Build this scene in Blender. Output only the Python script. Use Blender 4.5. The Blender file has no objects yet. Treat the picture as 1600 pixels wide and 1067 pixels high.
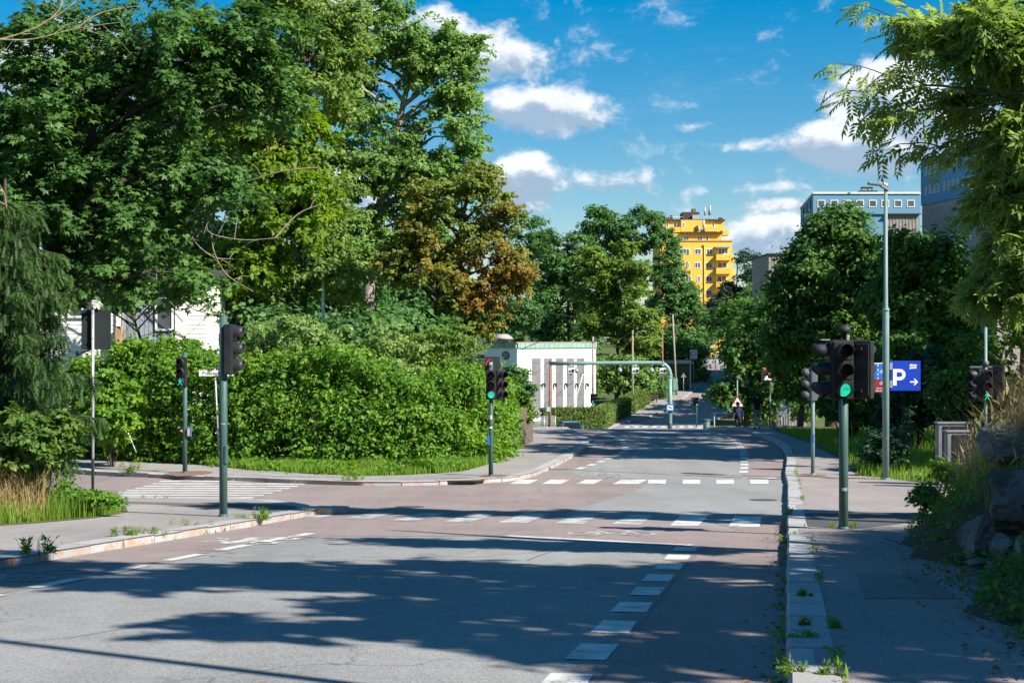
import bpy, bmesh, math, random
import numpy as np
from mathutils import Vector, Matrix, noise

random.seed(7)
RNG = np.random.default_rng(7)
scene = bpy.context.scene
COL = scene.collection
F = 1600 * 50 / 36.0
CZ = 1.6

# ------------------------------------------------------------------ camera
cam_d = bpy.data.cameras.new('camera')
cam_d.lens = 50
cam_d.sensor_width = 36
cam_d.clip_start = 0.1
cam_d.clip_end = 5000
cam = bpy.data.objects.new('camera', cam_d)
COL.objects.link(cam)
cam.location = (0, 0, CZ)
cam.rotation_euler = (math.radians(90), 0, 0)
scene.camera = cam

# ------------------------------------------------------------------ light
SUN_AZ = math.radians(57)      # to the right of straight behind the camera
SUN_EL = math.radians(39)
SUN = Vector((math.sin(SUN_AZ) * math.cos(SUN_EL), -math.cos(SUN_AZ) * math.cos(SUN_EL), math.sin(SUN_EL)))
sun_d = bpy.data.lights.new('sun', 'SUN')
sun_d.energy = 4.8
sun_d.angle = math.radians(0.53)
sun_d.color = (1.0, 0.93, 0.82)
sun = bpy.data.objects.new('sun', sun_d)
COL.objects.link(sun)
sun.location = (30, -20, 40)
sun.rotation_euler = SUN.to_track_quat('Z', 'Y').to_euler()

vs = scene.view_settings
vs.view_transform = 'Standard'
vs.look = 'None'
vs.gamma = 1
vs.use_curve_mapping = False
vs.exposure = 1.2
cy = scene.cycles
cy.max_bounces = 6
cy.diffuse_bounces = 3
cy.glossy_bounces = 2
cy.transmission_bounces = 4
cy.transparent_max_bounces = 6
cy.caustics_reflective = False
cy.caustics_refractive = False
cy.sample_clamp_indirect = 4
try:
    cy.use_denoising = True
    cy.denoiser = 'OPENIMAGEDENOISE'
    cy.denoising_input_passes = 'RGB_ALBEDO_NORMAL'
except Exception:
    pass


class NT:
    """small helper to write node trees"""
    def __init__(s, tree):
        s.t = tree
        s.n = tree.nodes
        s.l = tree.links

    def node(s, typ, **kw):
        nd = s.n.new(typ)
        ins = kw.pop('ins', {})
        for k, v in kw.items():
            setattr(nd, k, v)
        for k, v in ins.items():
            if isinstance(v, bpy.types.NodeSocket):
                s.l.new(v, nd.inputs[k])
            else:
                nd.inputs[k].default_value = v
        return nd

    def math(s, op, a, b=0.0, c=0.0, clamp=False):
        nd = s.node('ShaderNodeMath', operation=op, use_clamp=clamp)
        for i, v in enumerate((a, b, c)):
            if isinstance(v, bpy.types.NodeSocket):
                s.l.new(v, nd.inputs[i])
            else:
                nd.inputs[i].default_value = v
        return nd.outputs[0]

    def vmath(s, op, a, b=(0, 0, 0)):
        nd = s.node('ShaderNodeVectorMath', operation=op)
        for i, v in enumerate((a, b)):
            if isinstance(v, bpy.types.NodeSocket):
                s.l.new(v, nd.inputs[i])
            else:
                nd.inputs[i].default_value = v
        return nd

    def mix(s, fac, a, b, mode='MIX'):
        nd = s.node('ShaderNodeMix', data_type='RGBA', blend_type=mode)
        for i, v in ((0, fac), (6, a), (7, b)):
            if isinstance(v, bpy.types.NodeSocket):
                s.l.new(v, nd.inputs[i])
            else:
                nd.inputs[i].default_value = v if i == 0 else (*v[:3], 1)
        return nd.outputs[2]

    def noise(s, vec, scale, detail=3, rough=0.55, dist=0.0):
        nd = s.node('ShaderNodeTexNoise', ins={'Scale': scale, 'Detail': detail, 'Roughness': rough, 'Distortion': dist})
        if vec is not None:
            s.l.new(vec, nd.inputs['Vector'])
        return nd.outputs[0]

    def ramp(s, fac, lo, hi):
        nd = s.node('ShaderNodeMapRange', interpolation_type='SMOOTHSTEP', ins={'Value': fac, 'From Min': lo, 'From Max': hi})
        return nd.outputs[0]


# ------------------------------------------------------------------ sky
world = bpy.data.worlds.new('World')
scene.world = world
world.use_nodes = True
world.cycles.sampling_method = 'MANUAL'
world.cycles.sample_map_resolution = 1024
W = NT(world.node_tree)
W.n.clear()
tc = W.node('ShaderNodeTexCoord').outputs['Generated']
sky = W.node('ShaderNodeTexSky', sky_type='NISHITA', sun_disc=False)
sky.sun_elevation = SUN_EL
sky.sun_rotation = math.atan2(SUN.x, SUN.y)
sky.altitude = 0
sky.air_density = 1.0
sky.dust_density = 0.12
sky.ozone_density = 2.6
skyg = W.node('ShaderNodeGamma', ins={'Color': sky.outputs[0], 'Gamma': .62}).outputs[0]
skyc = W.node('ShaderNodeHueSaturation', ins={'Saturation': 2.25, 'Value': 1.66, 'Hue': 0.5, 'Color': skyg}).outputs[0]


def dirof(u, v):
    return Vector(((u - 800) / F, 1, (533.5 - v) / F)).normalized()


blobs = []   # direction, half width, half height, strength
for (u, v, w, h, k) in [(765, 85, 125, 62, 1.0), (560, 25, 110, 50, 0.9), (670, 45, 80, 50, .8), (850, 176, 150, 42, 1.15), (800, 165, 80, 45, 1.0), (815, 285, 62, 58, 1.3), (840, 262, 32, 40, 1.1),
                        (950, 282, 130, 30, 0.62), (1390, 148, 130, 68, 1.35), (1460, 190, 120, 75, 1.2), (1345, 236, 165, 52, 1.3), (1300, 215, 90, 40, .9), (1195, 370, 95, 42, 1.15),
                        (1210, 326, 75, 15, 0.55), (1185, 229, 65, 14, 0.5), (1095, 196, 70, 11, 0.42), (1160, 300, 160, 14, .3), (420, 300, 300, 60, 1.0), (100, 130, 260, 90, 1.0), (1700, 300, 220, 60, 1.0)]:
    blobs.append((dirof(u, v), w * 1.1 / F, h * 1.12 / F, k))
rb = random.Random(3)
for i in range(34):  # clouds out of view, added to whiten and lift the fill light
    a = math.radians(rb.uniform(35, 325))
    e = math.radians(rb.uniform(4, 22))
    blobs.append((Vector((math.sin(a) * math.cos(e), math.cos(a) * math.cos(e), math.sin(e))), rb.uniform(.1, .24), rb.uniform(.03, .075), 1.1))
warpn = W.node('ShaderNodeTexNoise', ins={'Scale': 9.0, 'Detail': 4, 'Roughness': .6})
W.l.new(tc, warpn.inputs['Vector'])
wv = W.vmath('SUBTRACT', warpn.outputs[1], (.5, .5, .5)).outputs[0]
wv = W.vmath('MULTIPLY', wv, (.05, .05, .026)).outputs[0]
pw = W.vmath('ADD', tc, wv).outputs[0]
M = None
V = None
for d, w, h, k in blobs:
    df = W.vmath('SUBTRACT', pw, d).outputs[0]
    sc_ = W.vmath('MULTIPLY', df, (1 / w, 1 / w, 1 / h)).outputs[0]
    ln = W.vmath('LENGTH', sc_).outputs['Value']
    m = W.math('MULTIPLY', W.math('SUBTRACT', 1.0, ln, clamp=True), k)
    z = W.node('ShaderNodeSeparateXYZ', ins={0: sc_}).outputs[2]
    zc = W.math('MULTIPLY', m, z)
    M = m if M is None else W.math('SMOOTH_MAX', M, m, .1)
    V = zc if V is None else W.math('ADD', V, zc)
st = W.vmath('MULTIPLY', pw, (1, 1, 1.5)).outputs[0]
n1 = W.noise(st, 26, 7, .62)
n2 = W.noise(W.vmath('ADD', st, (SUN.x * .010, SUN.y * .004, .013)).outputs[0], 26, 7, .62)
dens = W.math('ADD', M, W.math('MULTIPLY', W.math('SUBTRACT', n1, .5), 1.75))
inside = W.ramp(M, 0.0, .12)
alpha = W.math('MULTIPLY', W.ramp(dens, .14, .60), inside)
wisp = W.math('MULTIPLY', W.ramp(W.noise(W.vmath('MULTIPLY', tc, (1, 1, 4)).outputs[0], 5, 6, .65), .55, .85), .22)
alpha = W.math('MAXIMUM', W.math('MULTIPLY', alpha, .97), wisp)
shade = W.math('ADD', W.math('MULTIPLY', W.math('SUBTRACT', n1, n2), 2.6), W.math('ADD', W.math('MULTIPLY', V, 1.5), .62))
shade = W.math('ADD', shade, W.math('MULTIPLY', W.ramp(dens, .5, 1.2), -.1))
shade = W.ramp(shade, .2, 1.0)
cl = W.mix(shade, (2.7, 3.7, 4.9), (7.0, 7.25, 7.6))
final = W.mix(alpha, skyc, cl)
bg = W.node('ShaderNodeBackground', ins={'Color': final, 'Strength': .062})
out = W.node('ShaderNodeOutputWorld')
W.l.new(bg.outputs[0], out.inputs[0])

# ------------------------------------------------------------------ materials
MATS = {}


def pm(name, c1, c2=None, scale=4.0, rough=.8, bump=0.0, bscale=None, spec=.3, metal=0.0, c3=None, s3=1.0, lo=.35, hi=.65, coord='world', lo3=.55, hi3=.75):
    if name in MATS:
        return MATS[name]
    m = bpy.data.materials.new(name)
    m.use_nodes = True
    T = NT(m.node_tree)
    p = T.n['Principled BSDF']
    p.inputs['Roughness'].default_value = rough
    p.inputs['Specular IOR Level'].default_value = spec
    p.inputs['Metallic'].default_value = metal
    vec = T.node('ShaderNodeNewGeometry').outputs['Position'] if coord == 'world' else T.node('ShaderNodeTexCoord').outputs['Object']
    c2 = c2 or tuple(x * .8 for x in c1)
    col = T.mix(T.ramp(T.noise(vec, scale, 5), lo, hi), c1, c2)
    if c3:
        col = T.mix(T.ramp(T.noise(vec, s3, 4), lo3, hi3), col, c3)
    T.l.new(col, p.inputs['Base Color'])
    if bump:
        b = T.node('ShaderNodeBump', ins={'Strength': bump, 'Distance': .02, 'Height': T.noise(vec, bscale or scale * 4, 4)})
        T.l.new(b.outputs[0], p.inputs['Normal'])
    MATS[name] = m
    return m


def emis(name, col, strength):
    if name in MATS:
        return MATS[name]
    m = bpy.data.materials.new(name)
    m.use_nodes = True
    T = NT(m.node_tree)
    p = T.n['Principled BSDF']
    p.inputs['Base Color'].default_value = (*col, 1)
    vec = T.node('ShaderNodeTexCoord').outputs['Object']
    vo = T.node('ShaderNodeTexVoronoi', ins={'Vector': vec, 'Scale': 95.0}).outputs['Distance']
    e = T.mix(T.math('ADD', T.math('MULTIPLY', T.ramp(vo, .15, .6), .65), T.math('MULTIPLY', T.ramp(T.noise(vec, 22, 3), .4, .65), .45), clamp=True), col, tuple(c * .3 for c in col))
    T.l.new(e, p.inputs['Emission Color'])
    p.inputs['Emission Strength'].default_value = strength
    MATS[name] = m
    return m


def asphalt(name, c, crack=1.0):
    m = bpy.data.materials.new(name)
    m.use_nodes = True
    T = NT(m.node_tree)
    p = T.n['Principled BSDF']
    p.inputs['Roughness'].default_value = .88
    p.inputs['Specular IOR Level'].default_value = .25
    vec = T.node('ShaderNodeNewGeometry').outputs['Position']
    big = T.ramp(T.noise(vec, .35, 4), .3, .7)
    mid = T.ramp(T.noise(vec, 3.0, 4), .3, .7)
    fine = T.node('ShaderNodeTexVoronoi', ins={'Vector': vec, 'Scale': 85.0})
    sp = T.ramp(T.node('ShaderNodeSeparateColor', ins={0: fine.outputs['Color']}).outputs[0], 0, 1)
    spn = T.ramp(T.noise(vec, 30, 3, .7), .3, .7)
    k = T.math('ADD', T.math('MULTIPLY', big, .16), T.math('MULTIPLY', mid, .1))
    k = T.math('ADD', k, T.math('ADD', T.math('MULTIPLY', sp, .42), T.math('MULTIPLY', spn, .22)))
    k = T.math('ADD', k, .53)
    # lengthwise bands left by wheels
    mp = T.node('ShaderNodeMapping', ins={'Vector': vec, 'Rotation': (0, 0, .191), 'Scale': (1.15, .04, 1)})
    k = T.math('ADD', k, T.math('MULTIPLY', T.math('SUBTRACT', T.noise(mp.outputs[0], 1.0, 2), .5), .34))
    col = T.vmath('SCALE', c)
    T.l.new(k, col.inputs['Scale'])
    col.inputs[0].default_value = c
    out = col.outputs[0]
    # cracks
    wv = T.vmath('ADD', vec, T.vmath('SCALE', T.node('ShaderNodeTexNoise', ins={'Scale': 1.3, 'Detail': 4.0, 'Vector': vec}).outputs[1]).outputs[0])
    wvn = wv.inputs[1].links[0].from_node
    wvn.inputs['Scale'].default_value = 1.4
    vo = T.node('ShaderNodeTexVoronoi', feature='DISTANCE_TO_EDGE', ins={'Scale': .16, 'Vector': wv.outputs[0]})
    cr = T.math('SUBTRACT', 1.0, T.ramp(vo.outputs[0], .0, .006))
    cr = T.math('MULTIPLY', cr, T.ramp(T.noise(vec, .2, 2), .45, .6))
    out = T.mix(T.math('MULTIPLY', cr, .75 * crack), out, tuple(x * .3 for x in c))
    # oily and dusty patches
    out = T.mix(T.math('MULTIPLY', T.ramp(T.noise(vec, .9, 5, .65), .58, .75), .25), out, tuple(x * .55 for x in c))
    T.l.new(out, p.inputs['Base Color'])
    b = T.node('ShaderNodeBump', ins={'Strength': .45, 'Distance': .006, 'Height': T.math('ADD', fine.outputs['Distance'], T.noise(vec, 40, 3))})
    T.l.new(b.outputs[0], p.inputs['Normal'])
    MATS[name] = m
    return m


def paint(name, c, under, wear):
    m = bpy.data.materials.new(name)
    m.use_nodes = True
    T = NT(m.node_tree)
    p = T.n['Principled BSDF']
    p.inputs['Roughness'].default_value = .7
    vec = T.node('ShaderNodeNewGeometry').outputs['Position']
    w = T.ramp(T.math('ADD', T.math('MULTIPLY', T.noise(vec, 2.2, 5, .7), .6), T.math('MULTIPLY', T.noise(vec, 28, 4, .7), .4)), wear, wear + .12)
    c2 = T.mix(T.ramp(T.noise(vec, 6, 4), .3, .7), c, tuple(x * .82 for x in c))
    T.l.new(T.mix(w, c2, under), p.inputs['Base Color'])
    MATS[name] = m
    return m


M_ASPH = asphalt('grey_asphalt', (.222, .222, .22))
M_RED = asphalt('reddish_asphalt', (.225, .185, .178))
M_WALK = asphalt('walkway_asphalt', (.25, .235, .23), .6)
M_WALKR = asphalt('pinkish_walkway_asphalt', (.25, .222, .215), .6)
M_PAINT = paint('road_paint', (.55, .55, .53), (.2, .19, .185), .505)
M_PAINTW = paint('worn_road_paint', (.5, .5, .485), (.2, .185, .18), .44)
M_REDPAINT = paint('worn_red_paint', (.42, .3, .3), (.2, .17, .165), .44)


def kerb_mat():
    m = bpy.data.materials.new('granite_kerb')
    m.use_nodes = True
    T = NT(m.node_tree)
    p = T.n['Principled BSDF']
    p.inputs['Roughness'].default_value = .75
    g = T.node('ShaderNodeNewGeometry')
    vec = g.outputs['Position']
    rnd = T.node('ShaderNodeObjectInfo').outputs['Random']
    base = T.mix(rnd, (.40, .41, .42), (.31, .31, .315))
    base = T.mix(T.ramp(T.noise(vec, 60, 3, .7), .4, .7), base, (.24, .24, .245))
    nz = T.node('ShaderNodeSeparateXYZ', ins={0: g.outputs['True Normal']}).outputs[2]
    side = T.math('SUBTRACT', 1.0, T.ramp(nz, .5, .95))
    rust = T.math('MULTIPLY', T.ramp(T.noise(vec, 3.5, 5, .65), .42, .62), T.math('ADD', T.math('MULTIPLY', side, .65), .12))
    col = T.mix(rust, base, (.36, .21, .12))
    col = T.mix(T.math('MULTIPLY', T.ramp(T.noise(vec, 7, 4), .55, .75), .5), col, (.17, .16, .15))
    T.l.new(col, p.inputs['Base Color'])
    b = T.node('ShaderNodeBump', ins={'Strength': .6, 'Distance': .012, 'Height': T.noise(vec, 22, 5, .65)})
    T.l.new(b.outputs[0], p.inputs['Normal'])
    return m


M_KERB = kerb_mat()


def leafmat(name, cols, trans=.32, patch=.5, patchcol=None, pscale=.5, plo=.5, phi=.7, rough=.5, boost=1.42):
    """cols: two greens mixed per leaf; patchcol: colour that takes over in noise patches (turning leaves)"""
    if name in MATS:
        return MATS[name]
    m = bpy.data.materials.new(name)
    m.use_nodes = True
    T = NT(m.node_tree)
    p = T.n['Principled BSDF']
    g = T.node('ShaderNodeNewGeometry')
    r = g.outputs['Random Per Island']
    vec = g.outputs['Position']
    cols = [tuple(min(.6, x * boost) for x in q) for q in cols]
    trans += .06
    c = T.mix(r, cols[0], cols[1])
    c = T.mix(T.math('MULTIPLY', T.ramp(T.noise(vec, patch, 3), .4, .65), .6), c, cols[2] if len(cols) > 2 else tuple(x * .7 for x in cols[0]))
    if patchcol:
        f = T.ramp(T.math('ADD', T.math('MULTIPLY', T.noise(vec, pscale, 3), .8), T.math('MULTIPLY', r, .2)), plo, phi)
        c = T.mix(f, c, patchcol)
    T.l.new(c, p.inputs['Base Color'])
    p.inputs['Roughness'].default_value = rough
    p.inputs['Specular IOR Level'].default_value = .2
    tr = T.node('ShaderNodeBsdfTranslucent')
    tcx = T.node('ShaderNodeHueSaturation', ins={'Hue': .485, 'Saturation': 1.15, 'Value': 1.7, 'Color': c}).outputs[0]
    T.l.new(tcx, tr.inputs['Color'])
    mx = T.node('ShaderNodeMixShader', ins={0: trans, 1: p.outputs[0], 2: tr.outputs[0]})
    T.l.new(mx.outputs[0], T.n['Material Output'].inputs[0])
    MATS[name] = m
    return m


# ------------------------------------------------------------------ object helpers
def link(o, parent=None):
    COL.objects.link(o)
    if parent is not None:
        o.parent = parent
    return o


def tag(o, label, cat, group=None):
    o['label'] = label
    o['category'] = cat
    if group:
        o['group'] = group
    return o


def empty(name, loc=(0, 0, 0), rz=0.0):
    o = bpy.data.objects.new(name, None)
    o.empty_display_size = .2
    o.location = loc
    o.rotation_euler = (0, 0, rz)
    return link(o)


def thing(name, label, cat, loc=(0, 0, 0), rz=0.0, group=None):
    return tag(empty(name, loc, rz), label, cat, group)


def meshobj(name, me, mat, parent=None, kind=None):
    o = bpy.data.objects.new(name, me)
    if mat is not None:
        for mm in (mat if isinstance(mat, (list, tuple)) else [mat]):
            me.materials.append(mm)
    if kind:
        o['kind'] = kind
    return link(o, parent)


def fast(name, Vv, T, mat, parent=None, kind=None, smooth=False):
    """triangle mesh from numpy arrays"""
    me = bpy.data.meshes.new(name)
    Vv = np.ascontiguousarray(Vv, dtype=np.float32)
    T = np.ascontiguousarray(T, dtype=np.int32)
    me.vertices.add(len(Vv))
    me.vertices.foreach_set('co', Vv.ravel())
    me.loops.add(T.size)
    me.loops.foreach_set('vertex_index', T.ravel())
    me.polygons.add(len(T))
    me.polygons.foreach_set('loop_start', np.arange(0, T.size, 3, dtype=np.int32))
    me.update(calc_edges=True)
    if smooth:
        me.polygons.foreach_set('use_smooth', np.ones(len(T), dtype=bool))
    return meshobj(name, me, mat, parent, kind)


class B:
    """collects simple shapes in one bmesh"""
    def __init__(s):
        s.bm = bmesh.new()

    def box(s, c, size, rot=None, bevel=0):
        r = bmesh.ops.create_cube(s.bm, size=1)
        vs_ = r['verts']
        m = Matrix.Diagonal((*size, 1))
        if rot is not None:
            m = rot.to_4x4() @ m
        m = Matrix.Translation(c) @ m
        bmesh.ops.transform(s.bm, matrix=m, verts=vs_)
        if bevel:
            es = list({e for v in vs_ for e in v.link_edges})
            bmesh.ops.bevel(s.bm, geom=es, offset=bevel, segments=2, affect='EDGES', profile=.5)
        return s

    def tube(s, pts, rad, n=10, cap=True):
        pts = [Vector(p) for p in pts]
        if not hasattr(rad, '__len__'):
            rad = [rad] * len(pts)
        rings = []
        for i, p in enumerate(pts):
            d = (pts[min(i + 1, len(pts) - 1)] - pts[max(i - 1, 0)])
            d = d.normalized() if d.length > 1e-9 else Vector((0, 0, 1))
            a = Vector((0, 0, 1)) if abs(d.z) < .9 else Vector((1, 0, 0))
            x = d.cross(a).normalized()
            y = d.cross(x).normalized()
            rings.append([s.bm.verts.new(p + (x * math.cos(t) + y * math.sin(t)) * rad[i]) for t in [2 * math.pi * k / n for k in range(n)]])
        for a, b in zip(rings, rings[1:]):
            for k in range(n):
                f = s.bm.faces.new((a[k], a[(k + 1) % n], b[(k + 1) % n], b[k]))
                f.smooth = True
        if cap:
            s.bm.faces.new(rings[0])
            s.bm.faces.new(rings[-1])
        return s

    def prism(s, pts, ext):
        """polygon points (3d) extruded along the vector ext"""
        ext = Vector(ext)
        a = [s.bm.verts.new(Vector(p)) for p in pts]
        b = [s.bm.verts.new(Vector(p) + ext) for p in pts]
        n = len(a)
        s.bm.faces.new(a)
        s.bm.faces.new(b[::-1])
        for i in range(n):
            s.bm.faces.new((a[i], b[i], b[(i + 1) % n], a[(i + 1) % n]))
        return s

    def ball(s, c, r, sub=2):
        rr = bmesh.ops.create_icosphere(s.bm, subdivisions=sub, radius=1)
        sz = r if hasattr(r, '__len__') else (r, r, r)
        bmesh.ops.transform(s.bm, matrix=Matrix.Translation(c) @ Matrix.Diagonal((*sz, 1)), verts=rr['verts'])
        for v in rr['verts']:
            for f in v.link_faces:
                f.smooth = True
        return s

    def mesh(s, name):
        bmesh.ops.recalc_face_normals(s.bm, faces=s.bm.faces)
        me = bpy.data.meshes.new(name)
        s.bm.to_mesh(me)
        s.bm.free()
        return me

    def obj(s, name, mat, parent=None, kind=None):
        return meshobj(name, s.mesh(name), mat, parent, kind)


def copy_tree(o, parent=None):
    c = o.copy()
    COL.objects.link(c)
    if parent is not None:
        c.parent = parent
    for ch in o.children:
        copy_tree(ch, c)
    return c


# ------------------------------------------------------------------ ground profile
CP = np.array([(-260, 15), (-200, 12), (-40, 2.67), (-20, 1.336), (0, 0), (10, -.668), (20, -1.336), (26, -1.737), (34, -2.18), (42, -2.53), (50, -2.665), (55, -2.72), (64, -2.82), (73, -2.92), (80, -3.45), (90, -4.4), (108, -6.0),
               (125, -6.95), (148, -7.3), (168, -7.4), (200, -5.6), (225, -4.0), (250, -2.5), (280, -1.4), (330, -1.2), (600, 4), (1000, 8), (1600, 11)])


def pchip(x, y, q):
    h = np.diff(x)
    d = np.diff(y) / h
    m = np.zeros_like(y)
    m[0], m[-1] = d[0], d[-1]
    for i in range(1, len(x) - 1):
        if d[i - 1] * d[i] > 0:
            w1 = 2 * h[i] + h[i - 1]
            w2 = h[i] + 2 * h[i - 1]
            m[i] = (w1 + w2) / (w1 / d[i - 1] + w2 / d[i])
    i = np.clip(np.searchsorted(x, q) - 1, 0, len(h) - 1)
    t = (q - x[i]) / h[i]
    return y[i] * (1 + 2 * t) * (1 - t) ** 2 + m[i] * h[i] * t * (1 - t) ** 2 + y[i + 1] * t * t * (3 - 2 * t) + m[i + 1] * h[i] * t * t * (t - 1)


KY = np.concatenate([[-260, -200, -120, -80, -60], np.arange(-40, 100, 1.0), np.arange(100, 300, 2.0), [300, 310, 330, 360, 400, 470, 550, 700, 900, 1200, 1600]])
KZ = pchip(CP[:, 0], CP[:, 1], KY)


def zr(y):
    return float(np.interp(y, KY, KZ))


def gy(v, off=0.0, lo=3.0, hi=73.0):
    for _ in range(50):
        m = .5 * (lo + hi)
        if 533.5 + F * (CZ - zr(m) - off) / m > v:
            lo = m
        else:
            hi = m
    return .5 * (lo + hi)


def G(u, v, off=0.0, lo=3.0, hi=73.0):
    y = gy(v, off, lo, hi)
    return ((u - 800) * y / F, y)


def GF(u, v, off=0.0):
    return G(u, v, off, 168.0, 300.0)


def P(u, v, y):
    return Vector(((u - 800) * y / F, y, CZ + (533.5 - v) * y / F))


def rs(r, s):
    return (s * .19 + r * .982, s * .982 - r * .19)


def rs_inv(x, y):
    return (x * .982 - y * .19, x * .19 + y * .982)


def sm(a, b, x):
    t = min(1, max(0, (x - a) / (b - a)))
    return t * t * (3 - 2 * t)


EDGE = np.array([(42, -1.0, 8.3), (50.5, 1.6, 9.75), (57.5, 3.05, 10.8), (64, 3.35, 11.4), (68, 3.1, 11.45), (73, 2.8, 11.2), (80, 2.2, 10.6), (90, 1.8, 9.9), (100, 2.0, 9.8), (108, 2.6, 10.4), (116, 3.8, 11.6), (125, 5.6, 14.0), (137, 8.4, 17.2), (148, 10.6, 19.6), (155, 12.0, 21.0), (168, 16.0, 24.5),
                 (180, 19.6, 28.2), (199, 25.1, 33.6), (225, 31, 39.2), (240, 33.4, 41.5), (255, 34.7, 43), (270, 35.2, 44.5), (300, 36, 46), (340, 38, 48)])
EL = lambda y: float(pchip(EDGE[:, 0], EDGE[:, 1], np.array([y]))[0])
ER = lambda y: float(pchip(EDGE[:, 0], EDGE[:, 2], np.array([y]))[0])


def road_mid(y):
    if y < 42:
        return .19 * y - 4.6
    return .5 * (EL(min(y, 340)) + ER(min(y, 340)))


def bank_h(x, y):
    r, s = rs_inv(x, y)
    e = 1 - sm(20.5, 25.2, s + .5 * math.sin(r * 1.3))
    w = .25 * math.sin(s * .9) + .12 * math.sin(s * 2.3 + 1)
    H = .8 + 1.9 * sm(10.0, 13.2, s)
    steep = H * sm(1.75 + w, 3.9 + w, r) + .05 * max(0, r - 4)
    q = max(0.0, r - 1.75 - w)
    lin = .97 * q if q < 2.9 else .97 * 2.9 + .03 * (q - 2.9)
    b_ = sm(16.3, 18.2, s)
    return (steep * (1 - b_) + lin * b_) * e


def hill(x, y):
    d = abs(x - road_mid(y)) - 24
    return min(14, .05 * d) if d > 0 else 0.0


def zg(x, y):
    return zr(y) + hill(x, y)


def sheet(name, poly, off, mat, parent=None, kind=None):
    bm = bmesh.new()
    f = bm.faces.new([bm.verts.new((p[0], p[1], 0)) for p in poly])
    f.normal_update()
    bmesh.ops.triangulate(bm, faces=[f])
    ys = [p[1] for p in poly]
    for k in KY:
        if min(ys) < k < max(ys):
            bmesh.ops.bisect_plane(bm, geom=bm.verts[:] + bm.edges[:] + bm.faces[:], plane_co=(0, k, 0), plane_no=(0, 1, 0), dist=1e-5)
    for v in bm.verts:
        v.co.z = zr(v.co.y) + off
    for f in bm.faces:
        f.normal_update()
        if f.normal.z < 0:
            f.normal_flip()
    me = bpy.data.meshes.new(name)
    bm.to_mesh(me)
    bm.free()
    return meshobj(name, me, mat, parent, kind)


def smooth_path(pts, step=.25):
    pts = [Vector((p[0], p[1])) for p in pts]
    out_ = []
    n = len(pts)
    for i in range(n - 1):
        p0, p1, p2, p3 = pts[max(i - 1, 0)], pts[i], pts[i + 1], pts[min(i + 2, n - 1)]
        k = max(1, int((p2 - p1).length / step))
        for j in range(k):
            t = j / k
            out_.append(.5 * ((2 * p1) + (-p0 + p2) * t + (2 * p0 - 5 * p1 + 4 * p2 - p3) * t * t + (-p0 + 3 * p1 - 3 * p2 + p3) * t ** 3))
    out_.append(pts[-1])
    return out_


def resample(path, L):
    out_ = [path[0]]
    acc = 0.0
    for a, b in zip(path, path[1:]):
        seg = (b - a).length
        while acc + seg >= L:
            t = (L - acc) / seg
            a = a + (b - a) * t
            out_.append(a)
            seg = (b - a).length
            acc = 0.0
        acc += seg
    return out_


def offset(path, d):
    """moves a path sideways: positive d to the right of its direction"""
    o = []
    for i, p in enumerate(path):
        t = (path[min(i + 1, len(path) - 1)] - path[max(i - 1, 0)]).normalized()
        o.append(p + Vector((t.y, -t.x)) * d)
    return o
# ================================================================== GROUND
M_GROUND = pm('lawn_ground', (.055, .085, .02), (.085, .10, .03), .6, .95, c3=(.10, .085, .05), s3=.25, lo3=.55, hi3=.8)
M_SOIL = pm('bank_soil', (.055, .05, .03), (.04, .055, .02), 2.0, .95, bump=.8, bscale=9, c3=(.09, .075, .05), s3=1.2)

xs = np.concatenate([[-1400, -900, -600, -400, -280, -200, -150, -110, -85, -70], np.arange(-60, 62, 2.0), [70, 85, 110, 150, 200, 280, 400, 600, 900, 1400]])
tv = []
for y in KY:
    for x in xs:
        tv.append((x, y, zg(x, y) - .07))
nx = len(xs)
tt = []
for j in range(len(KY) - 1):
    for i in range(nx - 1):
        a = j * nx + i
        tt += [(a, a + 1, a + nx + 1), (a, a + nx + 1, a + nx)]
terrain = fast('terrain', tv, tt, M_GROUND, None, 'structure', True)

# road sheet: generous, the kerbs and walkways stand on it
road_poly = [rs(-9.7, -60), rs(.12, -60), rs(.12, 40)]
ys_ = [44, 47, 50, 53, 56, 60, 64, 68, 72, 76, 80, 86, 92, 98, 104, 110, 116, 122, 128, 134, 140, 146, 150, 156, 162, 168, 176, 184, 192, 200, 210, 220, 230, 240, 248, 255, 262, 270, 285, 300, 320, 338]
road_poly += [(ER(y) + .12, y) for y in ys_]
road_poly += [(EL(y) - .12, y) for y in ys_[::-1] if y > 46]
road_poly += [(-2.0, 44.5), (-11, 46.0), (-24, 49), (-60, 56), (-60, 38), (-30, 33), (-11.6, 32.2), rs(-9.7, 27)]
road = sheet('road', road_poly, 0.0, M_ASPH, None, 'structure')
# a cross street at the top of the far hill
cross_street = sheet('cross_street', [(10, 262), (34.5, 258), (44, 257), (80, 252), (80, 262), (46, 268), (36, 270), (10, 275)], .006, pm('pale_asphalt', (.30, .28, .26), (.25, .24, .23), .6, .9), None, 'structure')

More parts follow.
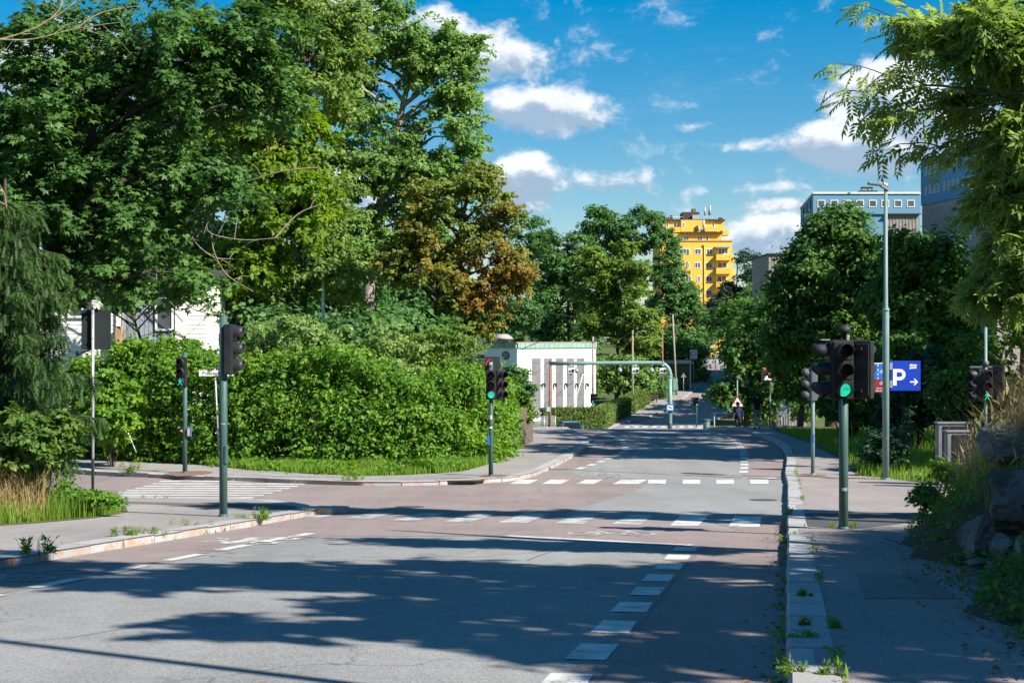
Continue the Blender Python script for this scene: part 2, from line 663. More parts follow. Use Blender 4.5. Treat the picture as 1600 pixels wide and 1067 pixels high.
# reddish asphalt: cycle lanes and the junction
dia = [G(775, 838), G(840, 815), G(933, 785), G(1006, 760), G(1010, 752.5)]
red_poly = [rs(-9.65, -8), rs(-7.85, -8), rs(-7.85, 20.2), G(430, 838.5), G(600, 838), G(775, 838)] + dia[1:] + \
           [G(960, 747), G(905, 741), (EL(46) + 1.6, 46), (EL(46) - .1, 46.1), (-3, 44.6), (-11, 46), (-24, 49), (-60, 56), (-60, 38), (-30, 33), (-11.6, 32.2), rs(-9.65, 27)]
red_a = sheet('cycle_lane', red_poly, .004, M_RED, None, 'structure')
red_poly2 = [rs(-1.42, -8), rs(.1, -8), rs(.1, 28.6), rs(-1.3, 26.4), G(1160, 829), G(1040, 815), G(872, 806), G(775, 838), G(1071, 853.5)]
red_b = sheet('cycle_lane', red_poly2, .004, M_RED, None, 'structure')
for nm, sgn, a, b in (('cycle_lane', 'L', 46, 72), ('cycle_lane', 'R', 44, 72), ('cycle_lane', 'L', 150, 250)):
    yy = [y for y in ys_ if a <= y <= b]
    if sgn == 'L':
        pl = [(EL(y) - .1, y) for y in yy] + [(EL(y) + 1.5, y) for y in yy[::-1]]
    else:
        pl = [(ER(y) - 1.5, y) for y in yy] + [(ER(y) + .1, y) for y in yy[::-1]]
    sheet(nm, pl, .004, M_RED, None, 'structure')


# ------------------------------------------------------------------ kerbs
def kerb(name, pts, w=.32, L=.9, top=.13, first=0.0):
    root = empty(name)
    root['kind'] = 'structure'
    path = smooth_path(pts)
    st_ = resample(path, L)
    rr = random.Random(len(st_))
    for a, b in zip(st_, st_[1:]):
        t = (b - a).normalized()
        nrm = Vector((t.y, -t.x))
        a2, b2 = a + t * .008, b - t * .014
        jt = rr.uniform(-.016, .012)
        jo = rr.uniform(-.008, .008)
        prof = [(jo, -.12), (jo - .004, top - .025 + jt), (jo + .025, top + jt), (w + jo * .5, top + jt * .6), (w, -.12)]
        bm = bmesh.new()
        ra = [bm.verts.new(((a2 + nrm * o)[0], (a2 + nrm * o)[1], zr(a2.y) + z)) for o, z in prof]
        rb_ = [bm.verts.new(((b2 + nrm * o)[0], (b2 + nrm * o)[1], zr(b2.y) + z)) for o, z in prof]
        for i in range(4):
            bm.faces.new((ra[i], rb_[i], rb_[i + 1], ra[i + 1]))
        bm.faces.new(ra)
        bm.faces.new(rb_[::-1])
        bmesh.ops.recalc_face_normals(bm, faces=bm.faces)
        me = bpy.data.meshes.new('kerb_stone')
        bm.to_mesh(me)
        bm.free()
        meshobj('kerb_stone', me, M_KERB, root)
    return path


KR_pts = [rs(0, s) for s in (-6, 4, 14, 24, 32, 38, 41)] + [(8.35, 43.5), (9.0, 46.8), (9.75, 50.5), (10.35, 54), (10.95, 58), (11.4, 63), (11.5, 68), (11.2, 73)]
KR_pts += [(ER(y), y) for y in (80, 88, 96, 104, 112)]
kr_path = kerb('kerb', KR_pts)
cornerL = [G(466, 803, .1), G(487, 797.5, .1), G(488, 792, .13), G(466, 785.5, .13), G(412, 779.5, .13), G(366, 777.5, .13)]
KL_pts = [rs(-9.35, s) for s in (-6, 6, 16, 22, 26)] + [rs(-9.33, 27.6)] + [Vector(rs(-9.25, 28.7)), cornerL[1], cornerL[2], cornerL[3], cornerL[4], cornerL[5], (-11.6, 33.6), (-20, 33.4)]
kl_path = kerb('kerb', [Vector(p[:2]) for p in KL_pts][:8][::1] + [Vector(p[:2]) for p in KL_pts[8:]], w=-.32, L=1.0)
KF_pts = [(-40, 52.2), (-24, 49.2), (-16, 47.2)] + [G(u, v) for u, v in ((140, 742), (230, 746), (310, 750), (400, 753), (503, 757), (569, 759), (637, 759), (712, 757), (781, 753.5), (831, 745), (870, 728))]
KF_pts = [Vector(p) for p in KF_pts] + [Vector((EL(y), y)) for y in (54, 57.5, 61, 64, 68, 73, 80, 90)]
kf_path = kerb('kerb', KF_pts, w=-.32, L=1.1)
kerb('kerb', [(EL(y), y) for y in (140, 150, 160, 170, 180, 190, 200, 212, 225, 240, 255)], w=-.35, L=1.8)
kerb('kerb', [(ER(y), y) for y in (140, 150, 160, 170, 180, 200, 225, 255)], w=.35, L=2.4)

# ------------------------------------------------------------------ walkways
io = offset(kr_path[::4], .18)
outR = [G(1205, 668.5, .13), G(1215, 674, .13), G(1262, 690, .13), G(1310, 715, .13), G(1338, 741, .13), G(1400, 748, .13), G(1475, 757, .13), (20, 41), (20, 31), (9, 24), rs(3.6, 22), rs(3.6, -6)]
poly = [tuple(p) for p in io if p.y < 75] + [(ER(80) + .2, 80), (ER(90) + .2, 90), (ER(108) + .2, 108), (ER(108) + 3.2, 108), (ER(90) + 3.2, 90), (ER(80) + 3.1, 80)] + outR
walk_r = sheet('walkway', poly, .12, M_WALKR, None, 'structure')
io = offset(kl_path[::4], -.18)
grassL = [(-30, 32.6), G(-200, 796, .13), G(100, 789, .13), G(196, 790, .13), G(200, 799, .13), G(150, 808, .13), G(60, 816, .13), G(-60, 824, .13), G(-300, 850, .13), rs(-12.5, 8), rs(-12.5, -6)]
poly = [tuple(p) for p in io] + grassL
walk_l = sheet('walkway', poly, .12, M_WALK, None, 'structure')
io = offset(kf_path[::4], -.18)
edgeF = [(EL(90) - 3.5, 90), (EL(80) - 3.2, 80), (.2, 73)] + [G(u, v, .13) for u, v in ((822, 688), (815, 696), (792, 714), (752, 728), (720, 736), (640, 741), (560, 743), (480, 740), (400, 734), (280, 722), (150, 712))] + [(-24, 54), (-40, 58)]
poly = [tuple(p) for p in io] + edgeF
walk_f = sheet('walkway', poly, .12, M_WALK, None, 'structure')
yy = [140, 146, 152, 158, 164, 170, 176, 184, 192, 200, 210, 220, 230, 240, 250, 258]
sheet('walkway', [(EL(y) - .15, y) for y in yy] + [(EL(y) - 3.6 + .6 * sm(160, 240, y), y) for y in yy[::-1]], .12, M_WALK, None, 'structure')
# verge behind the far walkway and on the right
sheet('verge', edgeF[::-1] + [(-8, 110), (-60, 110), (-60, 60)], .125, M_GROUND, None, 'structure')
sheet('verge', [p for p in outR[:7]] + [(20, 41.2), (60, 41), (60, 112), (ER(108) + 3.2, 112), (ER(108) + 3.2, 108), (ER(90) + 3.2, 90), (ER(80) + 3.1, 80)], .125, M_GROUND, None, 'structure')
sheet('verge', grassL + [rs(-40, -6), (-45, 20), (-45, 31.5)], .125, M_GROUND, None, 'structure')
# gravel yard and path on the right behind the verge
sheet('gravel_path', [G(1222, 652, .15, 60, 73) if False else (15.6, 78), (18.2, 78), (21, 100), (24, 130), (21, 130), (17.5, 100)], .15, pm('gravel', (.30, .28, .25), (.22, .21, .19), 9, .95), None, 'structure')
sheet('gravel_path', [G(1405, 742, .15), G(1480, 743, .15), G(1480, 736, .15), G(1420, 735, .15)], .15, MATS['gravel'], None, 'structure')

# patches round posts, tactile paving
M_RUSTP = pm('rusty_gravel', (.20, .12, .09), (.14, .09, .07), 8, .95)


def ellipse_patch(name, u, v, rx, ry, mat, off=.126):
    c = G(u, v, .13)
    sheet(name, [(c[0] + rx * math.cos(t) * random.uniform(.8, 1.1), c[1] + ry * math.sin(t) * random.uniform(.8, 1.1)) for t in [k * math.pi / 9 for k in range(18)]], off, mat, None, 'structure')


ellipse_patch('patch', 296, 739, .7, 1.2, M_RUSTP)
ellipse_patch('patch', 722, 748.5, .75, .7, M_RUSTP)
ellipse_patch('patch', 772, 743, .45, .7, M_RUSTP)
ellipse_patch('patch', 1268, 742, .45, .6, M_RUSTP)
ellipse_patch('patch', 1320, 746.5, .7, .25, M_RUSTP)
M_TACT = pm('pale_paving', (.30, .30, .29), (.25, .25, .245), 3, .85)
tact = empty('tactile_paving')
tact['kind'] = 'structure'
for i in range(6):
    for j in range(4):
        a = Vector(G(402, 744, .13)) + Vector((i * .42, -.02 * i)) + Vector((-.06, .62)) * j
        q = [a, a + Vector((.40, 0)), a + Vector((.34, .59)), a + Vector((-.06, .59))]
        sheet('paving_slab', [tuple(p) for p in q], .13 + .004 * ((i + j) % 2), M_TACT, tact)
# dark strip across the junction walkway, manholes
sheet('walkway_patch', [G(1258, 801, .13), G(1262, 821, .13), G(1330, 826, .13), (6.6, 24.2), G(1440, 812, .13), G(1440, 800, .13)], .126, asphalt('dark_asphalt', (.075, .08, .085), 0), None, 'structure')
M_IRON = pm('cast_iron', (.09, .085, .08), (.06, .06, .06), 20, .6, bump=.4)
for (u, v) in ((1193, 781), (640, 792)):
    c = G(u, v)
    cover = empty('manhole_cover')
    cover['kind'] = 'structure'
    sheet('iron_disc', [(c[0] + .33 * math.cos(t), c[1] + .33 * math.sin(t)) for t in [k * math.pi / 8 for k in range(16)]], .009, M_IRON, cover)

# ------------------------------------------------------------------ road markings (parts of the road)
def quad_rs(r, s, w, L, jit=.012):
    j = lambda: random.uniform(-jit, jit)
    return [rs(r - w / 2 + j(), s + j()), rs(r + w / 2 + j(), s + j()), rs(r + w / 2 + j(), s + L + j()), rs(r - w / 2 + j(), s + L + j())]


for i in range(11):
    s0 = 5.9 + 1.405 * i
    sheet('lane_dash', quad_rs(-1.42, s0 - .03, .31, .78), .009, M_PAINT, road)
for i in range(7):
    s0 = 11.0 + 1.68 * i
    if i < 6:
        sheet('lane_dash', quad_rs(-7.82, s0 + 1.1, .19, 1.02), .009, M_PAINT, road)
# near zebra, right to left
for i in range(9):
    rc = -.75 - 1.06 * i
    s0 = 25.55 + .07 * i
    L = 2.9 if i < 5 else 2.3
    if i > 6:
        s0 += .5
        L = 1.9
    sheet('zebra_bar', quad_rs(rc, s0, .52, L, .02), .009, M_PAINT if i < 2 else M_PAINTW, road)
for i, (u0, u1) in enumerate([(800, 832), (850, 882), (904, 934), (957, 998), (1012, 1040), (1066, 1094), (1119, 1147), (1172, 1201)]):
    ua, ub = (u0, u1) if i > 2 else (u0 - 4, u1 - 6)
    sk = (15 if i < 4 else 3) - i * .5
    sheet('zebra_bar', [G(ua, 756.2), G(ub, 756.2), G(ub + sk, 749.6), G(ua + sk, 749.6)], .009, M_PAINT, road)
for i in range(9):
    y0 = 33.6 + 1.02 * i
    lx = -9.0 - .055 * i * 10 * .4
    x0, x1 = lx - .2 * i * .55, lx + 3.25 - .12 * i
    x0, x1 = -10.15 - .03 * i, -6.35 + .06 * i
    sheet('zebra_bar', [(x0, y0), (x1, y0 - .12), (x1 - .03, y0 + .38), (x0 - .03, y0 + .5)], .009, M_PAINT, road)
# stop lines
a, b = Vector(G(776, 838.3)), Vector(G(1070, 853.6))
d = (b - a).normalized()
nn = Vector((-d.y, d.x)) * .34
for (f0, f1) in ((0, .36), (.363, .74), (.745, .955), (.962, 1)):
    p, q = a + (b - a) * f0, a + (b - a) * f1
    sheet('stop_line', [tuple(p), tuple(q), tuple(q + nn), tuple(p + nn)], .009, M_PAINTW if f0 > .7 else M_PAINT, road)
sheet('stop_line', [G(1160, 747.6), G(1212, 747.6), G(1213, 746.2), G(1160, 746.2)], .009, M_PAINT, road)
# dashes of the cycle lanes beyond the junction
def lane_dashes(fx, y0, y1, dash, gap, w, mat=M_PAINT):
    y = y0
    while y < y1:
        m0, m1 = (fx(y), y), (fx(y + dash), y + dash)
        sheet('lane_dash', [(m0[0] - w / 2, m0[1]), (m0[0] + w / 2, m0[1]), (m1[0] + w / 2, m1[1]), (m1[0] - w / 2, m1[1])], .009, mat, road)
        y += dash + gap


lane_dashes(lambda y: ER(y) - 1.5, 45.5, 76, .9, .7, .28)
lane_dashes(lambda y: EL(y) + 1.55, 47.0, 76, .9, .7, .26)
lane_dashes(lambda y: EL(y) + 1.55, 151, 214, 1.5, 1.5, .2)
lane_dashes(lambda y: ER(y) - 1.5, 152, 185, 1.5, 1.5, .2)
for i in range(9):
    x = EL(148) + .9 + i * .95
    yb = 146.6 + (i % 2) * .05
    sheet('zebra_bar', [(x, yb), (x + .5, yb), (x + 1.0, yb + 3.4), (x + .5, yb + 3.4)], .009, M_PAINT, road)
for i in range(9):
    x = EL(144) + .5 + i * 1.05
    sheet('lane_dash', [(x, 143.4), (x + .75, 143.4), (x + .85, 144.2), (x + .1, 144.2)], .009, M_PAINT, road)
sheet('stop_line', [(EL(166) + 4.8, 166), (EL(166) + 8.2, 166), (EL(166) + 8.3, 166.6), (EL(166) + 4.9, 166.6)], .009, M_PAINT, road)
# kerb return: a pale traffic island nose at the crest
pale = [(EL(y) + .15 + .05 * k, y) for k, y in enumerate((58.5, 60, 61.5, 63))]
sheet('gutter_strip', pale + [(p[0] + .45, p[1]) for p in pale[::-1]], .009, pm('pale_concrete', (.36, .36, .35), (.28, .28, .275), 2, .9), road)


# seams and patches in the asphalt
M_SEAM = pm('tar_seam', (.11, .11, .11), (.16, .16, .16), 3, .7)
for (pts, wd) in (([(-3.3, 18), (-3.2, 20), (-3.1, 22.4)], .02), ([(-1.2, 7), (-1.23, 14), (-1.2, 21)], .022), ([(-6.2, 17.2), (-5.0, 18.6), (-4.1, 18.4), (-3.3, 19.6)], .014), ([(-6.9, 9.5), (-5.6, 10.4), (-5.2, 11.8), (-4.2, 12.3)], .012)):
    sp = smooth_path([rs(*q) for q in pts], .5)
    sp = [p + Vector((.03 * noise.noise(Vector((p.x * 2, p.y * 2, 0))), .03 * noise.noise(Vector((p.x * 2, p.y * 2, 7))))) for p in sp]
    l_, r_ = offset(sp, -wd / 2), offset(sp, wd / 2)
    sheet('tar_seam', [tuple(p) for p in l_] + [tuple(p) for p in r_[::-1]], .0075, M_SEAM, road)
sheet('walkway_patch', [rs(.7, 13.4), rs(1.5, 13.5), rs(1.5, 15.8), rs(.72, 15.7)], .1245, asphalt('older_walkway_asphalt', (.19, .175, .17), .5), None, 'structure')


def bike_mark(u, v, sc, stretch, mat, ang=0.0):
    """a painted bicycle: two rings, a frame, handlebar"""
    c = Vector(G(u, v))
    ca, sa = math.cos(ang), math.sin(ang)

    def W2(p):
        x, y = p[0] * sc, p[1] * sc * stretch
        r, s = x * ca - y * sa, x * sa + y * ca
        q = Vector(rs(r, s))
        return (c.x + q.x, c.y + q.y)
    bm = bmesh.new()

    def strip(pts, w):
        pts = [Vector(p) for p in pts]
        rows = []
        for i, p in enumerate(pts):
            t = (pts[min(i + 1, len(pts) - 1)] - pts[max(i - 1, 0)]).normalized()
            n_ = Vector((-t.y, t.x)) * w / 2
            rows.append([bm.verts.new((*W2(p + n_), 0)), bm.verts.new((*W2(p - n_), 0))])
        for a_, b_ in zip(rows, rows[1:]):
            bm.faces.new((a_[0], a_[1], b_[1], b_[0]))
    for cx in (-.55, .55):
        strip([(cx + .32 * math.cos(t), .32 * math.sin(t)) for t in [k * math.pi / 8 for k in range(17)]], .09)
    strip([(-.55, 0), (-.28, .48), (.33, .48), (-.02, 0), (-.55, 0)], .08)
    strip([(-.02, 0), (-.33, .6), (-.45, .6)], .08)
    strip([(.55, 0), (.3, .62), (.48, .66)], .08)
    for v_ in bm.verts:
        v_.co.z = zr(v_.co.y) + .0095
    for f in bm.faces:
        f.normal_update()
        if f.normal.z < 0:
            f.normal_flip()
    me = bpy.data.meshes.new('cycle_symbol')
    bm.to_mesh(me)
    bm.free()
    meshobj('cycle_symbol', me, mat, road)


bike_mark(408, 845, .85, 1.5, M_PAINT, 1.57)
bike_mark(955, 834, .8, 1.6, M_PAINTW, .1)
bike_mark(70, 899, .75, 1.3, M_REDPAINT, 1.57)
bike_mark(940, 743, .7, 2.2, M_PAINTW, .1)
# arrow bars beside the left cycle symbol
sheet('lane_dash', quad_rs(-7.75, 21.6, .2, .9), .009, M_PAINT, road)
sheet('lane_dash', quad_rs(-8.2, 20.2, .2, 1.0), .009, M_PAINT, road)

# ------------------------------------------------------------------ right bank
gr, gs = np.concatenate([np.arange(1.3, 5, .07), np.arange(5, 18, .4)]), np.concatenate([np.arange(-8, 7, .4), np.arange(7, 26.5, .1)])
bv, bt = [], []
for j, s in enumerate(gs):
    for i, r in enumerate(gr):
        x, y = rs(r, s)
        h = bank_h(x, y)
        n_ = noise.fractal(Vector((x * .9, y * .9, 0)), .8, 2.0, 4)
        bv.append((x, y, zr(y) + .1 + h + ((.2 * n_ + .07 * noise.noise(Vector((x * 4, y * 4, 1)))) * min(1, .12 + h * 1.2) * (1 if h > .001 else 0)) - (.03 if h <= .001 else 0)))
nr = len(gr)
for j in range(len(gs) - 1):
    for i in range(nr - 1):
        a = j * nr + i
        bt += [(a, a + 1, a + nr + 1), (a, a + nr + 1, a + nr)]
fast('bank', bv, bt, M_SOIL, None, 'structure', True)


def bz(x, y):
    return zr(y) + .1 + bank_h(x, y)


M_ROCK = pm('dark_mossy_rock', (.155, .15, .142), (.075, .073, .07), 1.6, .9, bump=1.0, bscale=7, c3=(.10, .115, .06), s3=1.1, lo3=.54, hi3=.68)
M_STONE = pm('grey_broken_stone', (.20, .19, .175), (.13, .12, .11), 4, .9, bump=.8)


def rock(name, c, size, seed, label, mat=None, rz=0.0, cuts=15, sub=5):
    bm = bmesh.new()
    bmesh.ops.create_icosphere(bm, subdivisions=sub, radius=1)
    rr = random.Random(seed)
    planes = []
    for _ in range(cuts):
        n_ = Vector((rr.gauss(0, 1), rr.gauss(0, 1), rr.gauss(0, .8))).normalized()
        planes.append((n_, rr.uniform(.45, .8)))
    for v in bm.verts:
        p = v.co.copy()
        for n_, d_ in planes:
            k = p.dot(n_) - d_
            if k > 0:
                p -= n_ * k * .985
        q = p * 1.6 + Vector((seed * 3.1, 0, 0))
        p += p.normalized() * (.10 * noise.fractal(q, .9, 2, 3) + .035 * noise.noise(q * 5) + .02 * noise.noise(q * 11))
        v.co = Vector((p.x * size[0], p.y * size[1], p.z * size[2]))
    me = bpy.data.meshes.new(name)
    bm.to_mesh(me)
    bm.free()
    o = meshobj(name, me, mat or M_ROCK)
    o.location = c
    o.rotation_euler = (0, 0, rz)
    tag(o, label, 'rock', 'rocks in the right bank')
    return o


rock('boulder', P(1618, 782, 15.5), (.92, .7, .47), 3, 'large rounded dark boulder low in the right bank', rz=.4)
rock('boulder', P(1602, 690, 17.6), (.75, .7, .30), 5, 'flat dark ledge of rock high in the right bank above the boulder', rz=.1)
rock('boulder', P(1534, 842, 16.4), (.5, .45, .3), 11, 'low dark rock at the left foot of the large boulder', rz=1)
rock('stone', P(1563, 856, 15.0), (.2, .17, .2), 21, 'pointed grey broken stone leaning below the large boulder', M_STONE, 1, 12, 3)
rock('stone', P(1533, 877, 15.4), (.19, .14, .07), 22, 'flat pale stone lying at the edge of the walkway', M_STONE, .3, 12, 3)
rock('stone', P(1602, 862, 14.2), (.16, .2, .22), 23, 'grey stone below the boulder at the right edge of the photo', M_STONE, 2, 12, 3)
rock('stone', P(1553, 884, 14.5), (.14, .1, .05), 24, 'small flat stone beside the pale stone at the bank foot', M_STONE, .8, 12, 3)
# ================================================================== VEGETATION
def rnd_dirs(n, g):
    v = g.normal(size=(n, 3))
    return v / np.linalg.norm(v, axis=1, keepdims=True)


def leaf_template(kind):
    if kind == 'diamond':
        V_ = [(0, 0, 0), (.45, .30, .07), (1, 0, -.06), (.45, -.30, .07)]
        T_ = [(0, 2, 1), (0, 3, 2)]
    elif kind == 'blade':
        V_ = [(0, 0, 0), (.4, .13, .05), (1, 0, -.12), (.4, -.13, .05)]
        T_ = [(0, 2, 1), (0, 3, 2)]
    elif kind == 'oval':
        V_ = [(0, 0, 0), (.3, .3, .06), (.7, .25, .04), (1, 0, -.1), (.7, -.25, .04), (.3, -.3, .06)]
        T_ = [(0, 3, 2), (0, 2, 1), (0, 4, 3), (0, 5, 4)]
    elif kind == 'tri':
        V_ = [(0, .3, 0), (1, 0, 0), (0, -.3, 0)]
        T_ = [(0, 2, 1)]
    elif kind == 'maple':
        pol = [(180, .15), (128, .62), (98, .36), (62, .88), (33, .42), (0, 1.0), (-33, .42), (-62, .88), (-98, .36), (-128, .62)]
        V_ = [(.42, 0, .05)] + [(.42 + .58 * r * math.cos(math.radians(a)), .62 * r * math.sin(math.radians(a)), -.09 * r * r) for a, r in pol]
        n_ = len(pol)
        T_ = [(0, 1 + (i + 1) % n_, 1 + i) for i in range(n_)]
    elif kind == 'ash':
        V_, T_ = [], []

        def lf(x, y, ang, L):
            b_ = len(V_)
            ca, sa = math.cos(ang), math.sin(ang)
            for (a, w, z) in ((0, 0, 0), (.42 * L, .19 * L, .02), (L, 0, -.06), (.42 * L, -.19 * L, .02)):
                V_.append((x + a * ca - w * sa, y + a * sa + w * ca, z - .12 * (x + a * ca) ** 2))
            T_.extend([(b_, b_ + 2, b_ + 1), (b_, b_ + 3, b_ + 2)])
        for k in range(4):
            x = .22 + .17 * k
            lf(x, 0, .95, .36)
            lf(x, 0, -.95, .36)
        lf(.78, 0, 0, .36)
    elif kind == 'spruce':
        V_, T_ = [], []
        for k in range(5):
            x = .05 + .17 * k
            for sgn in (1, -1):
                b_ = len(V_)
                V_ += [(x, 0, 0), (x + .12, 0, .0), (x + .19, sgn * .16, .03)]
                T_.append((b_, b_ + 1, b_ + 2))
        b_ = len(V_)
        V_ += [(0, .03, 0), (0, -.03, 0), (1, 0, 0)]
        T_.append((b_, b_ + 1, b_ + 2))
    return np.array(V_, float), np.array(T_, int)


def scatter_leaves(name, pos, nrm, tan, size, kind, mat, parent=None, okind='stuff'):
    """pos, nrm (n,3); tan (n,3) direction of the leaf blade; size (n)"""
    nrm = nrm / np.maximum(np.linalg.norm(nrm, axis=1, keepdims=True), 1e-6)
    tan = tan - nrm * np.sum(tan * nrm, axis=1, keepdims=True)
    tan = tan / np.maximum(np.linalg.norm(tan, axis=1, keepdims=True), 1e-6)
    bit = np.cross(nrm, tan)
    Vt, Tt = leaf_template(kind)
    k = len(Vt)
    s = size[:, None, None]
    Vv = pos[:, None, :] + s * (Vt[None, :, 0:1] * tan[:, None, :] + Vt[None, :, 1:2] * bit[:, None, :] + Vt[None, :, 2:3] * nrm[:, None, :])
    T = Tt[None] + (np.arange(len(pos)) * k)[:, None, None]
    return fast(name, Vv.reshape(-1, 3), T.reshape(-1, 3), mat, parent, okind)


def clump_leaves(cl, n, g, flat=.65, up=.55, out=.85, rnd=.6, droop=.35, size=.1, svar=.35, shell=.45, loose=.2):
    """cl: list of (centre, radius, weight). returns arrays for scatter_leaves"""
    C = np.array([c[0] for c in cl], float)
    R = np.array([c[1] for c in cl], float)
    w = np.array([c[2] if len(c) > 2 else c[1] ** 2 for c in cl], float)
    idx = g.choice(len(cl), size=n, p=w / w.sum())
    # every clump is a handful of leafy twigs that fan out from its middle
    NS = 9
    D = g.normal(size=(len(cl), NS, 3))
    D[:, :, 2] = D[:, :, 2] * .8 + .12
    D /= np.linalg.norm(D, axis=2, keepdims=True)
    LEN = g.uniform(.7, 1.3, size=(len(cl), NS))
    k = g.integers(0, NS, n)
    d = D[idx, k]
    t = g.random(n) ** .75
    jit = rnd_dirs(n, g) * (np.abs(g.normal(size=n)) * loose * (1.15 - .5 * t))[:, None]
    off = (d * (t * LEN[idx, k])[:, None] + jit) * R[idx][:, None]
    off[:, 2] = off[:, 2] * flat - droop * .35 * (t ** 2) * R[idx]
    pos = C[idx] + off
    nrm = d * out * .55 + jit * 1.2 / np.maximum(R[idx], .3)[:, None] + rnd_dirs(n, g) * rnd
    nrm[:, 2] += up
    tan = d + rnd_dirs(n, g) * .8
    tan[:, 2] -= droop
    sz = size * (1 + svar * (g.random(n) * 2 - 1))
    return pos, nrm, tan, sz


def crown_clumps(ells, k, rc, g, lo=.5, bottom=-.75):
    """clump centres spread through ellipsoids (cx,cy,cz,rx,ry,rz)"""
    vol = np.array([max(1e-3, (e[3] * e[4] * e[5]) ** (2 / 3)) for e in ells])
    cnt = np.maximum(3, np.round(k * vol / vol.sum()).astype(int))
    res = []
    for e, c in zip(ells, cnt):
        e = list(e[:3]) + [max(q * .4, q - rc * .75) for q in e[3:6]]
        i = 0
        while i < c:
            d = rnd_dirs(1, g)[0]
            if d[2] < bottom:
                continue
            r = lo + (1.02 - lo) * g.random() ** .6
            r *= 1 + .12 * noise.noise(Vector((d[0] * 2 + e[0], d[1] * 2 + e[1], d[2] * 2 + e[2])))
            res.append((np.array([e[0] + d[0] * e[3] * r, e[1] + d[1] * e[4] * r, e[2] + d[2] * e[5] * r]), rc * g.uniform(.65, 1.35)))
            i += 1
    return res


def bark(name, c1, c2):
    return pm(name, c1, c2, 5, .95, bump=1.0, bscale=14, c3=(.09, .10, .06), s3=1.2)


M_BARK = bark('grey_brown_bark', (.11, .09, .07), (.06, .05, .04))
M_BARKD = bark('dark_bark', (.07, .055, .045), (.035, .03, .025))
M_TWIG = pm('pale_twig', (.26, .22, .16), (.17, .14, .10), 6, .9)


def limbs(b, start, tips, r0, g, n=7, sag=.1, tipr=.012):
    for t in tips:
        s = Vector(start(t)) if callable(start) else Vector(start)
        t = Vector(t)
        L = (t - s).length
        m1 = s.lerp(t, .35) + Vector((g.normal() * .08 * L, g.normal() * .08 * L, .10 * L))
        m2 = s.lerp(t, .7) + Vector((g.normal() * .06 * L, g.normal() * .06 * L, sag * L))
        b.tube([s, m1, m2, t], [r0, r0 * .7, r0 * .42, tipr], n, False)


def tree(name, label, base, ells, k, rc, nleaf, leaf, size, mat, trunk=.25, seed=1, group='trees', path=None, nlimb=14, bmat=None, flat=.65, lo=.5, cat='tree', bottom=-.75, extra=None, trunk_z=None, kw=None):
    g = np.random.default_rng(seed)
    bx, by = base
    bzv = trunk_z if trunk_z is not None else zg(bx, by) - .1
    root = thing(name, label, cat, (bx, by, bzv), 0, group)
    o = np.array([bx, by, bzv])
    cl = crown_clumps(ells, k, rc, g, lo, bottom)
    if extra:
        cl += extra
    cl = [(c[0] - o, *c[1:]) for c in cl]
    pos, nrm, tan, sz = clump_leaves(cl, nleaf, g, flat=flat, size=size, **(kw or {}))
    scatter_leaves('crown', pos, nrm, tan, sz, leaf, mat, root)
    C = np.array([c[0] for c in cl])
    top = C[:, 2].max()
    mean = C.mean(axis=0)
    b = B()
    if path is None:
        path = [(0, 0, 0), (mean[0] * .15, mean[1] * .15, top * .3), (mean[0] * .6, mean[1] * .6, top * .6), (mean[0], mean[1], top * .88)]
    else:
        path = [(0, 0, 0)] + [tuple(np.array(p) - o) for p in path[1:]]
    path = [Vector(p) for p in path]
    nP = len(path)
    b.tube([path[0] - Vector((0, 0, .3)), path[0] + Vector((0, 0, .25))] + path[1:], [trunk * 1.3, trunk * 1.08] + [trunk * (1 - .85 * (i / (nP - 1)) ** .8) for i in range(1, nP)], 10, False)
    b.obj('trunk', bmat or M_BARK, root)
    b = B()
    sel = g.choice(len(cl), size=min(nlimb, len(cl)), replace=False)
    zt = [p.z for p in path]

    def start(t):
        zz = min(max(t[2] - .35 * math.hypot(t[0] - mean[0], t[1] - mean[1]) - .5, zt[-1] * .3), zt[-1] * .92)
        for a, c in zip(path, path[1:]):
            if a.z <= zz <= c.z + 1e-6:
                return a.lerp(c, (zz - a.z) / max(1e-6, c.z - a.z))
        return path[-1]
    limbs(b, start, [C[i] for i in sel], trunk * .27, g)
    b.obj('branches', bmat or M_BARK, root, 'stuff')
    return root


def EP(Y, lst, depth=None):
    """ellipsoids from outline sizes: (u, v, ru, rv[, dY[, ry]])"""
    r = []
    for e in lst:
        y = Y + (e[4] if len(e) > 4 else 0)
        c = P(e[0], e[1], y)
        k = y / F
        ry = e[5] if len(e) > 5 else max(e[2], e[3]) * k * .8
        r.append((c.x, c.y, c.z, e[2] * k, ry, e[3] * k))
    return r


LM_MAPLE = leafmat('dark_maple_leaves', ((.040, .10, .026), (.075, .15, .032), (.026, .065, .02)), .28, 1.2)
LM_MAPLEY = leafmat('yellowing_maple_leaves', ((.085, .165, .022), (.14, .20, .025), (.06, .13, .02)), .4, .8, (.27, .20, .03), .45, .62, .78)
LM_LIND = leafmat('pale_linden_leaves', ((.10, .17, .04), (.16, .22, .06), (.07, .13, .034)), .37, .7)
LM_ASHT = leafmat('fresh_green_leaves', ((.10, .195, .055), (.17, .25, .08), (.075, .15, .045)), .38, .5)
LM_TURN = leafmat('turning_leaves', ((.105, .155, .034), (.165, .19, .045), (.08, .125, .028)), .34, .8, (.34, .195, .05), .33, .50, .70)
LM_MID = leafmat('mid_green_leaves', ((.052, .122, .038), (.082, .162, .045), (.038, .098, .033)), .28, .3)
LM_LIGHT = leafmat('yellow_green_leaves', ((.085, .15, .03), (.13, .185, .035), (.06, .115, .025)), .33, .3)
LM_BLUE = leafmat('bluish_dark_leaves', ((.022, .06, .034), (.04, .08, .038), (.015, .045, .028)), .2, .3)
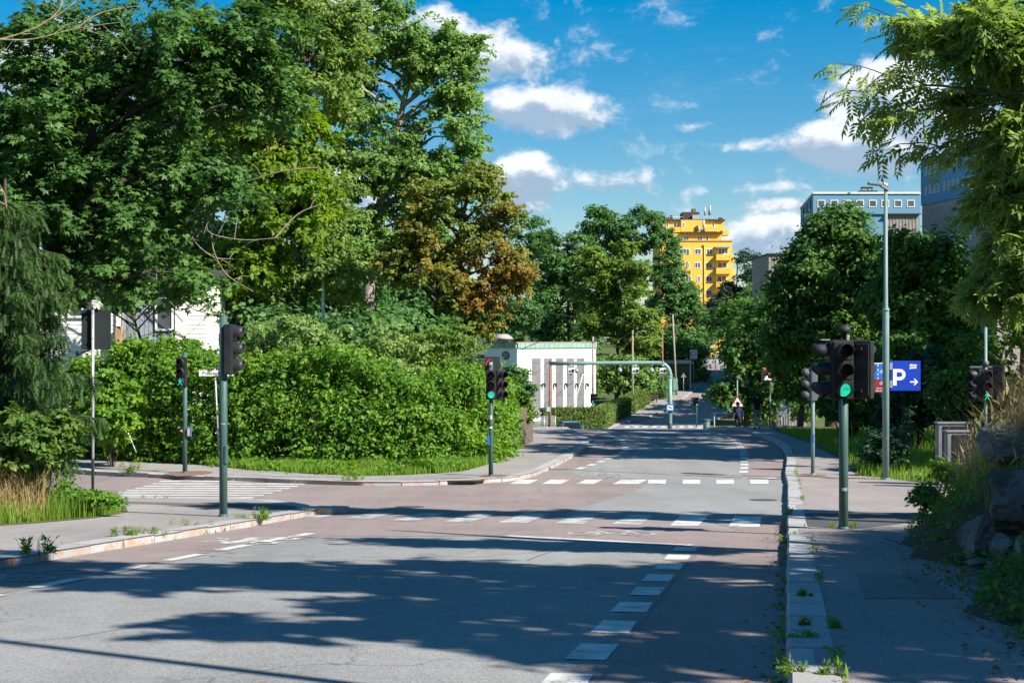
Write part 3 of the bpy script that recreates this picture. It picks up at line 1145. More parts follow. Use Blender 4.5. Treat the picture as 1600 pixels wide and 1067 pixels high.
LM_DARK = leafmat('deep_green_leaves', ((.046, .112, .027), (.092, .165, .034), (.033, .085, .025)), .32, .5)
LM_HEDGE = leafmat('bright_hedge_leaves', ((.075, .17, .022), (.13, .22, .03), (.045, .12, .02)), .35, .9)
LM_SILV = leafmat('silvery_shrub_leaves', ((.125, .20, .055), (.18, .25, .09), (.09, .155, .042)), .3, .8)
LM_ASH = leafmat('ash_tree_leaves', ((.12, .19, .045), (.20, .26, .075), (.085, .15, .035)), .42, .9)
LM_SPR = leafmat('spruce_needles', ((.020, .054, .014), (.048, .095, .02), (.013, .034, .013)), .12, .9)
LM_BUSH = leafmat('wild_bush_leaves', ((.065, .13, .025), (.11, .17, .035), (.04, .09, .022)), .33, 1.0, (.14, .09, .05), 1.1, .62, .74)
LM_GRASS = leafmat('green_grass_blades', ((.09, .18, .02), (.14, .23, .03), (.07, .13, .02)), .35, 1.2, (.20, .17, .06), .7, .6, .75)
LM_STRAW = leafmat('dry_straw', ((.42, .32, .15), (.55, .44, .24), (.30, .26, .10)), .35, 1.5, boost=.85)
LM_CLIP = leafmat('clipped_hedge_leaves', ((.075, .12, .03), (.11, .15, .035), (.055, .10, .025)), .25, .6)

# --- left side
maple_a = tree('maple_tree', 'dark green maple with large lobed leaves filling the upper left corner', (-10.4, 29), EP(29, [(110, 130, 200, 190), (300, 90, 170, 150), (70, 330, 150, 150), (225, 340, 120, 120), (390, 60, 90, 110), (330, 260, 90, 110), (30, 200, 150, 150), (190, 430, 90, 55), (60, 430, 80, 60), (300, 430, 60, 45), (170, 270, 120, 80), (430, 150, 40, 60)]), 180, .78, 56000, 'maple', .165, LM_MAPLE, .26, 11, 'trees on the left', nlimb=40, bmat=M_BARKD, flat=.7, lo=.25, bottom=-.95, kw=dict(droop=.6, up=.8))
maple_b = tree('maple_tree', 'yellowing maple with a thick brown trunk behind the tall green signal post', (P(352, 600, 58).x, 58), EP(58, [(430, 300, 85, 120), (400, 425, 85, 65), (465, 215, 60, 80), (480, 330, 50, 90), (380, 200, 70, 90), (350, 420, 50, 60)]), 130, .95, 40000, 'diamond', .25, LM_MAPLEY, .5, 12, 'trees on the left', path=[P(352, 600, 58), P(362, 480, 58), P(395, 400, 58), P(430, 300, 58), P(440, 200, 58)], nlimb=22, kw=dict(droop=.5))
tree('linden_tree', 'tall pale green linden between the dark maple and the tallest tree', (P(470, 560, 63).x, 63), EP(63, [(500, 120, 85, 130), (455, 20, 90, 90), (500, 330, 65, 130), (520, 430, 70, 80), (440, 460, 60, 60), (430, 200, 70, 150), (545, 40, 40, 60)]), 190, .95, 44000, 'diamond', .22, LM_LIND, .4, 13, 'trees on the left', nlimb=26, kw=dict(loose=.3))
tree('tall_tree', 'tallest fresh green tree with a bare forked trunk rising behind the hedge', (P(577, 560, 68).x, 68), EP(68, [(610, 90, 95, 95), (680, 95, 65, 80), (715, 190, 55, 95), (590, 250, 95, 110), (560, 390, 90, 90), (672, 255, 80, 90), (650, 370, 85, 80), (738, 100, 26, 48), (728, 280, 38, 75), (745, 62, 15, 22), (600, 15, 50, 40), (545, 130, 50, 120)]), 250, .95, 74000, 'diamond', .22, LM_ASHT, .42, 14, 'trees on the left', path=[P(577, 580, 68), P(575, 480, 68), P(580, 380, 68), P(610, 250, 68), P(640, 120, 68), P(650, 50, 68)], nlimb=44, lo=.35, bmat=pm('sunlit_bark', (.30, .26, .22), (.17, .14, .12), 5, .95, bump=1.0, bscale=14))  # bark lightened so the limbs look sunlit
tree('turning_tree', 'rounded tree turning orange brown beside the tallest green tree', (P(685, 590, 60).x, 60), EP(60, [(735, 300, 65, 72), (672, 330, 62, 75), (760, 385, 62, 70), (690, 425, 95, 62), (622, 415, 45, 55), (790, 440, 42, 45), (735, 470, 70, 45), (790, 330, 32, 50), (740, 510, 45, 30), (650, 380, 50, 60), (800, 420, 40, 60)]), 185, .66, 46000, 'diamond', .175, LM_TURN, .30, 15, 'trees on the left', path=[P(685, 590, 60), P(682, 510, 60), P(690, 450, 60), P(720, 360, 60), P(735, 280, 60)], nlimb=36, bmat=M_BARKD, lo=.35)
for i, (u, v, ru, rv, Y, lab) in enumerate([(520, 470, 110, 90, 82, 'shaded tree behind the linden above the hedge'), (655, 480, 100, 75, 88, 'shaded tree behind the turning tree and its trunk'), (390, 440, 110, 110, 76, 'dark tree behind the yellowing maple'), (140, 260, 170, 200, 72, 'large dark tree behind the dark maple and the wooden house'), (330, 150, 150, 170, 74, 'large shaded tree filling the gap between the two maples'), (320, 395, 95, 85, 71, 'dark tree filling the gap beside the wooden house'), (400, 520, 110, 60, 58, 'low dark tree behind the left half of the hedge'), (600, 525, 110, 45, 57.5, 'low dark tree behind the right half of the hedge'), (790, 478, 60, 48, 178, 'dark tree above the flat roof of the white hall')]):
    tree('broadleaf_tree', lab, (P(u, 560, Y).x, Y), EP(Y, [(u, v, ru, rv), (u - ru * .4, v + rv * .3, ru * .6, rv * .7), (u + ru * .45, v + rv * .35, ru * .55, rv * .65)]), 90 if rv > 150 else 60, 1.1, 24000 if rv > 150 else 15000, 'diamond', .32, LM_MID, .3, 30 + i, 'trees on the left', nlimb=8, kw=dict(loose=.4))

tree('young_maple', 'sparse young maple with leaves hanging before the wooden house', (P(235, 600, 49.8).x, 52.4), EP(50.6, [(105, 452, 60, 42), (225, 400, 85, 34), (300, 445, 45, 40), (150, 400, 80, 40), (180, 470, 40, 25)]), 46, .6, 6500, 'diamond', .22, LM_MAPLE, .12, 25, 'trees on the left', nlimb=16, lo=.3, bottom=-1, bmat=M_BARKD)

# --- trees across the valley
val = [
    ('narrow mid green tree behind the turning tree and the white hall', 832, [(825, 390, 40, 75), (850, 430, 45, 95), (815, 470, 45, 70)], 235, LM_MID, 18000),
    ('dense green tree with a flat side above the white hall', 890, [(885, 405, 62, 60), (890, 480, 72, 65), (850, 500, 55, 50), (925, 440, 45, 60)], 200, LM_MID, 30000),
    ('broad dark green tree topping the skyline left of the yellow block', 985, [(945, 365, 55, 55), (990, 360, 60, 50), (1030, 410, 50, 65), (910, 385, 40, 50), (1020, 350, 25, 30)], 245, LM_MID, 34000),
    ('pale yellow green tree with two rounded tops in front of darker trees', 965, [(925, 430, 40, 65), (975, 410, 42, 50), (985, 470, 45, 80), (940, 500, 45, 50), (1000, 530, 35, 50)], 188, LM_LIGHT, 34000),
    ('sloping green tree covering the left part of the yellow block', 1060, [(1060, 460, 35, 55), (1075, 505, 32, 50), (1040, 500, 42, 75), (1050, 430, 20, 40), (1090, 535, 34, 36), (1078, 470, 22, 40)], 238, LM_MID, 26000),
    ('small spreading tree with a dark trunk on the lawn by the white hall', 963, [(965, 570, 48, 28), (945, 595, 40, 28), (1000, 600, 38, 24), (985, 585, 40, 32), (925, 600, 26, 22)], 186, LM_ASHT, 16000),
    ('dark bluish tree covering the right part of the yellow block', 1150, [(1170, 425, 30, 42), (1150, 470, 40, 50), (1125, 510, 28, 48), (1180, 480, 35, 60), (1150, 530, 34, 25), (1118, 480, 22, 34), (1108, 520, 22, 30)], 268, LM_BLUE, 26000),
    ('light green young tree below the dark bluish tree', 1183, [(1185, 465, 25, 32), (1178, 500, 28, 35)], 225, LM_ASHT, 9000),
]
for i, (lab, u, el, Y, mt, n) in enumerate(val):
    k = 125 if n > 20000 else 70
    tree('broadleaf_tree', lab, (P(u, 600, Y).x, Y), EP(Y, el), k, 1.5 if Y > 195 else 1.25, n, 'diamond', .46, mt, .35, 50 + i, 'trees across the valley', nlimb=8, lo=.45, bottom=-.9, bmat=M_BARKD, kw=dict(loose=.38))

# --- right side
tree('round_tree', 'dense dark round tree topped with paler leaves left of the lamp post', (P(1300, 620, 74).x, 74), EP(74, [(1310, 385, 72, 72), (1265, 430, 60, 75), (1358, 430, 66, 85), (1295, 510, 85, 80), (1380, 520, 50, 80), (1225, 520, 40, 70), (1320, 338, 35, 30), (1252, 405, 36, 45), (1235, 460, 35, 60)]), 240, .95, 56000, 'diamond', .27, LM_DARK, .35, 70, 'trees on the right', nlimb=24, lo=.4, bottom=-.95, kw=dict(loose=.38))
tree('round_tree', 'shaded tree between the lamp post and the blue tower', (P(1430, 620, 66).x, 66), EP(66, [(1420, 402, 48, 58), (1465, 425, 42, 70), (1430, 500, 65, 75), (1390, 470, 40, 60), (1480, 530, 60, 80)]), 150, .95, 38000, 'diamond', .27, LM_DARK, .3, 71, 'trees on the right', nlimb=16, lo=.4, kw=dict(loose=.38))
tree('roadside_tree', 'low leafy tree overhanging the kerb beside the bump warning sign', (P(1165, 640, 100).x, 100), EP(100, [(1160, 560, 40, 55), (1190, 520, 45, 60), (1140, 610, 34, 40), (1200, 590, 40, 55), (1215, 480, 40, 45), (1235, 560, 35, 70), (1178, 636, 38, 30), (1262, 640, 30, 30), (1195, 620, 24, 40)]), 140, .95, 38000, 'diamond', .3, LM_DARK, .25, 72, 'trees on the right', nlimb=12, lo=.3, bottom=-1, kw=dict(loose=.38))
tree('roadside_tree', 'dark leafy tree behind the hidden school sign', (P(1250, 640, 84).x, 84), EP(84, [(1240, 560, 40, 60), (1270, 600, 45, 40), (1290, 560, 55, 55)]), 60, .9, 18000, 'diamond', .3, LM_DARK, .2, 73, 'trees on the right', nlimb=10, lo=.3, bottom=-1, kw=dict(loose=.38))
for i, (u, v, ru, rv, Y, lab) in enumerate([(1330, 610, 60, 65, 62, 'dark shrub mass behind the near right signal'), (1430, 610, 70, 80, 55, 'dark shrub mass behind the blue parking sign'), (1530, 590, 80, 90, 50, 'dark shrub mass behind the signal half hidden in dry grass'), (1400, 560, 60, 60, 58, 'dark shrub mass between the lamp post and the parking sign')]):
    g = np.random.default_rng(90 + i)
    x0, zb = P(u, v, Y).x, zg(P(u, v, Y).x, Y)
    root = thing('shrub', lab, 'shrub', (x0, Y, zb), 0, 'shrubs on the right')
    cl = crown_clumps(EP(Y, [(u, v, ru, rv), (u - ru * .5, v + rv * .4, ru * .6, rv * .6), (u + ru * .5, v + rv * .4, ru * .6, rv * .6)]), 60, .6, g, .2, -1)
    cl = [(c[0] - np.array([x0, Y, zb]), c[1]) for c in cl]
    scatter_leaves('foliage', *clump_leaves(cl, 17000, g, size=.17), 'diamond', LM_BLUE if i == 1 else LM_DARK, root)
    b = B()
    limbs(b, (0, 0, -.2), [c[0] for c in cl[::7]], .05, g)
    b.obj('stem', M_BARKD, root, 'stuff')

# --- ash tree leaning over the right bank; its compound leaves hang into the picture
AY = 17.0
ash_ell = EP(AY, [(1565, 55, 105, 95, 0, .7), (1602, 225, 58, 88, 0, .6), (1590, 395, 55, 95, .5, .55), (1455, 45, 55, 45, .4, .35), (1505, 160, 42, 34, .4, .35), (1572, 300, 34, 50, .3, .4), (1548, 455, 24, 40, .6, .35), (1660, 120, 60, 120, 0, .7)])
g = np.random.default_rng(5)
ax, ay = 8.7, 16.6
root = thing('ash_tree', 'ash tree with feathery compound leaves overhanging the right bank', 'tree', (ax, ay, bz(ax, ay) - .1), 0, 'trees on the right')
ao = np.array([ax, ay, bz(ax, ay) - .1])
cl = [(c[0] - ao, c[1]) for c in crown_clumps(ash_ell, 105, .34, g, .15, -1)]
# upper crown out of frame
pos, nrm, tan, sz = clump_leaves(cl, 5600, g, flat=.7, droop=.7, size=.29, up=.8, out=.4, rnd=.6)
scatter_leaves('crown', pos, nrm, tan, sz, 'ash', LM_ASH, root)
b = B()
path = [Vector((0, 0, -.3)), Vector((-.1, .1, 1.0)), Vector((.1, 0, 3)), Vector((.6, -.1, 5.5)), Vector((1.2, 0, 8.2))]
b.tube(path, [.26, .2, .17, .12, .05], 10, False)
b.obj('trunk', M_BARK, root)
b = B()
sel = g.choice(len(cl), 40, replace=False)
limbs(b, lambda t: path[1].lerp(path[3], min(1, max(.05, (t[2]) / 7))), [cl[i][0] for i in sel], .05, g, 6, .03, .006)
# bare arching branches in front of the cloud, with hanging leaf sprays
sprays = []
twigs = [[(1620, 150), (1530, 148), (1450, 134), (1380, 116), (1310, 100)], [(1620, 165), (1480, 135), (1420, 140), (1350, 145), (1305, 146)], [(1500, 158), (1440, 160), (1390, 170), (1340, 178)], [(1560, 175), (1480, 172), (1430, 175), (1390, 190), (1375, 195)],
         [(1600, 250), (1540, 205), (1470, 230), (1420, 225), (1385, 235)], [(1560, 60), (1480, 50), (1400, 30), (1340, 8)], [(1570, 90), (1490, 85), (1440, 95), (1410, 100)], [(1600, 300), (1530, 215), (1500, 232), (1450, 235)]]
for ti, tw in enumerate(twigs):
    yy = AY + .3 * ((ti % 3) - 1)
    pts = [P(u, v, yy + .1 * i) - Vector(ao) for i, (u, v) in enumerate(tw)]
    sp = smooth3 = []
    for i in range(len(pts) - 1):
        for q in range(5):
            t = q / 5
            sp.append(pts[i].lerp(pts[i + 1], t) + Vector((0, 0, .03 * math.sin(t * math.pi))))
    sp.append(pts[-1])
    b.tube(sp, list(np.linspace(.017, .004, len(sp))), 5, False)
    n0 = len(sp)
    for i in range(int(n0 * .35), n0):
        for _ in range(2 if ti < 5 else 2):
            sprays.append(sp[i] + Vector((g.normal() * .05, g.normal() * .08, g.normal() * .05 - .02)))
b.obj('branches', M_BARK, root, 'stuff')
Vt, Tt = leaf_template('ash')
spray_mesh = None
for i, p in enumerate(sprays[:300]):
    me = spray_mesh
    if me is None:
        o = fast('leaf', Vt * .30, Tt, LM_ASH, root)
        spray_mesh = o.data
    else:
        o = meshobj('leaf', me, None, root)
    o.location = p
    o.rotation_euler = (g.normal() * .5, .55 + g.normal() * .45, math.pi + g.normal() * .9)
    k = g.uniform(.7, 1.25)
    o.scale = (k, k, k)

# --- trees outside the right edge of the view that shade the road
def sunward(lst):
    # crown masses that stand between the sun and the given ground points (x, y, horizontal distance, radii)
    return [(x + .839 * t, y - .545 * t, zr(y) + .81 * t, rx, ry, rz) for (x, y, t, rx, ry, rz) in lst]


off = [
    ('tall tree uphill on the right bank shading the near road', (14, 6.0), sunward([(-8.5, 17.2, 18, 1.9, 1.3, 1.3), (-5, 16.6, 15.5, 2.2, 1.7, 1.5), (-1.5, 16.4, 13.5, 2.4, 2.0, 1.6), (1.8, 16, 12, 2.4, 2.2, 1.6), (.2, 13.2, 12.5, 2.2, 1.6, 1.4), (3, 12, 11, 2.2, 1.9, 1.4), (3.2, 9.6, 10.5, 1.5, .9, .8), (1.7, 10.6, 11, 1.7, 1.0, .9), (-1.6, 12.0, 12.5, 1.8, .9, .9), (.6, 10.6, 11.5, 1.5, .7, .8)]), 18500, 140, .66),
    ('leafy tree on the right bank shading the near walkway', (11.5, 9.5), sunward([(4.6, 17.2, 7.5, 1.2, 1.6, 1.0), (4.2, 14.2, 7.5, 1.4, 1.7, 1.2), (3.9, 11.9, 8, 1.3, 1.1, 1.0), (5.4, 15, 7, 1.3, 1.7, 1.1)]), 7000, 50, .6),
    ('tree on the right bank whose shade crosses the near zebra crossing', (13.5, 20.2), sunward([(-5, 30.0, 18, 1.9, 1.0, 1.2), (-2, 29.4, 16, 2.0, 1.25, 1.3), (1.2, 28.8, 13.5, 2.0, 1.3, 1.3), (4.2, 27.9, 11, 1.9, 1.3, 1.2), (7.2, 26.4, 8.5, 1.6, .9, .9)]), 10000, 60, .62),
    ('large tree on the right whose shade covers the road crest', (21, 46), [(20, 47, 9, 4.5, 4, 4), (23, 44, 13, 5, 4, 4), (20.8, 50, 6.5, 3, 3, 3)] + sunward([(12.5, 46.5, 12, 2.2, 1.6, 2), (14.5, 49, 10, 2.5, 2, 2), (11, 55, 12, 2.4, 2.4, 2), (1.8, 58, 20, 2.2, 2.2, 1.8), (4.5, 56, 16, 2.4, 2.2, 2), (7.5, 60, 14, 2.5, 2.5, 2), (4.5, 65, 19, 2.6, 2.6, 2), (8.5, 67, 15.5, 2.5, 2.6, 2), (6, 72, 20, 2.8, 2.5, 2), (13.5, 46.5, 9, 2.2, 2, 1.8), (16, 53, 10, 3, 3, 2), (13, 51, 11, 2.2, 2.2, 2), (16, 60, 10, 3, 3, 2), (11.8, 45.2, 10, 1.8, 1.6, 1.6), (14.5, 45.2, 8.5, 2.2, 1.8, 1.8), (12.5, 58, 12.5, 2.6, 2.6, 2), (13, 64, 13, 2.6, 2.6, 2), (19, 56, 9, 3, 3, 2)]), 46000, 250, 1.15),
    ('broad tree on the right standing sunward of the round tree', (29, 55), [(27, 56, 8, 5, 4.5, 5), (30, 53, 13, 5, 5, 4.5), (25, 61, 6, 4, 4.5, 4)] + sunward([(4, 62, 20, 2.4, 2.4, 2), (7.5, 63, 17, 2.4, 2.4, 2), (2.5, 68.5, 22, 2.5, 2.5, 2), (6, 69, 19, 2.4, 2.4, 2), (10.5, 71, 16, 2.5, 2.8, 2), (5, 75, 22, 2.6, 2.6, 2), (9, 76, 18, 2.6, 2.6, 2), (13.5, 73, 14, 2.2, 3, 2)]), 32000, 170, 1.15),
    ('broad tree on the right farther along the walkway', (28, 78), [(27, 78, 5, 5, 6, 6), (29, 74, 10, 5, 5, 5)], 13000, 80, 1.3),
]
for i, (lab, bs, el, n, k, rc) in enumerate(off):
    tree('bank_tree', lab, bs, el, k, rc, n, 'diamond', .34, LM_DARK, .3, 120 + i, 'trees on the right', nlimb=14, trunk_z=bz(*bs) - .2 if bs[1] < 24 else None)
hl_ = [('leafy tree nearest the dip right of the far road', 15, 157, 13), ('leafy tree halfway up the right of the far road', 20, 171, 13), ('broad tree near the top right of the far road', 26, 187, 13), ('leafy tree between the dip and the top of the far road', 22, 180, 12), ('tree at the top right of the far road', 32, 208, 13), ('leafy tree beside the road where it meets the cross street', 37, 228, 13)]
for i, (lab, tx, ty, t_) in enumerate(hl_):
    c = sunward([(tx, ty, t_, 5.5, 5.5, 4.5)])[0]
    x, y = c[0] + 2, c[1]
    tree('hillside_tree', lab, (x, y), [c, (c[0] + 4, c[1] + 2, c[2] - 2.5, 4.5, 4.5, 4), (c[0] + 3, c[1] - 3, c[2] + 1.5, 4, 4, 3)], 60, 1.5, 9000, 'diamond', .5, LM_DARK, .3, 140 + i, 'trees right of the far road', nlimb=8, bottom=-1, kw=dict(loose=.4))

# --- spruce at the left edge
g = np.random.default_rng(44)
sx, sy = P(8, 600, 26.5).x, 26.5
sz0 = zg(sx, sy)
root = thing('spruce_tree', 'spruce with drooping needle curtains at the left edge', 'tree', (sx, sy, sz0), 0, 'trees on the left')
b = B()
b.tube([(0, 0, -.2), (0, 0, 3), (0, 0, 6.4)], [.17, .12, .03], 9, False)
b.obj('trunk', M_BARKD, root)
b = B()
pos, nrm, tan, szs = [], [], [], []
for lev in range(13):
    z = 1.3 + lev * .385
    L = 1.3 if lev < 2 else max(.6, 1.95 - .1 * lev)
    for a in range(7):
        an = a * math.pi / 3.5 + lev * .55 + g.normal() * .2
        dx, dy = math.cos(an), math.sin(an)
        Lq = L * g.uniform(.6, 1.2)
        pts = []
        for q in range(7):
            t = q / 6
            pts.append(Vector((dx * Lq * t, dy * Lq * t, z + .2 * t - .75 * t * t + .4 * t ** 3)))
        b.tube(pts, list(np.linspace(.02, .006, 7)), 4, False)
        for _ in range(int(34 * Lq)):
            t = g.uniform(.15, 1)
            q = min(5, int(t * 6))
            p0 = pts[q].lerp(pts[q + 1], t * 6 - q)
            side = g.normal() * .1
            p0 = p0 + Vector((-dy * side, dx * side, 0))
            hang = g.uniform(.12, .5) * (1.1 - .4 * t)
            sw = g.normal(size=2) * .06
            for w_ in range(6):
                f = w_ / 5
                pos.append(p0 + Vector((sw[0] * f, sw[1] * f, -hang * f)))
                tan.append((dx * .3 * (1 - f) + g.normal() * .25, dy * .3 * (1 - f) + g.normal() * .25, -.4 - f))
                nrm.append((g.normal(), g.normal(), .3))
                szs.append(g.uniform(.16, .29))
b.obj('branches', M_BARKD, root, 'stuff')
scatter_leaves('needles', np.array(pos), np.array(nrm), np.array(tan), np.array(szs), 'spruce', LM_SPR, root)


# --- hedges and shrubs
def wall_of_leaves(name, label, line, depth, htop, n, size, mat, seed, leaf='diamond', bump_=.5, group=None, cat='hedge', base_off=.0, rc=.45, core=True, kx=2.2, up=.35):
    """hedge along a polyline of (x, y, height)"""
    g = np.random.default_rng(seed)
    x0, y0 = line[0][0], line[0][1]
    z0 = zr(y0)
    root = thing(name, label, cat, (x0, y0, z0), 0, group)
    o = np.array([x0, y0, z0])
    cl = []
    for (xa, ya, ha), (xb, yb, hb) in zip(line, line[1:]):
        L = math.hypot(xb - xa, yb - ya)
        tx, ty = (xb - xa) / L, (yb - ya) / L
        for _ in range(int(L * kx * max(ha, hb) * 2.0) + 2):
            t = g.random()
            h = (ha + (hb - ha) * t) * (1 + bump_ * .22 * noise.noise(Vector(((xa + tx * L * t) * .7, (ya + ty * L * t) * .7, seed))))
            zz = g.random() ** .8 * h
            dd = g.uniform(-1, 1) * depth * (1 - .35 * (zz / h) ** 2)
            if abs(dd) < depth * .35 and zz < h * .7:
                dd = math.copysign(depth * .7, -1 if g.random() < .75 else 1)
            px, py = xa + tx * L * t - ty * dd, ya + ty * L * t + tx * dd
            cl.append((np.array([px, py, zr(py) + base_off + zz]) - o, rc * g.uniform(.6, 1.3)))
    scatter_leaves('foliage', *clump_leaves(cl, n, g, flat=.85, size=size, up=up, out=.7, loose=.5), leaf, mat, root)
    if core:
        b = B()
        for c in cl[::9]:
            p = Vector(c[0])
            b.tube([Vector((p.x * .98, p.y, zr(p.y + y0) - z0 - .1)), Vector((p.x + g.normal() * .15, p.y, p.z * .5)), p], [.03, .022, .008], 5, False)
        b.obj('stems', M_BARKD, root, 'stuff')
    return root


hl = [(-16.2, 51.5, 3.4), (-13.2, 50, 3.3), (-10.5, 48.5, 3.6), (-8, 47.7, 4.1), (-6.3, 47.4, 4.0), (-4.6, 47.4, 3.5), (-2.6, 47.8, 3.3), (-1.3, 49.4, 2.9), (-.7, 52.5, 2.7)]
wall_of_leaves('overgrown_hedge', 'tall bright green overgrown hedge behind the grass verge', hl, .9, 3.3, 125000, .15, LM_HEDGE, 200, 'diamond', 1.3, cat='hedge', kx=8.0, rc=.45)
wall_of_leaves('ivy_thicket', 'dark leafy thicket beside the picket fence right of the hedge', [(-1.2, 52.5, 2.6), (-1.2, 56, 2.2), (-1.2, 60, 1.9)], .6, 3, 9000, .15, LM_MID, 201, 'diamond', 1.0, cat='thicket')
sh = [('silvery flowering shrub rising above the left half of the hedge', 455, 550, 75, 55, LM_SILV), ('silvery shrub rising above the middle of the hedge', 590, 560, 60, 50, LM_SILV), ('green shrub rising above the hedge near the leaning stake', 250, 560, 60, 35, LM_HEDGE), ('olive shrub behind the right end of the hedge', 690, 560, 70, 50, LM_LIGHT), ('olive shrub beside the picket fence', 805, 632, 30, 32, LM_LIGHT), ('dark shrub leaning over the white hall corner', 806, 598, 26, 30, LM_MID)]
for i, (lab, u, v, ru, rv, mt) in enumerate(sh):
    Y = 50.5 + (3 if i == 3 else 0) + (8.5 if i > 3 else 0)
    g = np.random.default_rng(220 + i)
    x0 = P(u, v, Y).x
    root = thing('shrub', lab, 'shrub', (x0, Y, zr(Y)), 0, 'shrubs behind the hedge')
    if i < 4:
        ru, rv = ru * 1.4, rv * 1.35
    cl = crown_clumps(EP(Y, [(u, v, ru, rv), (u - ru * .4, v + rv * .5, ru * .7, rv * .7), (u + ru * .4, v + rv * .6, ru * .7, rv * .7)]), 90 if i < 4 else 60, .4, g, .3, -.9)
    cl = [(c[0] - np.array([x0, Y, zr(Y)]), c[1]) for c in cl]
    scatter_leaves('foliage', *clump_leaves(cl, 17000 if i < 4 else 10000, g, size=.14, droop=-.5, loose=.35), 'diamond', mt, root)
    b = B()
    limbs(b, (0, 0, -.2), [c[0] for c in cl[::5]], .04, g)
    b.obj('stem', M_BARKD, root, 'stuff')
# wild bush under the spruce
for i, (lab, u, v, ru, rv, Y) in enumerate([('wild leafy bush below the spruce at the left edge', 40, 690, 95, 72, 25.5), ('leafy bush behind the galvanised signpost', 175, 640, 60, 75, 46.5), ('tall dusky shrub beside the lamp post foot', 1385, 702, 46, 40, 44.5), ('small leafy bush at the left tip of the right bank', 1447, 775, 24, 34, 20.6), ('low leafy plants at the foot of the boulder', 1500, 848, 50, 25, 17.4), ('leafy weeds beside the thin galvanised signpost', 135, 772, 62, 34, 26.3), ('low leafy bush on the bank slope before the grey cabinets', 1482, 735, 30, 26, 21.6), ('leafy plants at the bank foot at the right edge', 1585, 905, 34, 22, 13.6)]):
    g = np.random.default_rng(240 + i)
    x0 = P(u, v, Y).x
    z0 = bz(x0, Y) if i in (3, 4, 6, 7) else zr(Y)
    root = thing('bush', lab, 'bush', (x0, Y, z0), 0, 'bushes near the road')
    cl = crown_clumps(EP(Y, [(u, v, ru, rv)] if i != 5 else [(105, 768, 32, 36), (150, 778, 34, 26), (185, 788, 16, 14), (70, 775, 25, 26)]), 45 if i < 3 or i == 5 else 25, (.33 if i != 5 else .22) * Y / 30, g, .2, -1)
    cl = [(c[0] - np.array([x0, Y, z0]), c[1]) for c in cl]
    scatter_leaves('foliage', *clump_leaves(cl, (9500, 10000, 6000, 1800, 2200, 3600, 1800, 1100)[i], g, size=(.12, .17, .13, .06, .07, .075, .06, .055)[i], droop=-.2 if i == 2 else .2), 'oval' if i < 2 else 'diamond', LM_BUSH if i == 0 else (LM_HEDGE if i == 1 else LM_BLUE if i == 2 else LM_HEDGE if i in (5, 6) else LM_DARK), root)
    b = B()
    limbs(b, (0, 0, -.1), [c[0] for c in cl[::5]], .02, g)
    b.obj('stem', M_BARKD, root, 'stuff')


def clipped(name, label, line, w, h, seed, n):
    g = np.random.default_rng(seed)
    x0, y0 = line[0]
    root = thing(name, label, 'hedge', (x0, y0, zr(y0)), 0, 'clipped hedges by the white hall')
    pos, nrm = [], []
    bm = B()
    for (xa, ya), (xb, yb) in zip(line, line[1:]):
        L = math.hypot(xb - xa, yb - ya)
        tx, ty = (xb - xa) / L, (yb - ya) / L
        px = Vector((-ty, tx, 0))
        a, c = Vector((xa, ya, zr(ya))), Vector((xb, yb, zr(yb)))
        q = []
        for p in (a, c):
            for (s_, z_) in ((-.44, .05), (.44, .05), (.44, .93), (-.44, .93)):
                q.append(bm.bm.verts.new(p + px * s_ * w - Vector((x0, y0, zr(y0))) + Vector((0, 0, z_ * h))))
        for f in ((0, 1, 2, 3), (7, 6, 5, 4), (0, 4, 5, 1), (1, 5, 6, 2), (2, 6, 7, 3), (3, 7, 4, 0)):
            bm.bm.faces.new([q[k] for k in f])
        for _ in range(n // (len(line) - 1)):
            t = g.random() * 1.02 - .01
            f = g.integers(0, 5)
            if f < 2:
                s_, z_, nv = -.5, g.random(), -px
            elif f == 2:
                s_, z_, nv = .5, g.random(), px
            else:
                s_, z_, nv = g.random() - .5, 1, Vector((0, 0, 1))
            p = a.lerp(c, t) + px * s_ * w + Vector((0, 0, z_ * h)) + Vector(g.normal(size=3) * .05)
            pos.append(p - Vector((x0, y0, zr(y0))))
            nrm.append(Vector(g.normal(size=3) * .6) + nv)
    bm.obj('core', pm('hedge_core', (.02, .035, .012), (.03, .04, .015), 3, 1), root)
    pos, nrm = np.array(pos), np.array(nrm)
    scatter_leaves('foliage', pos, nrm, rnd_dirs(len(pos), g), .24 * (1 + .3 * (g.random(len(pos)) - .5)), 'diamond', LM_CLIP, root)


clipped('clipped_hedge', 'short sunlit clipped hedge across the front of the white hall', [(3.0, 138.5), (8.6, 139.5)], 1.6, 2.2, 260, 9000)
clipped('clipped_hedge', 'long shaded clipped hedge along the far walkway', [(8.4, 140.5), (11.2, 160), (15.0, 178), (17.2, 186)], 1.6, 2.0, 261, 14000)
wall_of_leaves('low_hedge', 'dark low hedge beside the far walkway below the green shed', [(19.3, 190, 1.8), (21.5, 199, 2.2), (22.4, 203, 3)], .9, 2, 7000, .3, LM_MID, 262, 'diamond', 1, cat='hedge', core=False, rc=.6)
wall_of_leaves('garden_shrubs', 'yellow green garden shrubs behind the green shed', [(18, 214, 5), (25, 214, 6), (29, 218, 5.5)], 1.6, 6, 12000, .4, LM_LIGHT, 263, 'diamond', 1, cat='shrub', core=False, rc=1.0)

# far wood that closes the valley: one mass
g = np.random.default_rng(300)
cl = []
for i in range(420):
    x = g.uniform(-260, 320)
    y = g.uniform(380, 470)
    cl.append((np.array([x, y, zg(x, y) + g.uniform(1, 12)]), g.uniform(3.0, 5.5)))
scatter_leaves('far_wood', *clump_leaves(cl, 24000, g, size=2.2), 'diamond', LM_MID)


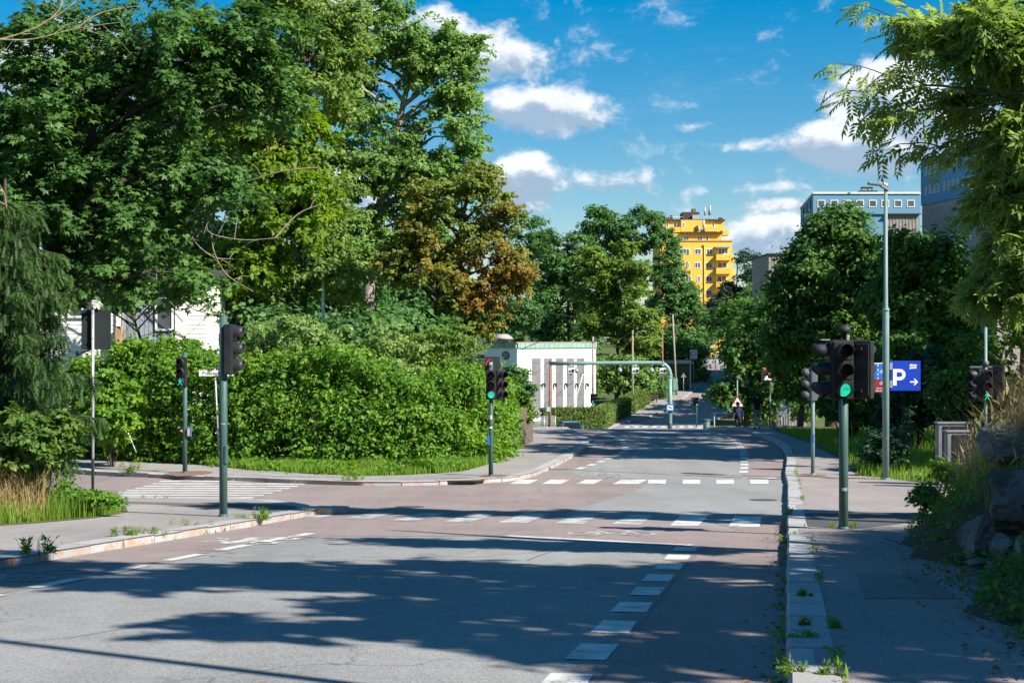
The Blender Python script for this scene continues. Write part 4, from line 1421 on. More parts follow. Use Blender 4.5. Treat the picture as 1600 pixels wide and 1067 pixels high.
# --- grass
def grass(name, poly, n, h, wd, mat, seed, zf=None, straw=0.0, kind='stuff', lean=.35):
    g = np.random.default_rng(seed)
    P_ = [Vector((p[0], p[1])) for p in poly]
    x0, x1 = min(p.x for p in P_), max(p.x for p in P_)
    y0, y1 = min(p.y for p in P_), max(p.y for p in P_)
    X, Yv = [], []
    pa = np.array([(p.x, p.y) for p in P_])
    tot = 0
    while tot < n:
        q = np.column_stack([g.uniform(x0, x1, n * 2), g.uniform(y0, y1, n * 2)])
        ins = np.zeros(len(q), bool)
        j = len(pa) - 1
        for i in range(len(pa)):
            c = ((pa[i, 1] > q[:, 1]) != (pa[j, 1] > q[:, 1])) & (q[:, 0] < (pa[j, 0] - pa[i, 0]) * (q[:, 1] - pa[i, 1]) / (pa[j, 1] - pa[i, 1] + 1e-12) + pa[i, 0])
            ins ^= c
            j = i
        q = q[ins]
        X.append(q)
        tot += len(q)
    q = np.concatenate(X)[:n]
    z = np.array([zf(a, b_) for a, b_ in q]) if zf else np.interp(q[:, 1], KY, KZ) + .12
    base = np.column_stack([q, z])
    hh = h * (.5 + g.random(n) * .8) * (.75 + .5 * np.array([noise.noise(Vector((a * .8, b_ * .8, seed))) + .5 for a, b_ in q]))
    an = g.uniform(0, 2 * np.pi, n)
    sdx = np.column_stack([np.cos(an), np.sin(an), np.zeros(n)]) * wd / 2
    an2 = g.uniform(0, 2 * np.pi, n)
    ln = np.column_stack([np.cos(an2), np.sin(an2), np.zeros(n)]) * (hh * lean * g.random(n))[:, None]
    mid = base + ln * .4 + np.column_stack([np.zeros(n), np.zeros(n), hh * .6])
    tip = base + ln * 1.2 + np.column_stack([np.zeros(n), np.zeros(n), hh])
    Vv = np.stack([base - sdx, base + sdx, mid + sdx * .7, mid - sdx * .7, tip], axis=1).reshape(-1, 3)
    T = np.array([(0, 1, 2), (0, 2, 3), (3, 2, 4)])[None] + (np.arange(n) * 5)[:, None, None]
    return fast(name, Vv, T.reshape(-1, 3), mat, None, kind)


ev = [Vector(p) for p in edgeF[3:]]
verge_poly = [tuple(p) for p in ev] + [(-24, 56), (-16, 53), (-13, 51), (-10, 49.4), (-7.5, 48.8), (-5, 48.6), (-2.6, 49), (-1.2, 51), (-.6, 54), (-.2, 60), (-.2, 70)]
grass('grass', verge_poly, 32000, .26, .028, LM_GRASS, 400)
grass('grass', [(p[0], p[1] - .12) for p in edgeF[3:]] + [(p[0], p[1] + .5) for p in edgeF[3:][::-1]], 7000, .2, .02, LM_GRASS, 404)
gl = [G(-200, 796, .13), G(100, 791, .13), G(186, 792, .13), G(188, 799, .13), G(145, 807, .13), G(60, 814.5, .13), G(-60, 822, .13)]
grass('grass', gl, 9000, .36, .014, LM_GRASS, 401)
g2 = [G(-200, 796, .13), G(60, 790, .13), G(75, 811, .13), G(-60, 822, .13)]
grass('dry_grass', g2, 5500, .8, .013, LM_STRAW, 402, lean=.6)
grass('grass', [G(1338, 744, .13), G(1345, 737, .13), G(1310, 712, .13), G(1262, 690, .13), G(1215, 674, .13), (20, 68), (22, 44), G(1475, 757, .13)], 15000, .3, .025, LM_GRASS, 403)
bp = [rs(2.2, 17.5), rs(1.95, 22.5), rs(3, 24.2), rs(7, 24.2), rs(7, 14), rs(3.6, 14)]
grass('grass', bp, 4500, .26, .010, LM_GRASS, 410, zf=bz)
bp2 = [rs(2.3, 19.3), rs(2.4, 22.6), rs(3.0, 23.6), rs(6, 24), rs(6, 14.5), rs(3.9, 15.2), rs(3.0, 17.4)]
grass('dry_grass', bp2, 5000, .85, .009, LM_STRAW, 411, zf=bz, lean=.7)
grass('grass', bp2, 4500, .34, .010, LM_GRASS, 412, zf=bz)
# leafy ground cover of the bank and the verge
g = np.random.default_rng(415)
q = []
while len(q) < 12000:
    r, s = g.uniform(1.85, 4.5), g.uniform(5, 23.5)
    if noise.noise(Vector((r * 1.3, s * 1.1, 3))) + g.random() * .5 < .12:
        continue
    x, y = rs(r, s)
    q.append((x, y, bz(x, y) + abs(g.normal()) * .09))
for _ in range(7000):
    r, s = 1.6 + abs(g.normal()) * .8, g.uniform(5, 17)
    x, y = rs(r, s)
    if bank_h(x, y) < .015 and g.random() < .9:
        continue
    q.append((x, y, bz(x, y) + abs(g.normal()) * .08))
q = np.array(q)
scatter_leaves('undergrowth', q, rnd_dirs(len(q), g) + np.array([0, 0, .8]), rnd_dirs(len(q), g), g.uniform(.04, .10, len(q)), 'diamond', LM_DARK)
q = []
while len(q) < 9000:
    t = g.random()
    i = g.integers(0, len(ev) - 1)
    p = ev[i].lerp(ev[i + 1], t)
    x, y = p.x + g.normal() * .6, p.y + .15 + abs(g.normal()) * 1.8
    if x > -1.4:
        continue
    if noise.noise(Vector((x * .6, y * .6, 9))) < -.02:
        continue
    q.append((x, y, zr(y) + .14 + g.random() * .28))
q = np.array(q)
scatter_leaves('undergrowth', q, rnd_dirs(len(q), g) + np.array([0, 0, .5]), rnd_dirs(len(q), g), g.uniform(.07, .16, len(q)), 'diamond', LM_HEDGE)
# seed heads on the dry grass
g = np.random.default_rng(420)
hd = []
for _ in range(420):
    r, s = g.uniform(2.4, 4.2), g.uniform(16.5, 23.3)
    x, y = rs(r, s)
    hd.append((x, y, bz(x, y) + g.uniform(.45, .85)))
hd = np.array(hd)
scatter_leaves('dry_grass', hd, rnd_dirs(len(hd), g), np.column_stack([g.normal(size=(len(hd), 2)) * .35, np.ones(len(hd))]), g.uniform(.14, .24, len(hd)), 'blade', LM_STRAW)
# fallen leaves along the right kerb and under the bank
n = 1900
g = np.random.default_rng(430)
fl = []
for i in range(n):
    if i < 450:
        r, s = -abs(g.normal()) * .12 - .01, g.uniform(5, 26)
        x, y = rs(r, s)
        z = zr(y) + .012
    else:
        r, s = 1.85 + g.normal() * .3, g.uniform(5, 21)
        x, y = rs(r, s)
        z = max(zr(y) + .13, bz(x, y) + .04)
    fl.append((x, y, z))
fl = np.array(fl)
nn2 = g.normal(size=(n, 3)) * .25
nn2[:, 2] += 1
scatter_leaves('fallen_leaves', fl, nn2, rnd_dirs(n, g), g.uniform(.03, .07, n), 'oval', leafmat('brown_leaf_litter', ((.12, .06, .03), (.2, .12, .06), (.08, .05, .03)), .1, 2))

# thin weeds and moss along the kerbs
kw_ = []
g = np.random.default_rng(440)
for path_, off0, off1, zz, n_ in ((kr_path, -.03, .02, .005, 330), (kr_path, .33, .02, .125, 420), (kl_path, .02, .02, .005, 160), (kl_path, -.35, .03, .125, 300), (kf_path, .03, .03, .005, 200)):
    pl_ = [p for p in path_ if 5 < p.y < 60]
    ofp = offset(pl_, off0)
    while n_ > 0:
        i = g.integers(0, len(pl_))
        p = ofp[i]
        if noise.noise(Vector((p.x * 1.7, p.y * 1.7, 5 + off0))) < .25:
            n_ -= .12
            continue
        kw_.append((p.x + g.normal() * abs(off1), p.y + g.normal() * .08, zr(p.y) + zz))
        n_ -= 1
kw_ = np.array(kw_)
scatter_leaves('kerb_weeds', kw_, rnd_dirs(len(kw_), g) + np.array([0, 0, .3]), g.normal(size=(len(kw_), 3)) * .6 + np.array([0, 0, 1]), g.uniform(.03, .11, len(kw_)), 'blade', LM_GRASS)
# weeds growing in the kerb joints
weeds = [(1240, 1058, .12, 'bright weed tuft at the near end of the right kerb'), (1254, 935, .10, 'thin grass tuft in a joint of the right kerb'), (1232, 838, .16, 'weed tuft on the road side of the right kerb'), (1236, 805, .14, 'dry weed on the right kerb by the zebra crossing'), (1255, 980, .08, 'grass in the third near joint of the right kerb'), (1258, 1000, .09, 'low grass in the second near joint of the right kerb'),
         (1300, 985, .1, 'grass strip tuft behind the right kerb stones'), (1308, 1062, .1, 'grass tuft behind the nearest right kerb stone'),
         (202, 840, .2, 'upright weed on the left walkway edge'), (232, 836, .14, 'spreading weed on the left kerb'), (398, 812, .26, 'tallest weed at the corner of the left kerb'), (375, 813, .14, 'low weed on the left kerb near the corner'), (62, 868, .25, 'shaded weed in a left kerb joint'), (553, 752, .3, 'weed on the far kerb in the sunny stretch'), (197, 740, .35, 'weed on the far left kerb'), (305, 822, .12, 'flat weed between left kerb and walkway'), (1302, 826, .1, 'small weed left of the near right signal post'), (1333, 826, .1, 'small weed right of the near right signal post')]
for i, (u, v, h, lab) in enumerate(weeds):
    g = np.random.default_rng(500 + i)
    x, y = G(u, v, .1)
    root = thing('weed', lab, 'weed', (x, y, zr(y) + (.1 if u != 1232 else .0)), 0, 'weeds along the kerbs')
    n = 260
    w = h * .55
    if 'low' in lab or 'flat' in lab or 'spreading' in lab:
        w = h * 1.5
    an = g.uniform(0, 6.28, n)
    rr_ = np.abs(g.normal(size=n)) * w * .35
    cen = g.integers(0, 5, n)
    cx_, cy_2 = (g.normal(size=5) * w * .9)[cen], (g.normal(size=5) * w * .25)[cen]
    z = g.random(n) * h * (g.uniform(.35, 1.1, 5))[cen]
    pos = np.column_stack([cx_ + np.cos(an) * rr_ * (.35 + z / h * .65), cy_2 + np.sin(an) * rr_ * (.35 + z / h * .65), z])
    tan = np.column_stack([np.cos(an), np.sin(an), np.ones(n) * 1.1]) + g.normal(size=(n, 3)) * .3
    scatter_leaves('foliage', pos, rnd_dirs(n, g) + np.array([0, 0, .6]), tan, g.uniform(.15, .42, n) * max(h, .12), 'blade', LM_GRASS, root)
    b = B()
    for k in range(5):
        b.tube([(0, 0, -.03), (g.normal() * w * .15, g.normal() * w * .15, h * .5), (g.normal() * w * .3, g.normal() * w * .3, h * .95)], [.004, .003, .002], 4, False)
    b.obj('stem', M_TWIG, root, 'stuff')

def smooth3d(pts, k=4):
    out_ = []
    n = len(pts)
    for i in range(n - 1):
        p0, p1, p2, p3 = pts[max(i - 1, 0)], pts[i], pts[i + 1], pts[min(i + 2, n - 1)]
        for j in range(k):
            t = j / k
            out_.append(.5 * ((2 * p1) + (p2 - p0) * t + (2 * p0 - 5 * p1 + 4 * p2 - p3) * t * t + (3 * p1 - p0 - 3 * p2 + p3) * t ** 3))
    out_.append(pts[-1])
    return out_


# bare hanging branches by the yellowing maple
b = B()
o = Vector(maple_b.location)
for tw in ([(500, 262), (440, 268), (380, 285), (335, 290), (310, 282)], [(390, 292), (350, 310), (325, 345), (330, 365), (380, 375), (430, 372)], [(345, 310), (310, 340), (300, 370), (330, 400), (365, 405)], [(330, 365), (335, 395), (355, 430), (395, 455)], [(205, 385), (215, 410), (228, 440), (226, 470)], [(190, 380), (200, 420), (210, 480), (245, 530)], [(235, 400), (250, 425), (275, 460), (300, 482), (345, 495)], [(290, 400), (300, 440), (320, 470), (360, 498)], [(430, 372), (465, 335), (500, 320)], [(210, 490), (208, 515), (215, 535)]):
    pts = smooth3d([P(u, v, 52.0 + .2 * i) - o for i, (u, v) in enumerate(tw)])
    b.tube(pts, list(np.linspace(.034, .012, len(pts))), 5, False)
    for q in range(3, len(pts) - 1, 3):
        e_ = pts[q] + Vector((g.normal() * .5, g.normal() * .4, g.normal() * .5))
        b.tube([pts[q], pts[q].lerp(e_, .5) + Vector((0, 0, .08)), e_], [.014, .011, .007], 4, False)
b.obj('dead_branches', M_TWIG, maple_b, 'stuff')
b = B()
o = Vector(maple_a.location)
for tw in ([(-40, 62), (0, 62), (60, 42), (110, 10), (130, -15)], [(0, 62), (50, 62), (120, 45), (190, 35)], [(60, 42), (90, 20), (100, -10)], [(-20, 300), (5, 300), (14, 345), (35, 355)], [(120, 45), (160, 20), (230, 8)]):
    pts = smooth3d([P(u, v, 26 + .1 * i) - o for i, (u, v) in enumerate(tw)])
    b.tube(pts, list(np.linspace(.02, .006, len(pts))), 5, False)
    for q in range(2, len(pts) - 1, 2):
        e_ = pts[q] + Vector((g.normal() * .3, g.normal() * .3, g.normal() * .3))
        b.tube([pts[q], pts[q].lerp(e_, .5) + Vector((0, 0, .04)), e_], [.008, .006, .003], 4, False)
b.obj('dead_branches', pm('lichen_twig', (.30, .24, .12), (.16, .14, .11), 9, .9), maple_a, 'stuff')
# ================================================================== BUILDINGS
M_GLASS = pm('window_glass', (.05, .06, .075), (.09, .10, .12), .4, .12, spec=.6)
M_WHITE = pm('white_frame', (.72, .72, .70), (.66, .66, .64), 2, .6)
M_YEL = pm('yellow_render', (.78, .46, .075), (.74, .43, .07), .35, .85, c3=(.70, .40, .07), s3=.15)
M_DARKR = pm('dark_roofing', (.055, .052, .055), (.04, .04, .042), 2, .7)
M_BRICK = pm('chimney_brick', (.22, .12, .085), (.16, .09, .07), 6, .9)
M_METAL = pm('pale_metal', (.45, .46, .47), (.38, .39, .40), 3, .45, metal=.3)


def window(parent, c, w, h, face, mull=1, fr=.09, name='window', fmat=None, proud=.06):
    """window standing on a wall; face = outward direction (unit, horizontal). frame is the part, panes its children"""
    face = Vector(face).normalized()
    side = Vector((-face.y, face.x, 0))
    o = Vector(parent.location)
    q = Matrix((side, -face, Vector((0, 0, 1)))).transposed()   # columns: side, -face, up
    R3 = q
    b = B()
    for (dx, dz, sw, sh) in ((-w / 2 + fr / 2, 0, fr, h), (w / 2 - fr / 2, 0, fr, h), (0, h / 2 - fr / 2, w - 2 * fr, fr), (0, -h / 2 + fr / 2, w - 2 * fr, fr)):
        b.box(R3 @ Vector((dx, 0, dz)), (sw, proud * 2, sh), R3)
    for k in range(mull):
        dx = -w / 2 + w * (k + 1) / (mull + 1)
        b.box(R3 @ Vector((dx, 0, 0)), (fr * .8, proud * 1.7, h - 2 * fr), R3)
    f = b.obj(name, fmat or M_WHITE, parent)
    f.location = Vector(c) - o + face * .0
    n_ = mull + 1
    for k in range(n_):
        b = B()
        a0 = -w / 2 + fr + (w - 2 * fr) * k / n_
        a1 = -w / 2 + fr + (w - 2 * fr) * (k + 1) / n_
        b.box(R3 @ Vector(((a0 + a1) / 2, -.012, 0)), (a1 - a0 - fr * .5, .03, h - 2 * fr), R3)
        b.obj('pane', M_GLASS, f)
    return f


def box_part(parent, name, lo, hi, mat, bevel=0, rz=0):
    o = Vector(parent.location)
    lo, hi = Vector(lo), Vector(hi)
    b = B()
    b.box((lo + hi) / 2 - o, [abs(hi[i] - lo[i]) for i in range(3)], Matrix.Rotation(rz, 3, 'Z') if rz else None, bevel)
    return b.obj(name, mat, parent)


# --- yellow apartment block, front at Y = 300
YB = 300.0
K = YB / F
ub = lambda cx: 1000 + cx / 4.104      # crop coordinates to photograph pixels
vb = lambda cy_: 310 + cy_ / 4.104
X_ = lambda cx: (ub(cx) - 800) * K
Z_ = lambda cy_: CZ + (533.5 - vb(cy_)) * K
yb = thing('apartment_block', 'yellow apartment block with stepped top storeys and balconies', 'building', (X_(400), YB, zr(YB) - .5))
gz = zr(YB) - .6
box_part(yb, 'wall', (X_(130), YB, gz), (X_(590), YB + 16, Z_(272)), M_YEL)
box_part(yb, 'parapet', (X_(128), YB - .12, Z_(278)), (X_(592), YB + 16.1, Z_(268)), pm('ochre_cap', (.45, .25, .06), (.4, .22, .05), 1, .8))
box_part(yb, 'recessed_storey', (X_(150), YB + 1.8, Z_(271)), (X_(534), YB + 15, Z_(219)), M_YEL)
box_part(yb, 'roof_edge', (X_(264), YB + 1.0, Z_(220)), (X_(536), YB + 15.2, Z_(212)), M_DARKR)
box_part(yb, 'recessed_storey', (X_(112), YB + 3.2, Z_(225)), (X_(554), YB + 15, Z_(135)), M_YEL)
box_part(yb, 'recessed_storey', (X_(272), YB + 2.4, Z_(211)), (X_(424), YB + 3.4, Z_(133)), M_YEL)
box_part(yb, 'roof_edge', (X_(108), YB + 2.7, Z_(136)), (X_(558), YB + 15.3, Z_(127)), M_DARKR)
box_part(yb, 'terrace_wall', (X_(170), YB + 1.6, Z_(214)), (X_(266), YB + 3.1, Z_(180)), M_YEL)
box_part(yb, 'terrace_wall', (X_(424), YB + 1.7, Z_(209)), (X_(504), YB + 3.1, Z_(180)), M_YEL)
box_part(yb, 'terrace_wall', (X_(535), YB + 1.7, Z_(232)), (X_(580), YB + 5, Z_(197)), M_YEL)
box_part(yb, 'penthouse', (X_(288), YB + 4, Z_(128)), (X_(397), YB + 9, Z_(77)), M_DARKR)
box_part(yb, 'penthouse', (X_(350), YB + 3.5, Z_(127)), (X_(396), YB + 3.98, Z_(97)), M_METAL)
box_part(yb, 'chimney', (X_(355), YB + 5, Z_(78)), (X_(378), YB + 7, Z_(52)), M_BRICK)
box_part(yb, 'roof_vent', (X_(182), YB + 4, Z_(126)), (X_(224), YB + 5, Z_(112)), M_DARKR)
box_part(yb, 'roof_vent', (X_(206), YB + 4.2, Z_(112)), (X_(222), YB + 4.8, Z_(98)), M_DARKR)
box_part(yb, 'roof_vent', (X_(524), YB + 4, Z_(126)), (X_(548), YB + 5.2, Z_(113)), M_DARKR)
b = B()
o = Vector(yb.location)
for cx, c0, c1, r in ((436, 115, 42, .16), (469, 112, 34, .24), (462, 112, 60, .1)):
    b.tube([Vector((X_(cx), YB + 5, Z_(127))) - o, Vector((X_(cx), YB + 5, Z_(c0 - 18))) - o], .05, 6)
    b.tube([Vector((X_(cx), YB + 5, Z_(c0 - 18))) - o, Vector((X_(cx), YB + 5, Z_(c1))) - o], r, 8)
b.tube([Vector((X_(475), YB + 5, Z_(95))) - o, Vector((X_(500), YB + 5, Z_(126))) - o], .04, 5)
b.obj('antenna', M_METAL, yb)
b = B()
for cx in range(135, 288, 22):
    b.tube([Vector((X_(cx), YB + 3.2, Z_(127))) - o, Vector((X_(cx), YB + 3.2, Z_(110))) - o], .04, 5)
b.tube([Vector((X_(130), YB + 3.2, Z_(111))) - o, Vector((X_(288), YB + 3.2, Z_(111))) - o], .04, 5)
b.obj('railing', M_METAL, yb)
b = B()
for (cx, c0, c1, r) in ((414, 205, 135, .28), (385, 205, 188, .2), (402, 205, 185, .2)):
    b.tube([Vector((X_(cx), YB + 1.4, Z_(c0))) - o, Vector((X_(cx), YB + 1.4, Z_(c1))) - o], r, 8)
b.obj('flue', M_METAL, yb)
wins = []
for row, lst in (((322, 360), [(255, 318, 2), (350, 392, 1), (425, 465, 1), (500, 566, 2)]), ((410, 449), [(288, 316, 1), (350, 390, 1), (423, 464, 1), (495, 560, 1), (230, 262, 1)]), ((497, 536), [(365, 390, 1), (423, 464, 1), (493, 556, 1), (290, 330, 1)]),
                 ((586, 626), [(422, 463, 1), (500, 560, 1), (350, 390, 1)]), ((672, 711), [(423, 463, 1), (350, 390, 1), (500, 560, 1)]), ((760, 800), [(285, 320, 1), (350, 390, 1), (423, 463, 1), (500, 560, 1)]), ((850, 890), [(285, 320, 1), (423, 463, 1), (500, 560, 1)]), ((940, 980), [(362, 388, 1), (420, 456, 1), (526, 546, 0)])):
    for a, c, m_ in lst:
        wins.append((a, c, row[0], row[1], 0.0, m_))
for a, c, m_ in ((285, 323, 1), (371, 410, 1), (428, 449, 0), (222, 244, 0)):
    wins.append((a, c, 238, 270, 1.8, m_))
for a, c, r0, r1 in ((162, 195, 148, 180), (222, 246, 147, 181), (250, 266, 147, 181), (405, 420, 152, 180), (473, 493, 148, 180)):
    wins.append((a, c, r0, r1, 3.2, 1 if c - a > 25 else 0))
wins.append((281, 297, 148, 178, 2.4, 0))
for a, c, r0, r1, dy, m_ in wins:
    window(yb, ((X_(a) + X_(c)) / 2, YB + dy, (Z_(r0) + Z_(r1)) / 2), X_(c) - X_(a), Z_(r0) - Z_(r1), (0, -1, 0), m_, .14)
for r0, r1 in ((362, 399), (448, 486), (534, 573), (622, 660), (708, 748)):
    f = box_part(yb, 'balcony', (X_(484), YB - 1.35, Z_(r1)), (X_(578), YB - .003, Z_(r0)), M_YEL)
    box_part(yb, 'balcony', (X_(578) + .01, YB + 1.0, Z_(r1 + 5)), (X_(617), YB + 5, Z_(r0 + 6)), M_YEL)
box_part(yb, 'awning', (X_(478), YB - 1.2, Z_(318)), (X_(572), YB - .003, Z_(308)), M_METAL)
b = B()
b.tube([Vector((X_(413), YB - .12, Z_(940))) - o, Vector((X_(413), YB - .12, Z_(303))) - o], .11, 8)
b.box(Vector((X_(413), YB - .14, Z_(300))) - o, (.5, .3, .35))
b.obj('downpipe', M_YEL, yb)

# --- white hall with grey panels and a copper fascia
M_WALLW = pm('white_render', (.80, .80, .78), (.74, .74, .72), .5, .85, c3=(.58, .57, .54), s3=.6, lo3=.56, hi3=.85)
M_PANEL = pm('grey_panel', (.17, .17, .18), (.14, .14, .15), .8, .7)
M_COPPER = pm('green_copper', (.23, .37, .31), (.17, .29, .25), 1.2, .7, c3=(.30, .42, .37), s3=.5)
A = P(808, 655, 160)
Bc = P(931, 655, 170)
Cc = P(757, 655, 168)
zb = zr(165) - .4
zt = CZ + (533.5 - 535) * 160 / F
z1 = CZ + (533.5 - 544) * 160 / F
hall = thing('hall', 'white flat roofed hall with tall grey panels and green copper edge', 'building', (A.x, A.y, zb))
o = Vector(hall.location)


def prism_part(parent, name, pts2, z0, z1_, mat, grow=0.0):
    o_ = Vector(parent.location)
    c = sum((Vector(p[:2]) for p in pts2), Vector((0, 0))) / len(pts2)
    pp = []
    for p in pts2:
        q = Vector(p[:2])
        q = q + (q - c).normalized() * grow
        pp.append(Vector((q.x, q.y, z0)) - o_)
    b_ = B()
    b_.prism(pp, (0, 0, z1_ - z0))
    return b_.obj(name, mat, parent)


foot = [A, Bc, Bc + (Cc - A), Cc]
prism_part(hall, 'wall', foot, zb, z1 + .05, M_WALLW)
rf = prism_part(hall, 'roof', foot, zt - .08, zt + .06, pm('rusty_roof_edge', (.30, .16, .12), (.25, .22, .2), 1, .8), .28)
fr_dir = (Bc - A)
fr_dir.z = 0
FL = fr_dir.length
fr_dir.normalize()
fn = Vector((fr_dir.y, -fr_dir.x, 0))
sd_dir = (Cc - A)
sd_dir.z = 0
SL = sd_dir.length
sd_dir.normalize()
sn = Vector((-sd_dir.y, sd_dir.x, 0))
if sn.x > 0:
    sn = -sn


def sheetstrip(start, d_, n_, L, cnt, z0, z1_, name, mat, parent, out_=.12, gap=.02):
    for k in range(cnt):
        b_ = B()
        w = L / cnt
        p = Vector(start) + d_ * (w * (k + .5)) + n_ * (out_ / 2 + (.015 if k % 2 else 0))
        rot = Matrix((d_, -n_, Vector((0, 0, 1)))).transposed()
        b_.box(Vector((p.x, p.y, (z0 + z1_) / 2)) - Vector(parent.location), (w - gap, out_, z1_ - z0), rot)
        b_.obj(name, mat, parent)


sheetstrip((A.x, A.y, 0), fr_dir, fn, FL, 34, z1, zt - .09, 'copper_sheet', M_COPPER, hall, .16)
sheetstrip((A.x, A.y, 0), sd_dir, sn, SL, 10, z1, zt - .09, 'copper_sheet', M_COPPER, hall, .16)
# panels: pixel columns on the lit face
def face_at(u):
    # point of the front face seen at column u
    m_ = (u - 800) / F
    t = (m_ * A.y - A.x) / (fr_dir.x - m_ * fr_dir.y)
    return Vector((A.x, A.y, 0)) + fr_dir * t


cu = lambda cx: 730 + cx / 5.333
cv = lambda cy_: 500 + cy_ / 5.333
rotF = Matrix((fr_dir, -fn, Vector((0, 0, 1)))).transposed()
for k, (a, c) in enumerate(((540, 611), (640, 707), (736, 798), (827, 888), (914, 974))):
    p, q = face_at(cu(a)), face_at(cu(c))
    ym = (p.y + q.y) / 2
    ztop = CZ + (533.5 - cv(317)) * ym / F
    zs = [ztop, CZ + (533.5 - cv(357)) * ym / F]
    z = zs[1]
    while z > zb + 1.2:
        z -= 1.25
        zs.append(z)
    pan = None
    for (za, zb2) in zip(zs, zs[1:]):
        b = B()
        m_ = (p + q) / 2 + fn * .02
        b.box(Vector((m_.x, m_.y, (za + zb2) / 2)) - o, ((q - p).length, .06, za - zb2 - .03), rotF)
        b.obj('panel', M_PANEL, hall)
M_LAMPB = pm('black_metal', (.02, .02, .022), (.03, .03, .032), 4, .5)
for cx in (627, 722, 815, 903, 990):
    p = face_at(cu(cx)) + fn * .15
    zc = CZ + (533.5 - cv(538)) * p.y / F
    b = B()
    b.box(Vector((p.x, p.y, zc + .12)) - o, (.2, .3, .12), rotF)
    b.tube([Vector((p.x, p.y, zc + .1)) + fn * .12 - o, Vector((p.x, p.y, zc - .28)) + fn * .2 - o], [.16, .1], 8)
    b.obj('wall_lamp', M_LAMPB, hall)
# ventilator and the round wall emblem
vp = P(786, 528, 163)
b = B()
b.tube([Vector((vp.x, vp.y, zt)) - o, Vector((vp.x, vp.y, zt + .35)) - o], [.75, .75], 8)
b.tube([Vector((vp.x, vp.y, zt + .35)) - o, Vector((vp.x, vp.y, zt + .62)) - o, Vector((vp.x, vp.y, zt + .95)) - o], [1.2, 1.05, .55], 8)
b.obj('roof_ventilator', pm('weathered_metal', (.36, .33, .32), (.26, .23, .22), 2, .7), hall)
ec = P(796.5, 555.5, 162.2)
tE = (ec - A).dot(sd_dir)
ec2 = Vector((A.x, A.y, 0)) + sd_dir * 2.9 + sn * .03
ec2.z = CZ + (533.5 - 555.5) * 161 / F
b = B()
ring = [ec2 - o + sd_dir * 1.35 * math.cos(t) + Vector((0, 0, .48 * math.sin(t) * 1.0)) for t in [k * math.pi / 12 for k in range(24)]]
ring = [ec2 - o + sd_dir * 1.0 * math.cos(t) + Vector((0, 0, .5 * math.sin(t))) for t in [k * math.pi / 12 for k in range(24)]]
b.prism(ring, sn * .08)
e_ = b.obj('emblem', pm('dark_grey_disc', (.15, .155, .17), (.12, .125, .14), 3, .7), hall)
b = B()
pf = lambda x, z: ec2 - o + sn * .09 + sd_dir * (-x) + Vector((0, 0, z))
for q in ([(-.55, .18), (-.15, .24), (-.02, .05), (-.3, -.02)], [(-.05, -.05), (.25, .2), (.5, .1), (.15, -.1)], [(-.2, -.15), (-.05, -.3), (.2, -.28), (.05, -.14)]):
    b.prism([pf(x, z) for x, z in q], sn * .02)
b.obj('relief', pm('pale_relief', (.33, .34, .35), (.28, .29, .3), 3, .7), e_)

# --- blue office blocks far right
M_BLUE = pm('blue_cladding', (.115, .255, .37), (.105, .235, .345), .3, .7)
M_BLUED = pm('deep_blue_cladding', (.055, .20, .36), (.05, .18, .33), .3, .7)
M_WOOD = pm('grey_wood_cladding', (.30, .27, .25), (.22, .20, .19), 2, .9)
Yo = 190.0
K2 = Yo / F
X2 = lambda cx: (1220 + cx / 3.558 - 800) * K2
Z2 = lambda cy_: CZ + (533.5 - (220 + cy_ / 3.558)) * K2
XB = lambda cx: (1220 + cx / 3.558 - 800) * (Yo + 22) / F
of = thing('office_block', 'long pale blue office block with a row of square windows', 'building', (X2(400), Yo, zg(X2(400), Yo)))
prism_part(of, 'wall', [(X2(180), Yo), (X2(776), Yo), (X2(776), Yo + 22), (XB(110), Yo + 22)], Z2(408), Z2(296), M_BLUE)
prism_part(of, 'roof_edge', [(X2(177), Yo - .15), (X2(776), Yo - .15), (X2(776), Yo + 22.2), (XB(107), Yo + 22.2)], Z2(296), Z2(286), M_WHITE)
prism_part(of, 'lower_storey', [(X2(190), Yo + .25), (X2(776), Yo + .25), (X2(776), Yo + 22), (XB(118), Yo + 22)], zg(X2(400), Yo) - 3, Z2(409), M_BLUE)
for a in (203, 275, 347, 418, 489, 558, 629, 700):
    window(of, (X2(a + 22), Yo, Z2(350)), 43 / 3.558 * K2, 40 / 3.558 * K2, (0, -1, 0), 0, .1)
sdir = Vector((XB(110) - X2(180), 22, 0)).normalized()
snn = Vector((-sdir.y, sdir.x, 0))
for k in range(3):
    p = Vector((X2(180), Yo, 0)) + sdir * (4 + 6 * k)
    window(of, (p.x, p.y, Z2(362)), 1.0, 2.4, snn, 0, .12, fmat=M_DARKR)
b = B()
o = Vector(of.location)
for cx in range(592, 772, 9):
    b.box(Vector((X2(cx), Yo + .1 + (.05 if cx % 2 else 0), (Z2(640) + Z2(412)) / 2)) - o, (8.2 / 3.558 * K2, .2, Z2(412) - Z2(640)))
b.obj('wood_cladding', M_WOOD, of, 'stuff')
box_part(of, 'eave', (X2(585), Yo - .4, Z2(411)), (X2(776), Yo - .01, Z2(405)), M_DARKR)
b = B()
for cx in (500, 535, 560):
    b.tube([Vector((X2(cx), Yo + 5, Z2(288))) - o, Vector((X2(cx), Yo + 5, Z2(240))) - o], .07, 5)
b.box(Vector((X2(530), Yo + 5, Z2(240))) - o, (X2(565) - X2(498), .3, .25))
b.box(Vector((X2(535), Yo + 5, Z2(276))) - o, (2.4, 1.2, .9))
b.obj('roof_unit', M_LAMPB, of)
KT = 205 / F
X2 = lambda cx: (1220 + cx / 3.558 - 800) * KT
Z2 = lambda cy_: CZ + (533.5 - (220 + cy_ / 3.558)) * KT
Yo = 213
